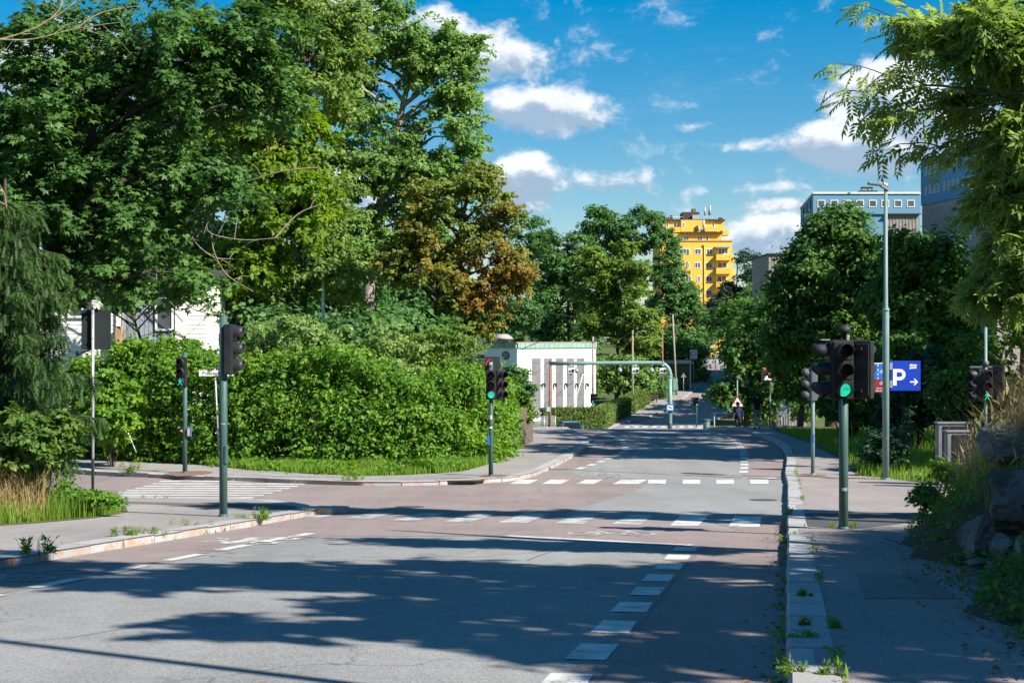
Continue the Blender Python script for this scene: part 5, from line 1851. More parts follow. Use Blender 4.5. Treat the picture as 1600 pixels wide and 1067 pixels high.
tw = thing('office_tower', 'taller deep blue office tower behind the ash leaves', 'building', (X2(790), Yo - 6, zg(X2(790), Yo)))
ca, cb = Vector((61.8, 215.0)), Vector((65.55, 192.8))
dd = (cb - ca).normalized()
nn3 = Vector((dd.y, -dd.x))
if nn3.x > 0:
    nn3 = -nn3
zT = lambda cy_: CZ + (533.5 - (220 + cy_ / 3.558)) * 215 / F
prism_part(tw, 'wall', [ca, cb, (cb.x + 24, cb.y + 4), (ca.x + 24, ca.y + 4)], zT(362), zT(110), M_BLUED)
prism_part(tw, 'roof_edge', [ca, cb, (cb.x + 24, cb.y + 4), (ca.x + 24, ca.y + 4)], zT(110) + .004, zT(106), M_WHITE, .12)
prism_part(tw, 'base_storey', [ca - nn3 * .2, cb - nn3 * .2, (cb.x + 24, cb.y + 4), (ca.x + 24, ca.y + 4)], zg(X2(790), Yo), zT(363), M_WOOD)
for zc in (180, 284):
    for k in range(11):
        p = ca + dd * (1.75 + 1.36 * k + .5 * (k // 4))
        window(tw, (p.x, p.y, zT(zc)), .72, 1.25, (nn3.x, nn3.y, 0), 0, .09, fmat=M_METAL)
# grey wood clad house right of the dark bluish tree
Yg = 150.0
gh = thing('clad_building', 'grey wood clad building between the bluish tree and the round tree', 'building', (P(1235, 420, Yg).x, Yg, zg(P(1235, 420, Yg).x, Yg)))
pa, pb = P(1200.5, 398, Yg), P(1260, 520, Yg)
box_part(gh, 'wall', (pa.x, Yg, gh.location.z - 1), (pb.x, Yg + 10, pa.z), M_WOOD)
box_part(gh, 'roof_edge', (pa.x - .1, Yg - .25, pa.z + .004), (pb.x, Yg + 10, pa.z + .14), M_DARKR)
o = Vector(gh.location)
for k in range(12):
    x = pa.x + .16 + .30 * k
    b = B()
    b.box(Vector((x, Yg - .03, (pa.z + gh.location.z) / 2)) - o, (.25, .06, pa.z - gh.location.z - .1))
    b.obj('board', M_WOOD, gh)

# --- white wooden house behind the left hedge
Yh = 54.0
M_SID = pm('white_siding', (.78, .76, .73), (.72, .70, .67), 1, .7)
M_SIDSH = pm('shaded_siding', (.30, .34, .40), (.26, .30, .36), 1, .7)  # white siding with its shade put into the colour
xa, xb = P(60, 500, Yh).x, P(322, 500, Yh).x
wh = thing('wooden_house', 'white wooden house glimpsed through the left trees', 'house', ((xa + xb) / 2, Yh + 4, zr(Yh)))
zh = P(0, 438, Yh).z
box_part(wh, 'wall', (xa, Yh, zr(Yh)), (xb, Yh + 8, zh), M_SID)
o = Vector(wh.location)
b = B()
b.prism([Vector((xa - .4, Yh - .6, zh + .01)) - o, Vector((xb + .4, Yh - .6, zh + .01)) - o, Vector((xb + .4, Yh + 4, zh + .5)) - o, Vector((xa - .4, Yh + 4, zh + .5)) - o], (0, 0, .18))
b.prism([Vector((xa - .4, Yh + 8.6, zh + .01)) - o, Vector((xb + .4, Yh + 8.6, zh + .01)) - o, Vector((xb + .4, Yh + 4.02, zh + .5)) - o, Vector((xa - .4, Yh + 4.02, zh + .5)) - o], (0, 0, .18))
b.obj('roof', M_DARKR, wh)
zz = P(0, 560, Yh).z
k = 0
while zz < zh:
    for (p0, p1) in ((60, 186), (287, 322)):
        q0, q1 = P(p0, 500, Yh).x, P(p1, 500, Yh).x
        b = B()
        b.box(Vector(((q0 + q1) / 2, Yh - .02, zz)) - o, (q1 - q0, .05, .155), Matrix.Rotation(-.08, 3, 'X'))
        b.obj('board', M_SID, wh)
    zz += .17
q0, q1 = P(191, 500, Yh).x, P(275, 500, Yh).x
for i in range(12):
    b = B()
    w_ = (q1 - q0) / 12
    b.box(Vector((q0 + w_ * (i + .5), Yh - .04, (zh + zr(Yh)) / 2)) - o, (w_ - .02, .06, zh - zr(Yh) - .1))
    b.obj('board', M_SIDSH, wh)
for (a, c) in ((183, 189), (275, 288)):
    b = B()
    b.box(Vector(((P(a, 0, Yh).x + P(c, 0, Yh).x) / 2, Yh - .09, (zh + zr(Yh)) / 2)) - o, (P(c, 0, Yh).x - P(a, 0, Yh).x, .1, zh - zr(Yh)))
    b.obj('corner_board', M_SID, wh)
window(wh, (P(258, 0, Yh).x, Yh - .08, P(0, 490, Yh).z), .7, 1.3, (0, -1, 0), 0, .08)
window(wh, (P(130, 0, Yh).x, Yh - .07, P(0, 470, Yh).z), 1.1, 1.3, (0, -1, 0), 1, .08)
b = B()
b.tube([P(197, 463, Yh - .12) - o, P(197, 463, Yh - .3) - o], [.28, .2], 12)
b.obj('wall_vent', M_LAMPB, wh)
box_part(wh, 'porch_board', (P(186, 0, Yh).x, Yh - .5, P(0, 552, Yh).z), (P(194, 0, Yh).x, Yh - .1, P(0, 510, Yh).z), pm('raw_wood', (.42, .27, .15), (.35, .22, .12), 4, .8))

# --- green shed beside the far walkway
Ys = 203.0
M_SHED = pm('green_boards', (.075, .10, .055), (.06, .085, .045), 1.5, .85)
x0, x1 = P(1049, 580, Ys).x, P(1078, 580, Ys).x
gs_ = thing('shed', 'small green shed with pale flat roof edge beside the far walkway', 'shed', ((x0 + x1) / 2, Ys, zr(Ys)))
o = Vector(gs_.location)
zt2 = P(0, 568, Ys).z
box_part(gs_, 'wall', (x0, Ys, zr(Ys) - .2), (x1, Ys + 3, zt2), M_SHED)
box_part(gs_, 'roof', (x0 - .8, Ys - .5, zt2 + .004), (x1 + .2, Ys + 3.3, P(0, 563, Ys).z), pm('grey_roof_sheet', (.34, .38, .42), (.28, .31, .35), 2, .6))
for i in range(11):
    w_ = (x1 - x0) / 11
    b = B()
    b.box(Vector((x0 + w_ * (i + .5), Ys - .03, (zt2 + zr(Ys)) / 2)) - o, (w_ - .035, .05, zt2 - zr(Ys) - .05))
    b.obj('board', M_SHED, gs_)
box_part(gs_, 'corner_post', (x1 - .05, Ys - .16, zr(Ys)), (x1 + .12, Ys - .06, zt2), M_METAL)

# --- picket fence at the end of the hedge
M_PICK = pm('weathered_picket', (.13, .105, .09), (.09, .075, .065), 5, .95)
pf_ = thing('picket_fence', 'weathered dark picket fence at the right end of the hedge', 'fence', (-.2, 54, zr(54)))
o = Vector(pf_.location)
fa, fb = Vector(G(786, 715, .13)), Vector(G(834, 695, .13))
fa, fb = Vector((-.38, 53.0)), Vector((.85, 60.5))
nP = 26
pk = None
for i in range(nP):
    p = fa.lerp(fb, i / (nP - 1))
    h = 1.55 + .1 * math.sin(i * 2.1)
    b = B()
    w_, t_ = .18, .025
    b.prism([(-w_ / 2, 0, 0), (w_ / 2, 0, 0), (w_ / 2, 0, h - .1), (0, 0, h), (-w_ / 2, 0, h - .1)], (0, t_, 0))
    q_ = b.obj('picket', M_PICK, pf_)
    q_.location = Vector((p.x, p.y, zr(p.y) + .1)) - o
    q_.rotation_euler = (random.uniform(-.03, .03), random.uniform(-.05, .05), math.atan2(fb.y - fa.y, fb.x - fa.x) - .55)
b = B()
for hz in (.4, 1.15):
    b.tube([Vector((fa.x, fa.y + .06, zr(fa.y) + hz)) - o, Vector((fb.x, fb.y + .06, zr(fb.y) + hz)) - o], .035, 4)
b.obj('rail', M_PICK, pf_)

# --- wire fence by the hall
wf = thing('wire_fence', 'pale wire mesh fence left of the clipped hedge', 'fence', (P(850, 0, 126).x, 126, zr(126)))
o = Vector(wf.location)
b = B()
xa, xb = P(832, 0, 126).x, P(868, 0, 126).x
zlo, zhi = zr(126) + .1, P(0, 650, 126).z
for i in range(30):
    x = xa + (xb - xa) * i / 29
    b.tube([Vector((x, 126, zlo)) - o, Vector((x, 126, zhi)) - o], .012, 4)
for i in range(9):
    z = zlo + (zhi - zlo) * i / 8
    b.tube([Vector((xa, 126, z)) - o, Vector((xb, 126, z)) - o], .012, 4)
b.obj('mesh', M_METAL, wf)
for x in (xa, (xa + xb) / 2, xb):
    b = B()
    b.tube([Vector((x, 126, zlo - .3)) - o, Vector((x, 126, zhi + .05)) - o], .035, 6)
    b.obj('post', M_METAL, wf)
# ================================================================== STREET FURNITURE
M_GREENP = pm('green_pole_paint', (.055, .115, .105), (.04, .09, .085), 1.5, .5, c3=(.10, .13, .12), s3=3, lo3=.6, hi3=.8, coord='object')
M_GREENL = pm('grey_green_pole_paint', (.17, .26, .255), (.14, .22, .215), 1.5, .5, coord='object')
M_GALV = pm('galvanised_steel', (.40, .42, .44), (.30, .32, .34), 6, .45, metal=.4, coord='object')
M_HOUS = pm('signal_housing', (.012, .013, .015), (.02, .021, .023), 5, .55, coord='object')
M_HOUSG = pm('grey_signal_housing', (.10, .11, .12), (.08, .09, .10), 5, .5, coord='object')
M_VIS = pm('signal_visor', (.02, .021, .025), (.03, .031, .036), 5, .5, coord='object')
M_LENSR = pm('dark_red_lens', (.055, .008, .01), (.03, .006, .008), 30, .35, coord='object')
M_LENSA = pm('dark_amber_lens', (.05, .028, .018), (.035, .02, .014), 30, .35, coord='object')
M_LENSD = pm('dark_green_lens', (.01, .03, .028), (.008, .02, .02), 30, .35, coord='object')
M_LIT = emis('lit_green_lens', (.03, .80, .48), .62)
M_LITP = emis('lit_green_symbol', (.02, .8, .5), .6)
M_STICKB = pm('blue_sticker', (.02, .10, .38), (.015, .08, .32), 9, .5, coord='object')
M_STICKR = pm('faded_red_sticker', (.5, .22, .16), (.55, .4, .34), 9, .5, coord='object')
M_SIGNW = pm('sign_white', (.78, .78, .77), (.74, .74, .73), 3, .45, coord='object')
M_SIGNB = pm('sign_blue', (.008, .045, .42), (.008, .04, .38), 2, .4, coord='object')
M_SIGNL = pm('sign_light_blue', (.02, .13, .48), (.02, .12, .44), 2, .4, coord='object')
M_SIGNR = pm('sign_red', (.55, .035, .03), (.5, .03, .03), 2, .4, coord='object')
M_SIGNM = pm('sign_maroon', (.30, .02, .035), (.27, .02, .03), 2, .4, coord='object')
M_SIGNK = pm('sign_back', (.018, .026, .028), (.025, .032, .034), 3, .7, coord='object')
M_BLACK = pm('matt_black', (.015, .015, .016), (.025, .025, .026), 5, .6, coord='object')

CACHE = {}


def cached(key, fn):
    if key not in CACHE:
        CACHE[key] = fn()
    return CACHE[key]


def inst(name, key, fn, mat, parent, loc=(0, 0, 0), rot=(0, 0, 0)):
    """object sharing mesh data per key; fn builds a B"""
    def mk():
        me = fn().mesh(name)
        me.materials.append(mat)
        return me
    me = cached((key, mat.name), mk)
    o = bpy.data.objects.new(name, me)
    link(o, parent)
    o.location = loc
    o.rotation_euler = rot
    return o


def visor_mesh(r=.125, L=.26):
    b = B()
    n = 14
    rows = []
    for (y, k) in ((0, 1.0), (-L * .55, .98), (-L, .93)):
        row = []
        for i in range(n + 1):
            t = math.radians(-42 + 264 * i / n)
            cut = 0 if y == 0 else max(0, -math.sin(t)) * L * .5
            yy = min(0, y + cut * (1 if y == -L else .4))
            row.append((b.bm.verts.new((math.cos(t) * r * k, yy, math.sin(t) * r * k)), b.bm.verts.new((math.cos(t) * (r - .008) * k, yy, math.sin(t) * (r - .008) * k))))
        rows.append(row)
    for a, c in zip(rows, rows[1:]):
        for i in range(n):
            for s_ in (0, 1):
                f = b.bm.faces.new((a[i][s_], a[i + 1][s_], c[i + 1][s_], c[i][s_]))
                f.smooth = True
    a = rows[-1]
    for i in range(n):
        b.bm.faces.new((a[i][0], a[i + 1][0], a[i + 1][1], a[i][1]))
    return b


def lens_mesh(r=.108):
    b = B()
    b.ball((0, 0, 0), (r, .03, r), 3)
    return b


def man_mesh():
    b = B()
    y = -.04
    q = lambda pts: b.prism([(x, y, z) for x, z in pts], (0, .012, 0))
    q([(-.018 + .02 * math.cos(t), .075 + .02 * math.sin(t)) for t in [k * math.pi / 5 for k in range(10)]])
    q([(-.03, .052), (.012, .052), (.018, -.005), (-.022, -.005)])
    q([(-.022, -.006), (0, -.006), (-.022, -.045), (-.05, -.095), (-.066, -.085), (-.04, -.045)])
    q([(-.001, -.006), (.018, -.006), (.03, -.05), (.052, -.09), (.034, -.1), (.012, -.055)])
    q([(-.031, .05), (-.031, .03), (-.055, .01), (-.066, .02), (-.05, .035)])
    q([(.013, .05), (.014, .03), (.038, .005), (.05, .015), (.034, .03)])
    return b


def head_body(h=.93, w=.33, d=.16):
    b = B()
    b.box((0, d / 2, 0), (w, d, h), None, .022)
    for k in (-1, 0, 1):
        zz = k * h / 3
        b.box((0, -.004, zz), (w * .92, .02, h / 3 - .02), None, .006)
        b.box((w * .3, -.02, zz - h / 6 + .015), (w * .22, .012, .012))
    return b


def back_box(h=.93, w=.33, d=.16):
    b = B()
    b.box((0, d + .012, 0), (w * .8, .03, h * .9), None, .01)
    for k in (-1, 1):
        b.box((0, d + .05, k * h * .36), (.06, .09, .05))
    return b


def signal_head(parent, loc, yaw, lit=None, ped=False, hous=None, vis=None, scale=1.0, visL=.26):
    """three lamp head, local front is -Y; visors, lenses are sub-parts"""
    hous = hous or M_HOUS
    hd_ = inst('signal_head', 'head', head_body, hous, parent, loc, (0, 0, yaw))
    hd_.scale = (scale,) * 3
    inst('mounting_plate', 'headback', back_box, hous, hd_)
    for i, z in enumerate((.31, 0, -.31)):
        inst('visor', 'visor%.2f' % visL, lambda: visor_mesh(.125, visL), vis or M_VIS, hd_, (0, -.012, z))
        if i == 2 and lit == 'green':
            mt = M_LIT
        elif i == 2:
            mt = M_LENSD
        else:
            mt = (M_LENSR, M_LENSR if ped else M_LENSA)[i]
        inst('lens', 'lens', lens_mesh, mt, hd_, (0, -.015, z))
        if i == 2 and lit == 'man':
            inst('walking_symbol', 'man', man_mesh, M_LITP, hd_, (0, -.02, z)).scale = (1.25, 1, 1.1)
    return hd_


def post(parent, h, r=.07, mat=None, r2=None, taper_at=None, flange=True, z0=-.3):
    b = B()
    if r2:
        b.tube([(0, 0, z0), (0, 0, taper_at), (0, 0, taper_at + .12), (0, 0, h)], [r, r, r2, r2 * .8], 14)
        b.tube([(0, 0, taper_at - .04), (0, 0, taper_at + .02)], r * 1.12, 14)
    else:
        b.tube([(0, 0, z0), (0, 0, h)], r, 14)
        b.tube([(0, 0, h), (0, 0, h + .02)], [r * 1.04, r * .7], 14)
    if flange:
        b.tube([(0, 0, -.02), (0, 0, .05)], [r * 1.35, r * 1.12], 14)
    return b.obj('post', mat or M_GREENP, parent)


def bands(parent, r, zs, mat=None):
    for z in zs:
        b = B()
        b.tube([(0, 0, z), (0, 0, z + .022)], r * 1.06, 12)
        b.box((0, -r * 1.1, z + .011), (.03, .03, .022))
        b.obj('clamp', mat or M_GALV, parent)


def sticker(parent, r, z, h, mat, a=-1.57, span=1.2):
    b = B()
    n = 6
    rows = []
    for zz in (z, z + h):
        rows.append([b.bm.verts.new((math.cos(a - span / 2 + span * i / n) * (r + .003), math.sin(a - span / 2 + span * i / n) * (r + .003), zz)) for i in range(n + 1)])
    for i in range(n):
        b.bm.faces.new((rows[0][i], rows[0][i + 1], rows[1][i + 1], rows[1][i]))
    return b.obj('sticker', mat, parent)


def text(parent, s, loc, size, mat, name='lettering', rot=(math.pi / 2, 0, 0), ext=.003, align='LEFT', sx=1.0, bold=0.0):
    c = bpy.data.curves.new(name, 'FONT')
    c.body = s
    c.size = size
    c.extrude = ext
    c.align_x = align
    c.offset = bold
    o_ = bpy.data.objects.new(name, c)
    c.materials.append(mat)
    link(o_)
    me = bpy.data.meshes.new_from_object(o_)
    bpy.data.objects.remove(o_)
    o_ = bpy.data.objects.new(name, me)
    if not me.materials:
        me.materials.append(mat)
    link(o_, parent)
    o_.location = loc
    o_.rotation_euler = rot
    o_.scale = (sx, 1, 1)
    return o_


def plate(parent, name, w, h, c, mat, t=.02, bevel=.004):
    b = B()
    b.box(c, (w, t, h), None, bevel)
    return b.obj(name, mat, parent)


def flat(parent, name, pts, y, mat, t=.004):
    """a flat cut-out in the local XZ plane"""
    b = B()
    b.prism([(x, y, z) for x, z in pts], (0, t, 0))
    return b.obj(name, mat, parent)


def bike_sign(parent, cx, cz, s, y, mat, name='cycle_symbol'):
    b = B()
    def bar(p, q, w):
        p, q = Vector((p[0], p[1])), Vector((q[0], q[1]))
        t = (q - p).normalized()
        n_ = Vector((-t.y, t.x)) * w / 2
        b.prism([(cx + v.x * s, y, cz + v.y * s) for v in (p + n_, q + n_, q - n_, p - n_)], (0, .004, 0))
    for c in (-.5, .5):
        pr = [(c + .3 * math.cos(t), .3 * math.sin(t)) for t in [k * math.pi / 6 for k in range(13)]]
        for p, q in zip(pr, pr[1:]):
            bar(p, q, .09)
    for p, q in (((-.5, 0), (-.25, .45)), ((-.25, .45), (.3, .45)), ((.3, .45), (0, 0)), ((0, 0), (-.5, 0)), ((0, 0), (-.3, .6)), ((.5, 0), (.28, .62)), ((-.42, .6), (-.18, .6)), ((.28, .62), (.48, .66))):
        bar(p, q, .085)
    return b.obj(name, mat, parent)


SG = 'traffic signals at the junction'
# 1. near right signal
x, y = G(1318, 826.5, .12)
zb = zr(y) + .12
H = CZ + (533.5 - 530) * y / F - zb
s1 = thing('traffic_signal', 'large near traffic signal showing green with three black heads on the right walkway', 'traffic signal', (x, y, zb), 0, SG)
post(s1, H - .1, .073)
zc = (CZ + (533.5 - 578) * y / F) - zb
signal_head(s1, (-.03, -.13, zc), 0, 'green')
signal_head(s1, (-.225, .05, zc - .0), math.radians(-88), None, visL=.25)
signal_head(s1, (.345, .05, zc + .005), math.radians(148), None)
b = B()
for dz in (-.4, .42):
    b.box((.03, .08, zc + dz), (.72, .05, .05))
b.box((.08, .0, zc + .47), (.52, .10, .035))
b.obj('bracket', M_HOUS, s1)
b = B()
b.tube([(.03, 0, H - .1), (.03, 0, H + .03)], .045, 10)
b.tube([(.0, -.02, H + .02), (.0, -.02, H + .09), (.0, -.02, H + .1), (0, -.02, H + .2)], [.05, .04, .10, .115], 12)
b.tube([(0, -.02, H + .2), (0, -.02, H + .23)], [.11, .06], 12)
b.obj('detector', M_BLACK, s1)
b = B()
b.box((.06, -.03, H + .02), (.05, .05, .09), None, .01)
b.box((-.3, 0, zc + .485), (.14, .12, .02))
b.obj('bracket', M_GALV, s1)
sticker(s1, .073, .62, .05, M_GALV)

# 2. left tall post, head facing right
x, y = G(349, 806.5, .12)
zb = zr(y) + .12
H = CZ + (533.5 - 494) * y / F - zb
s2 = thing('traffic_signal', 'tall dark green post at the left corner with its signal head turned sideways', 'traffic signal', (x, y, zb), 0, SG)
post(s2, H, .073)
zc = CZ + (533.5 - 546) * y / F - zb
signal_head(s2, (.20, 0, zc), math.radians(84), None, visL=.17)
b = B()
for dz in (-.4, .4):
    b.box((.06, 0, zc + dz), (.18, .06, .05))
b.obj('bracket', M_HOUS, s2)
sticker(s2, .073, H - 2.0, .02, M_GALV)
b = B()
b.box((.06, -.03, 1.15), (.05, .12, .34), None, .01)
b.obj('access_hatch', M_GREENP, s2)

# 3. pedestrian signal on the far left
x, y = G(289, 738.5, .12)
zb = zr(y) + .12
H = CZ + (533.5 - 551) * y / F - zb
s3 = thing('pedestrian_signal', 'pedestrian signal showing a green walking figure in front of the hedge', 'traffic signal', (x, y, zb), 0, SG)
post(s3, H, .07)
signal_head(s3, (-.09, -.16, CZ + (533.5 - 581) * y / F - zb), math.radians(-6), 'man', True, scale=.93 * y / 42.0, visL=.15)
zz = CZ + (533.5 - 675) * y / F - zb
b = B()
b.box((.14, -.02, zz), (.12, .17, .28), None, .015)
b.obj('push_button_box', M_SIGNL, s3)
plate(s3, 'push_button_face', .07, .22, (.13, -.12, zz), pm('orange_face', (.55, .28, .07), (.5, .25, .06), 3, .5))

# 4. galvanised signpost with the back of a panel
x, y = G(145, 797, .12)
zb = zr(y) + .12
H = CZ + (533.5 - 470) * y / F - zb
s4 = thing('signpost', 'thin galvanised signpost carrying a dark square panel seen from behind', 'signpost', (x, y, zb), 0)
post(s4, H, .03, M_GALV, flange=False)
k = y / F
pa_ = plate(s4, 'sign_panel', 46 * k, 62 * k, (4 * k, .06, CZ + (533.5 - 515) * k - zb), M_SIGNK, .025)
bands(s4, .03, (H - .25, H - .75))
# small dark lamp head sticking out left of the panel
b = B()
b.tube([(-28 * k, .1, CZ + (533.5 - 552) * k - zb), (-20 * k, .1, CZ + (533.5 - 552) * k - zb)], [.05, .035], 10)
b.tube([(-22 * k, .1, CZ + (533.5 - 552) * k - zb), (0, .05, CZ + (533.5 - 545) * k - zb)], .012, 6)
b.obj('side_lamp', M_BLACK, s4)

# 5. street name sign
x, y = G(339, 720, .12)
y = 47.2
x = P(340, 0, y).x
zb = zr(y) + .12
s5 = thing('street_name_sign', 'white street name sign on a thin leaning post before the hedge', 'street sign', (x, y, zb), 0)
zt_ = CZ + (533.5 - 582) * y / F - zb
b = B()
b.tube([(.08, 0, -.2), (-.1, 0, zt_ + .25)], .03, 8)
b.obj('post', M_GALV, s5)
np_ = plate(s5, 'name_plate', 1.15, .19, (-.03, -.05, zt_ - .02), M_SIGNW, .02)
text(np_, 'Prestegårds', (-.50, -.064, zt_ - .075), .17, M_BLACK)
b = B()
b.box((.0, 0, 0), (.62, .02, .19))
n2 = b.obj('name_plate', M_GALV, s5)
n2.location = (.05, -.02, zt_ + .17)
n2.rotation_euler = (0, 0, -.7)

# 6. far corner signal with two heads
x, y = G(767, 743.5, .12)
zb = zr(y) + .12
k = y / F
H = CZ + (533.5 - 570) * k - zb
s6 = thing('traffic_signal', 'far corner signal showing green at the end of the hedge', 'traffic signal', (x, y, zb), 0, SG)
post(s6, H, .07)
zc = CZ + (533.5 - 601) * k - zb
signal_head(s6, (.01, -.14, zc), 0, 'green', scale=46 * k / .93)
signal_head(s6, (.32, -.05, zc), math.radians(38), None, scale=46 * k / .93, visL=.2)
pb_ = plate(s6, 'sign_panel', 24 * k, 22 * k, (2 * k, .1, CZ + (533.5 - 568) * k - zb), M_SIGNK, .025)
b = B()
pr = [(.02 - .01 + .17 * math.cos(t), .17 * math.sin(t)) for t in [math.radians(95 + i * 12) for i in range(12)]]
zq = CZ + (533.5 - 570) * k - zb
for (p, q) in zip(pr, pr[1:]):
    b.prism([(p[0], .08, zq + p[1]), (q[0], .08, zq + q[1]), (q[0] * .8, .08, zq + q[1] * .8), (p[0] * .8, .08, zq + p[1] * .8)], (0, .004, 0))
b.obj('red_arc', M_SIGNR, pb_)
b = B()
b.box((0, -.03, H + .02), (.1, .14, .1), None, .02)
b.tube([(0, 0, H - .05), (0, 0, H + .08)], .05, 8)
b.obj('detector', M_GALV, s6)
sticker(s6, .07, CZ + (533.5 - 655) * k - zb, .13, M_STICKR)
sticker(s6, .07, CZ + (533.5 - 669) * k - zb, .05, M_SIGNW)
b = B()
b.box((-.07, -.06, CZ + (533.5 - 688) * k - zb), (.07, .1, .28), None, .01)
b.obj('push_button_box', M_SIGNL, s6)

# 7. grey signal seen from the side on the right
x, y = G(1270, 741.5, .12)
zb = zr(y) + .12
k = y / F
H = CZ + (533.5 - 571) * k - zb
s7 = thing('traffic_signal', 'slim signal with a grey head turned left beside the right walkway', 'traffic signal', (x, y, zb), 0, SG)
post(s7, H, .058, M_GREENL)
signal_head(s7, (-.09, .0, CZ + (533.5 - 600) * k - zb), math.radians(-84), None, hous=M_HOUSG, vis=M_HOUSG, scale=52 * k / .93, visL=.2)
sticker(s7, .058, CZ + (533.5 - 692) * k - zb, .27, M_STICKB)

# 8. tall lamp post
x, y = G(1384, 749, .12)
zb = zr(y) + .12
k = y / F
H = CZ + (533.5 - 290) * k - zb
s8 = thing('street_lamp', 'tall grey green street lamp rising from the right verge past the rooftops', 'street lamp', (x, y, zb), 0, 'street lamps')
post(s8, H, .095, M_GREENL, .062, 4.9)
b = B()
b.tube([(0, 0, H - .05), (0, 0, H + .05)], .07, 10)
b.tube([(.02, 0, H + .02), (-.1, -.02, H + .06), (-.25, -.05, H + .05)], [.05, .045, .04], 8)
b.obj('bracket', M_GALV, s8)
b = B()
b.box((-.36, -.1, H + .03), (.36, .2, .07), Matrix.Rotation(.12, 3, 'Y'), .02)
b.prism([(-.16, -.12, H - .03), (.06, -.07, H - .16), (.06, .07, H - .16), (-.16, .06, H - .03)], (0, 0, .09))
b.obj('lamp_head', pm('grey_lamp_head', (.2, .2, .21), (.16, .16, .17), 3, .5), s8)
bands(s8, .08, (1.2,))

# 9. parking sign and cycle sign on one leaning post
y = 45.0
k = y / F
x = P(1381, 0, y).x
zb = zr(y) + .12
z_ = lambda v: CZ + (533.5 - v) * k - zb
x_ = lambda u: (u - 800) * k - x
s9 = thing('signpost', 'post carrying a blue parking sign with a white P and a cycle sign', 'signpost', (x, y, zb), 0)
b = B()
b.tube([(x_(1384), .02, -.2), (x_(1378.5), .02, z_(566))], .04, 8)
b.obj('post', M_GALV, s9)
ps = plate(s9, 'parking_sign', 47 * k, 46.5 * k, (x_(1414), -.05, z_(587)), M_SIGNB, .03)
# letter P built as a cut-out
px, pz, ph = x_(1394.5), z_(602), 25.5 * k
b = B()
w_ = ph * .215
b.prism([(px, -.072, pz), (px + w_, -.072, pz), (px + w_, -.072, pz + ph), (px, -.072, pz + ph)], (0, .006, 0))
cxp, czp, ro, ri = px + ph * .42, pz + ph * .66, ph * .34, ph * .15
arc = [math.radians(-90 + 15 * i) for i in range(13)]
b.prism([(px + w_ + .001, -.072, czp - ro)] + [(cxp + ro * math.cos(t), -.072, czp + ro * math.sin(t)) for t in arc] + [(px + w_ + .001, -.072, czp + ro), (px + w_ + .001, -.072, czp + ri)] + [(cxp + ri * math.cos(t), -.072, czp + ri * math.sin(t)) for t in arc[::-1]] + [(px + w_ + .001, -.072, czp - ri)], (0, .006, 0))
b.obj('letter', M_SIGNW, ps)
ax0, ax1, az = x_(1421), x_(1433), z_(596.5)
b = B()
hw = 1.1 * k
b.prism([(ax0, -.072, az - hw), (ax1 - .03, -.072, az - hw), (ax1 - .03, -.072, az + hw), (ax0, -.072, az + hw)], (0, .006, 0))
for sg in (1, -1):
    b.prism([(ax1 + .01, -.073, az), (ax1 - 5 * k, -.073, az + sg * 5.6 * k), (ax1 - 6.2 * k, -.073, az + sg * 4.4 * k), (ax1 - 2.2 * k, -.073, az)], (0, .006, 0))
b.obj('arrow', M_SIGNW, ps)
text(ps, 'aimo', (x_(1420.3), -.07, z_(571.6)), 4.7 * k, M_SIGNW, bold=.004, sx=1.22)
text(ps, 'park', (x_(1420.3), -.07, z_(575.6)), 4.7 * k, M_SIGNW, bold=.004, sx=1.25)
cs = plate(s9, 'cycle_sign', 18.5 * k, 26 * k, (x_(1374), -.09, z_(580)), M_SIGNW, .02)
plate(cs, 'blue_field', 17.4 * k, 24.4 * k, (x_(1374), -.102, z_(580.2)), M_SIGNL, .012, 0)
for v in (570, 577.5, 584, 590.5):
    flat(cs, 'dash', [(x_(1369.8), z_(v + 2.2)), (x_(1370.8), z_(v + 2.2)), (x_(1370.8), z_(v - 1.4)), (x_(1369.8), z_(v - 1.4))], -.114, M_SIGNW)
bike_sign(cs, x_(1378), z_(581), 6.0 * k, -.114, M_SIGNW)
cs2 = plate(s9, 'route_sign', 18.5 * k, 9.5 * k, (x_(1374), -.09, z_(598.6)), M_SIGNM, .02)
bike_sign(cs2, x_(1377.5), z_(599), 5.4 * k, -.106, M_SIGNW)
cs3 = plate(s9, 'route_sign', 18.5 * k, 9.3 * k, (x_(1374), -.09, z_(608.3)), M_SIGNM, .02)
text(cs3, 'Sentrum', (x_(1365.8), -.105, z_(607.2)), 3.4 * k, M_SIGNW)
text(cs3, 'Majorstuen', (x_(1365.8), -.105, z_(611.2)), 3.4 * k, M_SIGNW)
for v in (572, 600):
    plate(s9, 'bracket', 4 * k, 11 * k, (x_(1391.2), -.078, z_(v)), M_GALV, .03)

# 10. signal half hidden behind the dry grass
y = 41.0
k = y / F
x = P(1540, 0, y).x
zb = zr(y) + .12
s10 = thing('traffic_signal', 'signal with three heads half hidden behind dry grass on the right', 'traffic signal', (x, y, zb), 0, SG)
H = CZ + (533.5 - 572) * k - zb
post(s10, CZ + (533.5 - 512) * k - zb, .045, M_GREENL)
zc = CZ + (533.5 - 602) * k - zb
signal_head(s10, (0, -.14, zc), math.radians(-8), 'man', True, scale=50 * k / .93, visL=.2)
signal_head(s10, (-.27, .02, zc), math.radians(-70), None, scale=50 * k / .93, visL=.25)
signal_head(s10, (.4, .02, zc + .12), math.radians(150), None, scale=50 * k / .93)
b = B()
b.box((0, 0, zc + .53), (.9, .08, .05))
b.box((0, 0, zc + .02), (.08, .06, 1.06))
b.tube([(0, -.02, H), (0, -.02, H + .14)], [.07, .09], 10)
b.obj('bracket', M_HOUSG, s10)

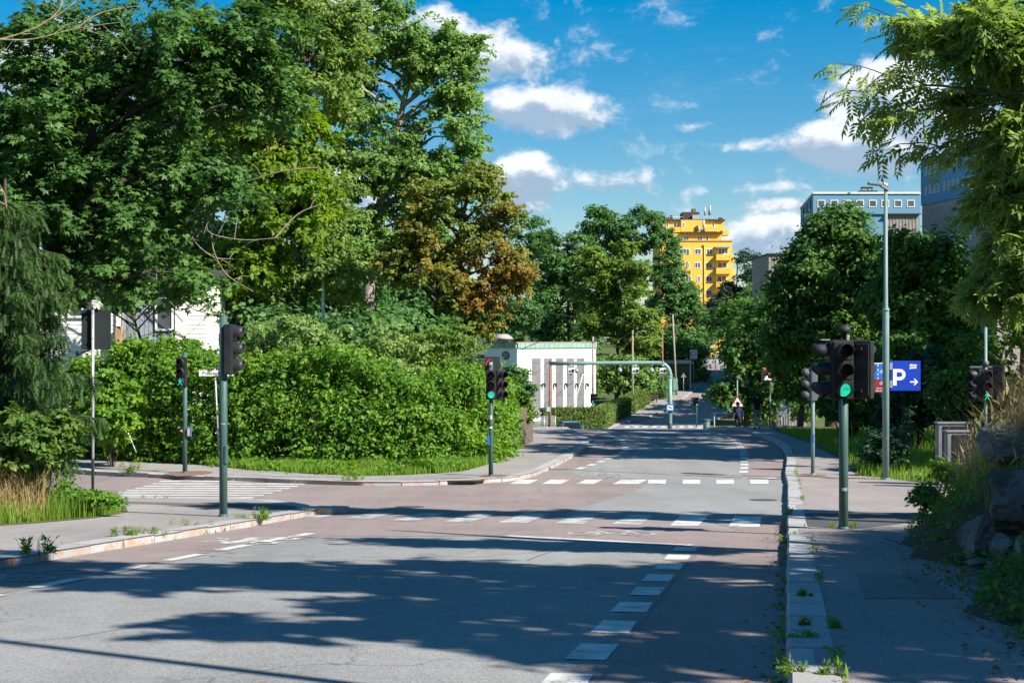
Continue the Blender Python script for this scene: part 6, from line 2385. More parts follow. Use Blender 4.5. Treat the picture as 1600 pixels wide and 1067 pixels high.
# 11. grey utility cabinets
for i, (u0, u1, v0, v1, Y, lab) in enumerate([(1466, 1513, 661, 748, 38.5, 'taller grey steel cabinet behind the bank tip'), (1480, 1518, 674, 748, 37.2, 'lower grey steel cabinet in front of the taller one')]):
    k = Y / F
    c = thing('utility_cabinet', lab, 'cabinet', (P((u0 + u1) / 2, 0, Y).x, Y, zr(Y) + .1), 0, 'utility cabinets')
    w, h = (u1 - u0) * k, (v1 - v0) * k + .1
    ht = CZ + (533.5 - v0) * k - zr(Y) - .1
    m_c = pm('cabinet_grey', (.16, .17, .18), (.13, .14, .15), 2, .5, coord='object')
    b = B()
    b.box((0, .15, ht / 2), (w, .3, ht - .06), None, .02)
    b.obj('body', m_c, c)
    b = B()
    b.box((0, .15, ht), (w + .06, .36, .05), None, .015)
    b.obj('lid', m_c, c)
    b = B()
    b.box((.05, -.01, ht / 2), (w - .16, .03, ht - .16), None, .008)
    d_ = b.obj('door', pm('cabinet_dark_door', (.012, .012, .013), (.018, .018, .019), 3, .4, coord='object'), c)
    b = B()
    b.box((-w / 2 + .2, -.03, ht * .6), (.03, .03, .14), None, .006)
    b.obj('handle', M_BLACK, d_)

# ------------------------------------------------------------------ gantry over the road
Yg2 = 92.0
k = Yg2 / F
gx = P(1047, 0, Yg2).x
zb = zr(Yg2) + .1
gt = thing('camera_gantry', 'grey green tubular gantry with cameras hanging over the road crest', 'gantry', (gx, Yg2, zb), 0)
za = CZ + (533.5 - 567) * k - zb
xl = P(858, 0, Yg2).x - gx
b = B()
pts = [(0, 0, -.3), (0, 0, za - .75)]
for i in range(9):
    t = i * math.pi / 16
    pts.append((-.75 + .75 * math.cos(t), 0, za - .75 + .75 * math.sin(t)))
pts += [(xl * .35, 0, za), (xl * .7, 0, za - .02), (xl, 0, za - .03)]
M_GANT = pm('gantry_paint', (.19, .30, .27), (.16, .26, .235), 1, .5)
b.tube(pts[:2], .14, 14)
b.obj('post', M_GANT, gt)
b = B()
b.tube(pts[1:], .13, 14)
b.obj('arm', M_GANT, gt)
b = B()
b.tube([(0, 0, -.2), (0, 0, CZ + (533.5 - 641) * k - zb)], .145, 14)
b.obj('lower_post', M_GREENP, gt)  # darker tube round the lower part of the post
b = B()
for z in (za - .8, za - .95):
    b.tube([(0, 0, z), (0, 0, z + .07)], .165, 14)
b.tube([(-.42 * 1, 0, za - .0), (-.5, 0, za)], .145, 12)
b.obj('flange', M_GANT, gt)
bs = plate(gt, 'toll_sign', 13 * k, 11.5 * k, (-.02, -.19, CZ + (533.5 - 636.5) * k - zb), M_SIGNL, .03)
plate(bs, 'white_field', 8.2 * k, 7.2 * k, (-.02, -.207, CZ + (533.5 - 636.5) * k - zb), M_SIGNW, .012, 0)
zc = CZ + (533.5 - 636.5) * k - zb
b = B()
b.box((-.03, -.218, zc + .01), (.2, .006, .07), Matrix.Rotation(.5, 3, 'Y'))
b.ball((.04, -.218, zc - .03), (.05, .004, .05), 2)
b.box((-.08, -.218, zc + .06), (.05, .006, .05))
b.obj('pictogram', M_SIGNB, bs)
plate(gt, 'hatch', .12, .22, (.02, -.148, CZ + (533.5 - 659) * k - zb), M_GALV, .02)
M_CAMW = pm('camera_white', (.66, .68, .68), (.6, .62, .62), 4, .4)
for i, (u, big) in enumerate(((892, 1), (900.5, 0), (968.5, 0), (992, 1), (1018, 0), (1035, 1))):
    xx = P(u, 0, Yg2).x - gx
    b = B()
    b.tube([(xx + .04, 0, za), (xx + .04, 0, za - .32)], .025, 6)
    b.box((xx + .04, 0, za - .14), (.1, .32, .05))
    if big:
        b.box((xx, -.05, za - .5), (.42, .5, .34), Matrix.Rotation(.05, 3, 'X'), .02)
        b.box((xx - .02, -.05, za - .74), (.16, .2, .12), None, .02)
    else:
        b.box((xx, -.02, za - .38), (.2, .25, .16), None, .02)
        b.tube([(xx, -.02, za - .42), (xx, -.02, za - .6)], [.16, .1], 10)
    c_ = b.obj('camera', M_CAMW if big else M_GALV, gt)
    b = B()
    if big:
        b.box((xx + .13, -.31, za - .5), (.14, .03, .2))
        b.box((xx - .1, -.31, za - .52), (.05, .03, .1))
        b.box((xx - .02, -.31, za - .52), (.05, .03, .1))
    else:
        b.ball((xx, -.04, za - .58), .09, 2)
    b.obj('lens', M_BLACK, c_)
b = B()
b.box((.32, 0, za - 1.4), (.3, .2, .75), None, .02)
b.tube([(.15, 0, za - 1.2), (.3, 0, za - 1.2)], .03, 6)
b.tube([(.4, 0, za - 1.7), (.3, -.05, za - 2.0), (.12, 0, za - 2.1)], .025, 6)
b.obj('control_box', M_GANT, gt)

# ------------------------------------------------------------------ distant signals and signs
for i, (u, v0, v1, vbt, Y, lab, yaw) in enumerate([(925.5, 615, 630, 664, 141, 'small distant signal in front of the short clipped hedge', .2), (1088.5, 621, 634, 668, 149, 'small distant signal at the right end of the far crossing', 0)]):
    k = Y / F
    x = P(u, 0, Y).x
    zb = zr(Y) + .1
    s_ = thing('traffic_signal', lab, 'traffic signal', (x, Y, zb), 0, SG)
    H = CZ + (533.5 - v0) * k - zb
    post(s_, H, .07, M_GREENP)
    zc = CZ + (533.5 - (v0 + v1) / 2) * k - zb
    signal_head(s_, (0, -.14, zc), yaw, 'green', scale=1.02)
    signal_head(s_, (.33 if i == 0 else -.3, 0, zc), .8 if i == 0 else -1.2, None, scale=1.02)

Y = 95.0
k = Y / F
x = P(1152, 0, Y).x
zb = zr(Y) + .1
z_ = lambda v: CZ + (533.5 - v) * k - zb
bw = thing('warning_sign', 'red and white triangular speed bump warning sign on a tall post', 'traffic sign', (x, Y, zb), 0)
post(bw, z_(593), .045, M_GREENL, flange=False)
def tri(s_, c):
    return [(-s_, c - s_ * .58), (s_, c - s_ * .58), (0, c + s_ * 1.15)]
t1 = flat(bw, 'sign_plate', tri(7.9 * k, z_(627)), -.07, M_SIGNR, .02)
flat(t1, 'white_field', tri(5.4 * k, z_(627)), -.078, M_SIGNW, .006)
flat(t1, 'bump_symbol', [(-3.4 * k, z_(630.0)), (3.4 * k, z_(630.0)), (3.4 * k, z_(629.2)), (1.6 * k, z_(627.6)), (-1.2 * k, z_(627.4)), (-3.4 * k, z_(629.2))], -.083, M_BLACK, .004)
ub_ = plate(bw, 'under_plate', 15.5 * k, 3.6 * k, (0, -.07, z_(633)), M_SIGNW, .02)
text(ub_, 'Fartshump', (-6 * k, -.082, z_(634)), 2.6 * k, M_BLACK)
b = B()
b.ball((.0, 0, z_(590)), (.13, .13, .12), 2)
b.tube([(0, 0, z_(593)), (.12, 0, z_(585))], .03, 6)
b.obj('beacon', M_HOUSG, bw)

Y = 90.0
k = Y / F
x = P(1203, 0, Y).x
zb = zr(Y) + .1
z_ = lambda v: CZ + (533.5 - v) * k - zb
M_NEON = emis('white_sign_letters', (.9, .85, .8), .9)
M_NEONR = emis('red_sign_letters', (.85, .06, .02), .9)
sk = thing('school_sign', 'dark post sign with glowing white word Skole among the leaves', 'sign', (x, Y, zb), 0)
post(sk, z_(596), .06, M_BLACK, flange=False)
b = B()
b.box((0, .06, z_(586)), (26 * k, .06, 20 * k), None, .01)
bp_ = b.obj('sign_panel', M_BLACK, sk)
text(bp_, 'Skole', (-8.5 * k, -.0, z_(593.3)), 8.5 * k, M_NEON, bold=.008, sx=.9)
b = B()
for (u0, u1) in ((1200.5, 1203.5), (1206, 1208.5), (1208.8, 1211.5)):
    b.box((((u0 + u1) / 2 - 1203) * k, .02, z_(583.6)), ((u1 - u0) * k, .02, 2.4 * k), None, .006)
b.prism([((1193 - 1203) * k, .02, z_(574)), ((1197 - 1203) * k, .02, z_(575.5)), ((1195 - 1203) * k, .02, z_(579))], (0, .02, 0))
b.obj('red_marks', M_NEONR, bp_)
sticker(sk, .06, z_(627), .4, M_GALV)

# notice boards by the gravel path
M_POST = pm('poster_teal', (.30, .45, .45), (.62, .64, .62), 9, .6, lo=.45, hi=.55, coord='object')
for i, (u, v0, v1, Y, w, lab) in enumerate([(1224, 634, 651, 80, 10.5, 'nearer white notice board by the gravel path'), (1228, 627, 645, 84, 8.5, 'farther white notice board half behind the nearer one')]):
    k = Y / F
    x = P(u, 0, Y).x
    zb = zr(Y) + .1
    n_ = thing('notice_board', lab, 'notice board', (x, Y, zb), 0, 'notice boards by the gravel path')
    zt_, z0_ = CZ + (533.5 - v0) * k - zb, CZ + (533.5 - v1) * k - zb
    pl = plate(n_, 'panel', w * k, zt_ - z0_, (0, 0, (zt_ + z0_) / 2), M_SIGNW, .05)
    ce = (zt_ + z0_) / 2
    plate(pl, 'poster', w * k * .66, (zt_ - z0_) * .42, (0, -.028, ce), M_POST, .01, 0)
    for sx_ in (-.4, .4):
        b = B()
        b.tube([(sx_ * w * k, .03, -.2), (sx_ * w * k, .03, z0_ + .1)], .03, 6)
        b.obj('leg', M_GALV, n_)

# speed limit sign with a grey board
Y = 204.0
k = Y / F
x = P(1083.5, 0, Y).x
zb = zr(Y)
z_ = lambda v: CZ + (533.5 - v) * k - zb
sl = thing('speed_sign', 'round red edged speed limit sign on a pale square board by the shed', 'traffic sign', (x, Y, zb), 0)
post(sl, z_(548), .05, M_GALV, flange=False)
pl = plate(sl, 'board', 11 * k, 14.5 * k, (.03, -.08, z_(553.5)), pm('pale_grey_board', (.5, .52, .54), (.45, .47, .49), 3, .5), .03)
circ = lambda r, c: [(.0 + r * math.cos(t), c + r * math.sin(t)) for t in [i * math.pi / 12 for i in range(24)]]
d1 = flat(sl, 'red_ring', circ(3.7 * k, z_(552.5)), -.12, M_SIGNR, .02)
flat(d1, 'white_disc', circ(2.6 * k, z_(552.5)), -.127, M_SIGNW, .006)
text(d1, '40', (0, -.13, z_(553.9)), 3.6 * k, M_BLACK, align='CENTER')
# small blank triangle seen from behind
x = P(1068, 0, 196).x
tb = thing('traffic_sign', 'small grey triangular sign seen from behind near the shed', 'traffic sign', (x, 196, zr(196)), 0)
k = 196 / F
zz = CZ + (533.5 - 587) * k - zr(196)
post(tb, zz + .3, .03, M_GALV, flange=False)
flat(tb, 'sign_plate', tri(4.2 * k, zz), -.05, pm('sign_back_grey', (.2, .23, .25), (.18, .2, .22), 3, .5), .02)

# ------------------------------------------------------------------ wooden poles with lamps and wires
M_POLE = pm('weathered_pole', (.30, .26, .22), (.22, .19, .16), 3, .9, coord='object')
M_POLER = pm('reddish_pole', (.26, .13, .075), (.2, .1, .06), 3, .9, coord='object')
poles = [
    (926.5, 526, 664, 142, .14, 0, M_POLE, 1, 'grey wooden pole with a lamp beside the white hall corner'),
    (988.5, 516, 630, 176, .15, 0, M_POLE, 1, 'grey wooden pole with a lamp behind the long clipped hedge'),
    (1035, 507, 612, 192, .15, 0, M_POLER, 1, 'reddish wooden pole with a lamp left of the green shed'),
    (1057, 491, 603, 196, .17, -6, M_POLE, 0, 'tallest leaning wooden pole in front of the green shed'),
    (858.5, 562, 668, 124, .13, 1.5, M_POLER, 0, 'rust coloured wooden pole left of the short clipped hedge'),
]
ptop = {}
for i, (u, v0, v1, Y, r, lean, mt, lamp, lab) in enumerate(poles):
    k = Y / F
    x = P(u, 0, Y).x
    zb = zr(Y)
    H = CZ + (533.5 - v0) * k - zb
    p_ = thing('wooden_pole', lab, 'utility pole', (x, Y, zb), 0, 'wooden poles along the far road')
    b = B()
    b.tube([(0, 0, -.3), (lean * k, 0, H)], [r, r * .72], 10)
    b.obj('shaft', mt, p_)
    ptop[i] = Vector((x + lean * k, Y, zb + H))
    if lamp:
        b = B()
        b.tube([(0, -.1, H - .55), (.6, -.3, H - .25), (1.25, -.5, H - .1)], .04, 6)
        b.obj('lamp_arm', M_GALV, p_)
        b = B()
        b.box((1.3, -.5, H - .1), (.55, .22, .12), None, .03)
        b.obj('lamp_head', M_GALV, p_)
    if i == 4:
        plate(p_, 'notice', .3, .42, (-.1, -.16, CZ + (533.5 - 639) * k - zb), pm('light_blue_notice', (.35, .5, .7), (.3, .45, .65), 3, .5), .02)
b = B()
st_ = thing('guy_wire', 'striped stay wire slanting before the grey panels of the hall', 'wire', P(897, 632, 140), 0)
o = Vector(st_.location)
b.tube([P(897, 634, 140) - o, P(911, 584, 141) - o], .035, 5)
b.obj('guard', M_SIGNW, st_)
b = B()
b.tube([P(911, 584, 141) - o, P(925, 534, 142) - o], .015, 5)
b.obj('cable', M_GALV, st_)


def wire(label, p, q, sag, r=.02, mat=None):
    p, q = Vector(p), Vector(q)
    w_ = thing('overhead_wire', label, 'wire', p, 0, 'overhead wires')
    b_ = B()
    pts_ = []
    for i in range(17):
        t = i / 16
        pts_.append(p.lerp(q, t) - p - Vector((0, 0, sag * 4 * t * (1 - t))))
    b_.tube(pts_, r, 5)
    b_.obj('cable', mat or M_BLACK, w_)


wire('thin dark wire crossing the valley trees towards the yellow block', P(745, 462, 135), P(1150, 465, 250), 3.2, .035)
wire('wire from the hall corner pole to the next wooden pole', ptop[0], ptop[1], .8)
wire('wire between the grey and the reddish wooden poles', ptop[1], ptop[2], .5)
wire('wire from the rust coloured pole towards the white hall wall', ptop[4], P(812, 578, 158), .8)
wire('upper wire slanting down to the hedge left of the turning tree', P(570, 425, 68), P(490, 495, 66), .5, .02)
wire('lower wire slanting down to the hedge left of the turning tree', P(585, 425, 68), P(496, 500, 66), .6, .02)
wire('dark wire from the wooden house to the tall signal post', P(240, 478, 59.5), P(400, 515, 56), .3, .02)
lp_ = thing('short_pole', 'short white pole standing behind the hedge under the linden', 'pole', (P(505, 0, 62).x, 62, zr(62)), 0)
b = B()
b.tube([(0, 0, 0), (0, 0, CZ + (533.5 - 433) * 62 / F - zr(62))], .07, 8)
b.obj('shaft', M_SIGNW, lp_)
b = B()
b.tube([(0, 0, CZ + (533.5 - 433) * 62 / F - zr(62)), (0, 0, CZ + (533.5 - 429) * 62 / F - zr(62))], .1, 8)
b.obj('cap', M_GALV, lp_)
# leaning stake in the hedge
stk = thing('leaning_stake', 'thin white and grey stake leaning in front of the hedge', 'stake', P(213, 707, 46.0), 0)
o = Vector(stk.location)
b = B()
b.tube([P(213, 707, 46.0) - o, P(206, 690, 46.1) - o], .02, 6)
b.tube([P(180, 630, 46.6) - o, P(154, 575, 46.8) - o], .016, 6)
b.obj('grey_section', M_GALV, stk)
b = B()
b.tube([P(206, 690, 46.1) - o, P(180, 630, 46.6) - o], .024, 6)
b.obj('white_section', M_SIGNW, stk)

# ------------------------------------------------------------------ distant street lamps on the right of the far road
for i, (u, v0, v1, Y, armL, lab) in enumerate([(1118, 541, 578, 238, 1, 'small distant street lamp at the top of the far road'), (1151.5, 512, 600, 150, 1, 'distant street lamp rising out of the roadside tree'), (1536, 470, 560, 60, 0, 'thin lamp post among the trees above the half hidden signal')]):
    k = Y / F
    x = P(u, 0, Y).x
    zb = zg(x, Y) if i else zr(Y)
    H = CZ + (533.5 - v0) * k - zb
    l_ = thing('street_lamp', lab, 'street lamp', (x, Y, zb), 0, 'street lamps')
    post(l_, H, .09, M_GREENL)
    b = B()
    b.tube([(0, 0, H), (-.3 * (1 if armL else 0), 0, H + .1), (-.65 * (1 if armL else 0) - .01, 0, H + .12)], .05, 6)
    b.obj('lamp_arm', M_GALV, l_)
    b = B()
    b.box((-.8 if armL else 0, 0, H + .12), (.6, .25, .1), None, .03)
    b.obj('lamp_head', M_GALV, l_)
# lamp post standing right of the camera: its thin shadow crosses the near road
l_ = thing('street_lamp', 'street lamp on the right bank beside the viewer', 'street lamp', (5.6, 4.9, bz(5.6, 4.9)), 0, 'street lamps')
post(l_, 8.2, .07, M_GREENL)
b = B()
b.tube([(0, 0, 8.2), (-.3, .2, 8.4), (-.9, .5, 8.45)], .045, 8)
b.obj('lamp_arm', M_GALV, l_)
b = B()
b.box((-1.05, .58, 8.44), (.5, .25, .1), Matrix.Rotation(-.5, 3, 'Z'), .03)
b.obj('lamp_head', M_GALV, l_)
# green litter bin and bollard posts near the warning sign
Y = 99.0
k = Y / F
bn = thing('litter_bin', 'small dark green litter bin beside the far crossing', 'bin', (P(1104, 0, Y).x, Y, zr(Y)), 0)
hb = CZ + (533.5 - 655) * k - zr(Y)
b = B()
b.tube([(0, 0, 0), (0, 0, hb - .1)], [.2, .26], 12)
b.obj('body', M_GREENP, bn)
b = B()
b.tube([(0, 0, hb - .1), (0, 0, hb - .04), (0, 0, hb)], [.28, .28, .15], 12)
b.obj('lid', M_GREENP, bn)
pp = thing('short_pole', 'short pale green post beside the litter bin', 'pole', (P(1116, 0, 97).x, 97, zr(97)), 0)
post(pp, CZ + (533.5 - 650) * 97 / F - zr(97), .05, M_GREENL)

# bench by the long hedge
Y = 187.0
k = Y / F
x = P(1018.5, 0, Y).x
bn_ = thing('bench', 'weathered wooden bench at the end of the long clipped hedge', 'bench', (x, Y, zr(Y) + .1), -.3)
M_BW = pm('bench_wood', (.16, .12, .10), (.12, .09, .075), 4, .85)
for j in range(3):
    b = B()
    b.box((0, -.25 + .17 * j, .45), (1.6, .14, .04))
    b.obj('seat_slat', M_BW, bn_)
for j in range(3):
    b = B()
    b.box((0, .28 + .04 * j, .62 + .17 * j), (1.6, .03, .13))
    b.obj('back_slat', M_BW, bn_)
for sx_ in (-.65, .65):
    b = B()
    b.box((sx_, -.22, .21), (.07, .07, .43))
    b.box((sx_, .24, .5), (.07, .07, 1.0), Matrix.Rotation(-.15, 3, 'X'))
    b.box((sx_, 0, .40), (.07, .5, .05))
    b.obj('leg', M_BW, bn_)


# ================================================================== CAR
def car(label, x, y, yaw):
    c = thing('parked_car', label, 'car', (x, y, zr(y) + .01), yaw)
    paint_ = pm('blue_car_paint', (.045, .115, .21), (.04, .105, .19), 1, .25, spec=.6, coord='object')
    glass_ = pm('car_glass', (.02, .03, .035), (.03, .04, .045), 1, .08, spec=.7, coord='object')
    # stations along the length (front is -Y): y, half width, z bottom, z shoulder
    st_ = [(-2.15, .62, .32, .55), (-2.05, .80, .22, .72), (-1.6, .88, .2, .86), (-.9, .9, .2, .95), (0, .91, .2, .98), (1.0, .91, .2, 1.0), (1.7, .88, .22, 1.0), (2.1, .8, .3, .95), (2.18, .66, .4, .8)]
    b = B()
    rings = []
    for (yy, w, z0, z1) in st_:
        rings.append([b.bm.verts.new(p) for p in ((-w * .85, yy, z0), (-w, yy, z0 + .15), (-w, yy, z1 - .12), (-w * .88, yy, z1), (0, yy, z1 + .03), (w * .88, yy, z1), (w, yy, z1 - .12), (w, yy, z0 + .15), (w * .85, yy, z0))])
    for a, d_ in zip(rings, rings[1:]):
        for i in range(8):
            b.bm.faces.new((a[i], a[i + 1], d_[i + 1], d_[i])).smooth = True
        b.bm.faces.new((a[8], a[0], d_[0], d_[8]))
    b.bm.faces.new(rings[0])
    b.bm.faces.new(rings[-1][::-1])
    b.obj('body', paint_, c)
    # cabin: roof and pillars round glass
    lo_ = [(-.78, -1.0, .97), (.78, -1.0, .97), (.8, 1.85, 1.0), (-.8, 1.85, 1.0)]
    hi_ = [(-.58, -.25, 1.44), (.58, -.25, 1.44), (.58, 1.25, 1.45), (-.58, 1.25, 1.45)]
    b = B()
    b.prism([Vector(p) for p in hi_], (0, 0, .04))
    for a, d_ in zip(lo_, hi_):
        b.tube([a, d_], .04, 6)
    for s_ in (-1, 1):
        b.tube([(s_ * .79, .45, .98), (s_ * .58, .5, 1.45)], .035, 6)
        b.tube([(s_ * .58, -.2, 1.48), (s_ * .58, 1.2, 1.5)], .02, 6)
    b.obj('roof', paint_, c)
    gq = [('windscreen', (0, 1)), ('side_window', (1, 2)), ('rear_window', (2, 3)), ('side_window', (3, 0))]
    for nm, (i, j) in gq:
        b = B()
        vs_ = [b.bm.verts.new(Vector(p) * 1) for p in (lo_[i], lo_[j], hi_[j], hi_[i])]
        f = b.bm.faces.new(vs_)
        bmesh.ops.solidify(b.bm, geom=[f], thickness=.01)
        b.obj(nm, glass_, c)
    for s_ in (-1, 1):
        b = B()
        b.ball((s_ * .99, -.72, 1.0), (.12, .06, .085), 2)
        b.tube([(s_ * .85, -.72, .96), (s_ * .95, -.72, .98)], .025, 6)
        b.obj('wing_mirror', M_BLACK, c)
        b = B()
        b.ball((s_ * .62, -2.0, .66), (.2, .12, .08), 2)
        b.obj('headlight', pm('headlight_glass', (.6, .62, .65), (.5, .52, .55), 4, .1, coord='object'), c)
        for yy in (-1.35, 1.4):
            b = B()
            b.tube([(s_ * .72, yy, .32), (s_ * .93, yy, .32)], .32, 18)
            w_ = b.obj('wheel', M_BLACK, c)
            b = B()
            b.tube([(s_ * .90, yy, .32), (s_ * .94, yy, .32)], .2, 12)
            b.obj('rim', M_GALV, w_)
    b = B()
    b.box((0, -2.15, .48), (.9, .06, .16), None, .02)
    b.obj('grille', M_BLACK, c)
    b = B()
    b.box((.02, -.55, 1.12), (.16, .06, .1))
    b.box((-.3, 0, 1.12), (.42, .5, .3), None, .1)
    b.box((.3, 0, 1.12), (.42, .5, .3), None, .1)
    b.obj('seats', M_HOUSG, c)
    return c


cx_ = P(892, 0, 108).x
car('blue car coming over the road crest with only its upper half visible', cx_, 108, math.radians(4))


# ================================================================== PEOPLE
def skin(name, verts, edges, mat, parent, root=0, sub=2):
    """verts: (x, y, z, r)"""
    me = bpy.data.meshes.new(name)
    me.from_pydata([v[:3] for v in verts], edges, [])
    o_ = bpy.data.objects.new(name, me)
    me.materials.append(mat)
    link(o_, parent)
    m_ = o_.modifiers.new('skin', 'SKIN')
    m_.use_smooth_shade = True
    sv = me.skin_vertices[0].data
    for i, v in enumerate(verts):
        r = v[3]
        sv[i].radius = r if hasattr(r, '__len__') else (r, r)
        sv[i].use_root = (i == root)
    s_ = o_.modifiers.new('smooth', 'SUBSURF')
    s_.levels = s_.render_levels = sub
    return o_


M_SKIN = pm('skin', (.42, .25, .18), (.38, .22, .155), 6, .6, coord='object')


def person(label, loc, yaw, legs, arms, shirt, trousers, short=False, sleeve=1.0, shoe=None, sock=None, hair=(.04, .03, .02), cap=None, scale=1.0, bag=None, ponytail=False, nosleeve=False):
    """legs: ((knee dx dy dz),(ankle ...)) offsets; local front is -Y"""
    r = thing('person', label, 'person', loc, yaw, 'people on the walkways')
    r.scale = (scale,) * 3
    pel, sp1, ch, nk, hd = (0, 0, .95), (0, .01, 1.13), (0, .015, 1.33), (0, .01, 1.50), (0, -.015, 1.62)
    V_ = [(*pel, (.135, .10)), (*sp1, (.125, .09)), (*ch, (.15, .10)), (*nk, .055), (*hd, (.078, .09)), (0, -.01, 1.71, (.07, .082))]
    E_ = [(0, 1), (1, 2), (2, 3), (3, 4), (4, 5)]
    J = {}
    for sgn, lg, ar in ((-1, legs[0], arms[0]), (1, legs[1], arms[1])):
        hp = (sgn * .095, 0, .88)
        kn = (sgn * .10, lg[0][0], lg[0][1])
        an = (sgn * .10, lg[1][0], lg[1][1])
        to = (sgn * .115, lg[2][0], lg[2][1])
        n0 = len(V_)
        V_ += [(*hp, .088), (*kn, .056), (kn[0], (kn[1] * .6 + an[1] * .4) + .02, kn[2] * .62 + an[2] * .38, .055), (*an, .038), (*to, .036)]
        E_ += [(0, n0), (n0, n0 + 1), (n0 + 1, n0 + 2), (n0 + 2, n0 + 3), (n0 + 3, n0 + 4)]
        shd = (sgn * .185, .015, 1.42)
        el = (sgn * ar[0][0], ar[0][1], ar[0][2])
        wr = (sgn * ar[1][0], ar[1][1], ar[1][2])
        d_ = (Vector(wr) - Vector(el)).normalized()
        pm_ = Vector(wr) + d_ * .07
        n1 = len(V_)
        V_ += [(*shd, .058), (*el, .042), (*wr, .028), (*pm_, (.038, .02))]
        E_ += [(2, n1), (n1, n1 + 1), (n1 + 1, n1 + 2), (n1 + 2, n1 + 3)]
        # fingers rooted in the palm
        side_ = Vector((0, 1, 0))
        for f_, (off_, L_) in enumerate(((-.026, .068), (-.009, .08), (.009, .075), (.026, .058))):
            a_ = len(V_)
            p1 = pm_ + side_ * off_ + d_ * L_ * .5
            p2 = pm_ + side_ * off_ * .9 + d_ * L_ + Vector((-sgn * .012, 0, 0))
            V_ += [(*p1, .0085), (*p2, .007)]
            E_ += [(n1 + 3, a_), (a_, a_ + 1)]
        a_ = len(V_)
        t1_ = pm_ + Vector((0, -.045, 0)) - d_ * .01
        t2_ = t1_ + d_ * .04 + Vector((0, -.012, 0))
        V_ += [(*t1_, .010), (*t2_, .008)]
        E_ += [(n1 + 3, a_), (a_, a_ + 1)]
        J[sgn] = (hp, kn, an, to, shd, el, wr)
    skin('body', V_, E_, M_SKIN, r)
    # face
    b_ = B()
    b_.ball((0, -.108, 1.635), (.012, .02, .022), 2)
    for sgn in (-1, 1):
        b_.ball((sgn * .088, 0, 1.635), (.012, .022, .032), 2)
    b_.obj('nose_and_ears', M_SKIN, r)
    b_ = B()
    for sgn in (-1, 1):
        b_.ball((sgn * .032, -.096, 1.662), (.012, .01, .007), 2)
    b_.box((0, -.096, 1.588), (.045, .012, .007), None, .003)
    b_.obj('eyes_and_mouth', pm('dark_features', (.06, .03, .025), (.05, .025, .02), 9, .6), r)
    hm = pm('hair_%d' % (hair[0] * 1000), hair, None, 20, .7, coord='object')
    b_ = B()
    b_.ball((0, .018, 1.70), (.092, .105, .085), 3)
    b_.ball((0, .05, 1.64), (.085, .07, .09), 3)
    if ponytail:
        b_.tube([(0, .1, 1.70), (0, .16, 1.66), (0, .15, 1.52), (0, .13, 1.44)], [.03, .038, .03, .01], 8)
    b_.obj('hair', hm, r)
    if cap:
        cm = pm('cap_cloth', cap, None, 9, .8, coord='object')
        b_ = B()
        b_.ball((0, .0, 1.72), (.1, .115, .085), 3)
        b_.prism([(-.08, -.08, 1.70), (.08, -.08, 1.70), (.06, -.19, 1.69), (-.06, -.19, 1.69)], (0, 0, .012))
        b_.obj('cap', cm, r)
    # shirt
    sv_ = [(0, 0, .82, (.168, .135)), (0, 0, .98, (.168, .135)), (0, .01, 1.13, (.16, .128)), (0, .015, 1.35, (.19, .14)), (0, .012, 1.48, (.115, .105))]
    se0 = 3
    se = [(0, 1), (1, 2), (2, 3), (3, 4)]
    if not nosleeve:
        for sgn in (-1, 1):
            hp, kn, an, to, shd, el, wr = J[sgn]
            e1 = Vector(shd).lerp(Vector(el), min(.92, sleeve * 2))
            n_ = len(sv_)
            sv_ += [(*shd, .08), (*e1, .066)]
            se += [(3, n_), (n_, n_ + 1)]
            if sleeve > .5:
                sv_.append((*Vector(el).lerp(Vector(wr), .95), .048))
                se.append((n_ + 1, n_ + 2))
    skin('shirt', sv_, se, shirt, r)
    tv_ = [(0, 0, 1.03, (.158, .122))]
    te = []
    for sgn in (-1, 1):
        hp, kn, an, to, shd, el, wr = J[sgn]
        n_ = len(tv_)
        tv_ += [(hp[0], hp[1], hp[2], .118)]
        te += [(0, n_)]
        if short:
            tv_.append((*Vector(hp).lerp(Vector(kn), .86), .1))
            te.append((n_, n_ + 1))
        else:
            tv_ += [(*kn, .078), (an[0], an[1], an[2] + .03, .062)]
            te += [(n_, n_ + 1), (n_ + 1, n_ + 2)]
    skin('trousers' if not short else 'shorts', tv_, te, trousers, r)
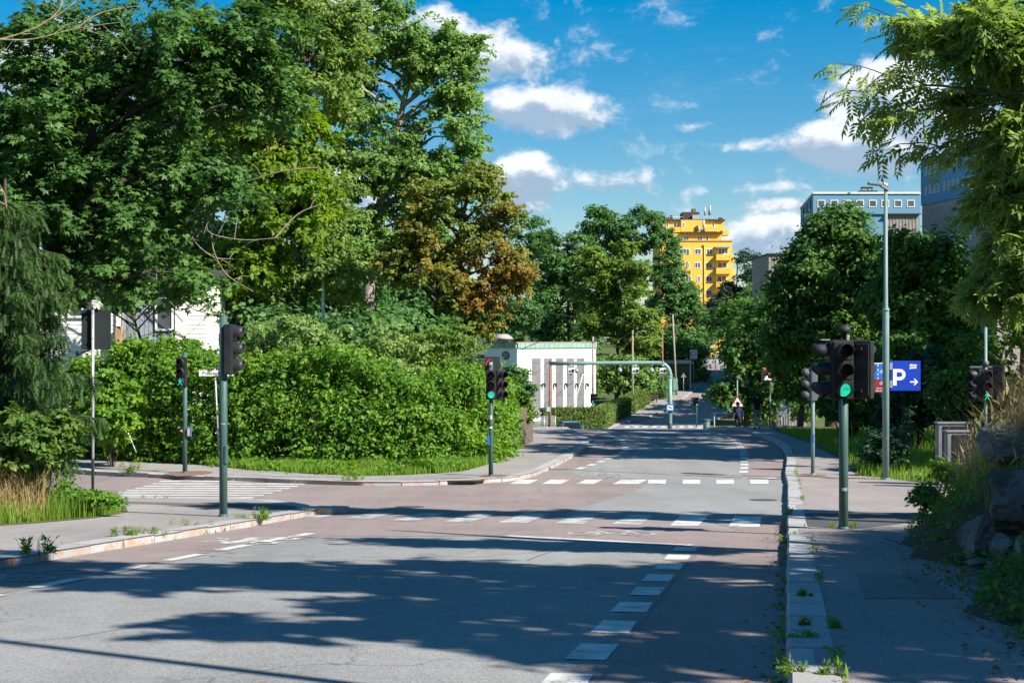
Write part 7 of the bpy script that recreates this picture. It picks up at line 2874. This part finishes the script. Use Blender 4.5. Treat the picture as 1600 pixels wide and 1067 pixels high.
    for sgn in (-1, 1):
        hp, kn, an, to, shd, el, wr = J[sgn]
        skin('shoe', [(an[0], an[1] + .03, an[2] - .025, .05), (to[0], to[1], to[2], .046), (to[0], to[1] - .05, to[2] - .01, .036)], [(0, 1), (1, 2)], shoe, r)
        if sock:
            skin('sock', [(an[0], an[1], an[2] + .0, .05), (an[0], an[1] * .8 + kn[1] * .2, an[2] + .14, .054)], [(0, 1)], sock, r)
    return r


cl_ = lambda n, c: pm(n, c, tuple(x * .8 for x in c), 12, .85, bump=.2, coord='object')
M_WS = cl_('white_shoes', (.6, .6, .58))
M_KS = cl_('black_shoes', (.02, .02, .022))
yy = 71.5
x = P(1183, 0, yy).x
person('person in a black t-shirt and grey shorts walking away along the right walkway', (x, yy, zr(yy) + .125), math.radians(182), [((-.10, .50), (.10, .13), (-.02, .05)), ((.04, .48), (.06, .09), (-.07, .04))], [((.25, .05, 1.16), (.24, -.10, .98)), ((.25, .06, 1.16), (.24, -.08, .96))], cl_('black_cotton', (.012, .012, .014)), cl_('grey_shorts_cloth', (.22, .215, .22)), True, .45, M_KS, M_WS, scale=1.03)
yy = 80.5
x = P(1153, 0, yy).x
person('person in a navy sweater, dark trousers and cap walking towards the viewer', (x, yy, zr(yy) - .12), math.radians(3), [((-.13, .52), (-.12, .09), (-.25, .05)), ((.02, .49), (.2, .15), (.1, .08))], [((.27, .03, 1.16), (.29, -.08, .93)), ((.27, .0, 1.16), (.29, -.02, .92))], cl_('navy_knit', (.022, .03, .085)), cl_('dark_trousers_cloth', (.03, .032, .03)), False, 1.0, M_KS, None, cap=(.02, .022, .03), scale=1.0)
yy = 171.0
x = P(981.5, 0, yy).x
person('runner in a bright blue top and shorts on the far walkway', (x, yy, zr(yy) + .125), math.radians(165), [((-.25, .56), (.0, .20), (-.1, .10)), ((.03, .48), (.08, .08), (-.05, .04))], [((.25, .1, 1.18), (.2, -.15, 1.16)), ((.25, -.02, 1.16), (.22, -.24, 1.2))], cl_('bright_blue_cloth', (.02, .20, .65)), cl_('blue_shorts_cloth', (.02, .19, .6)), True, .3, M_WS, M_WS, hair=(.12, .07, .035), scale=1.0, ponytail=True, nosleeve=True)
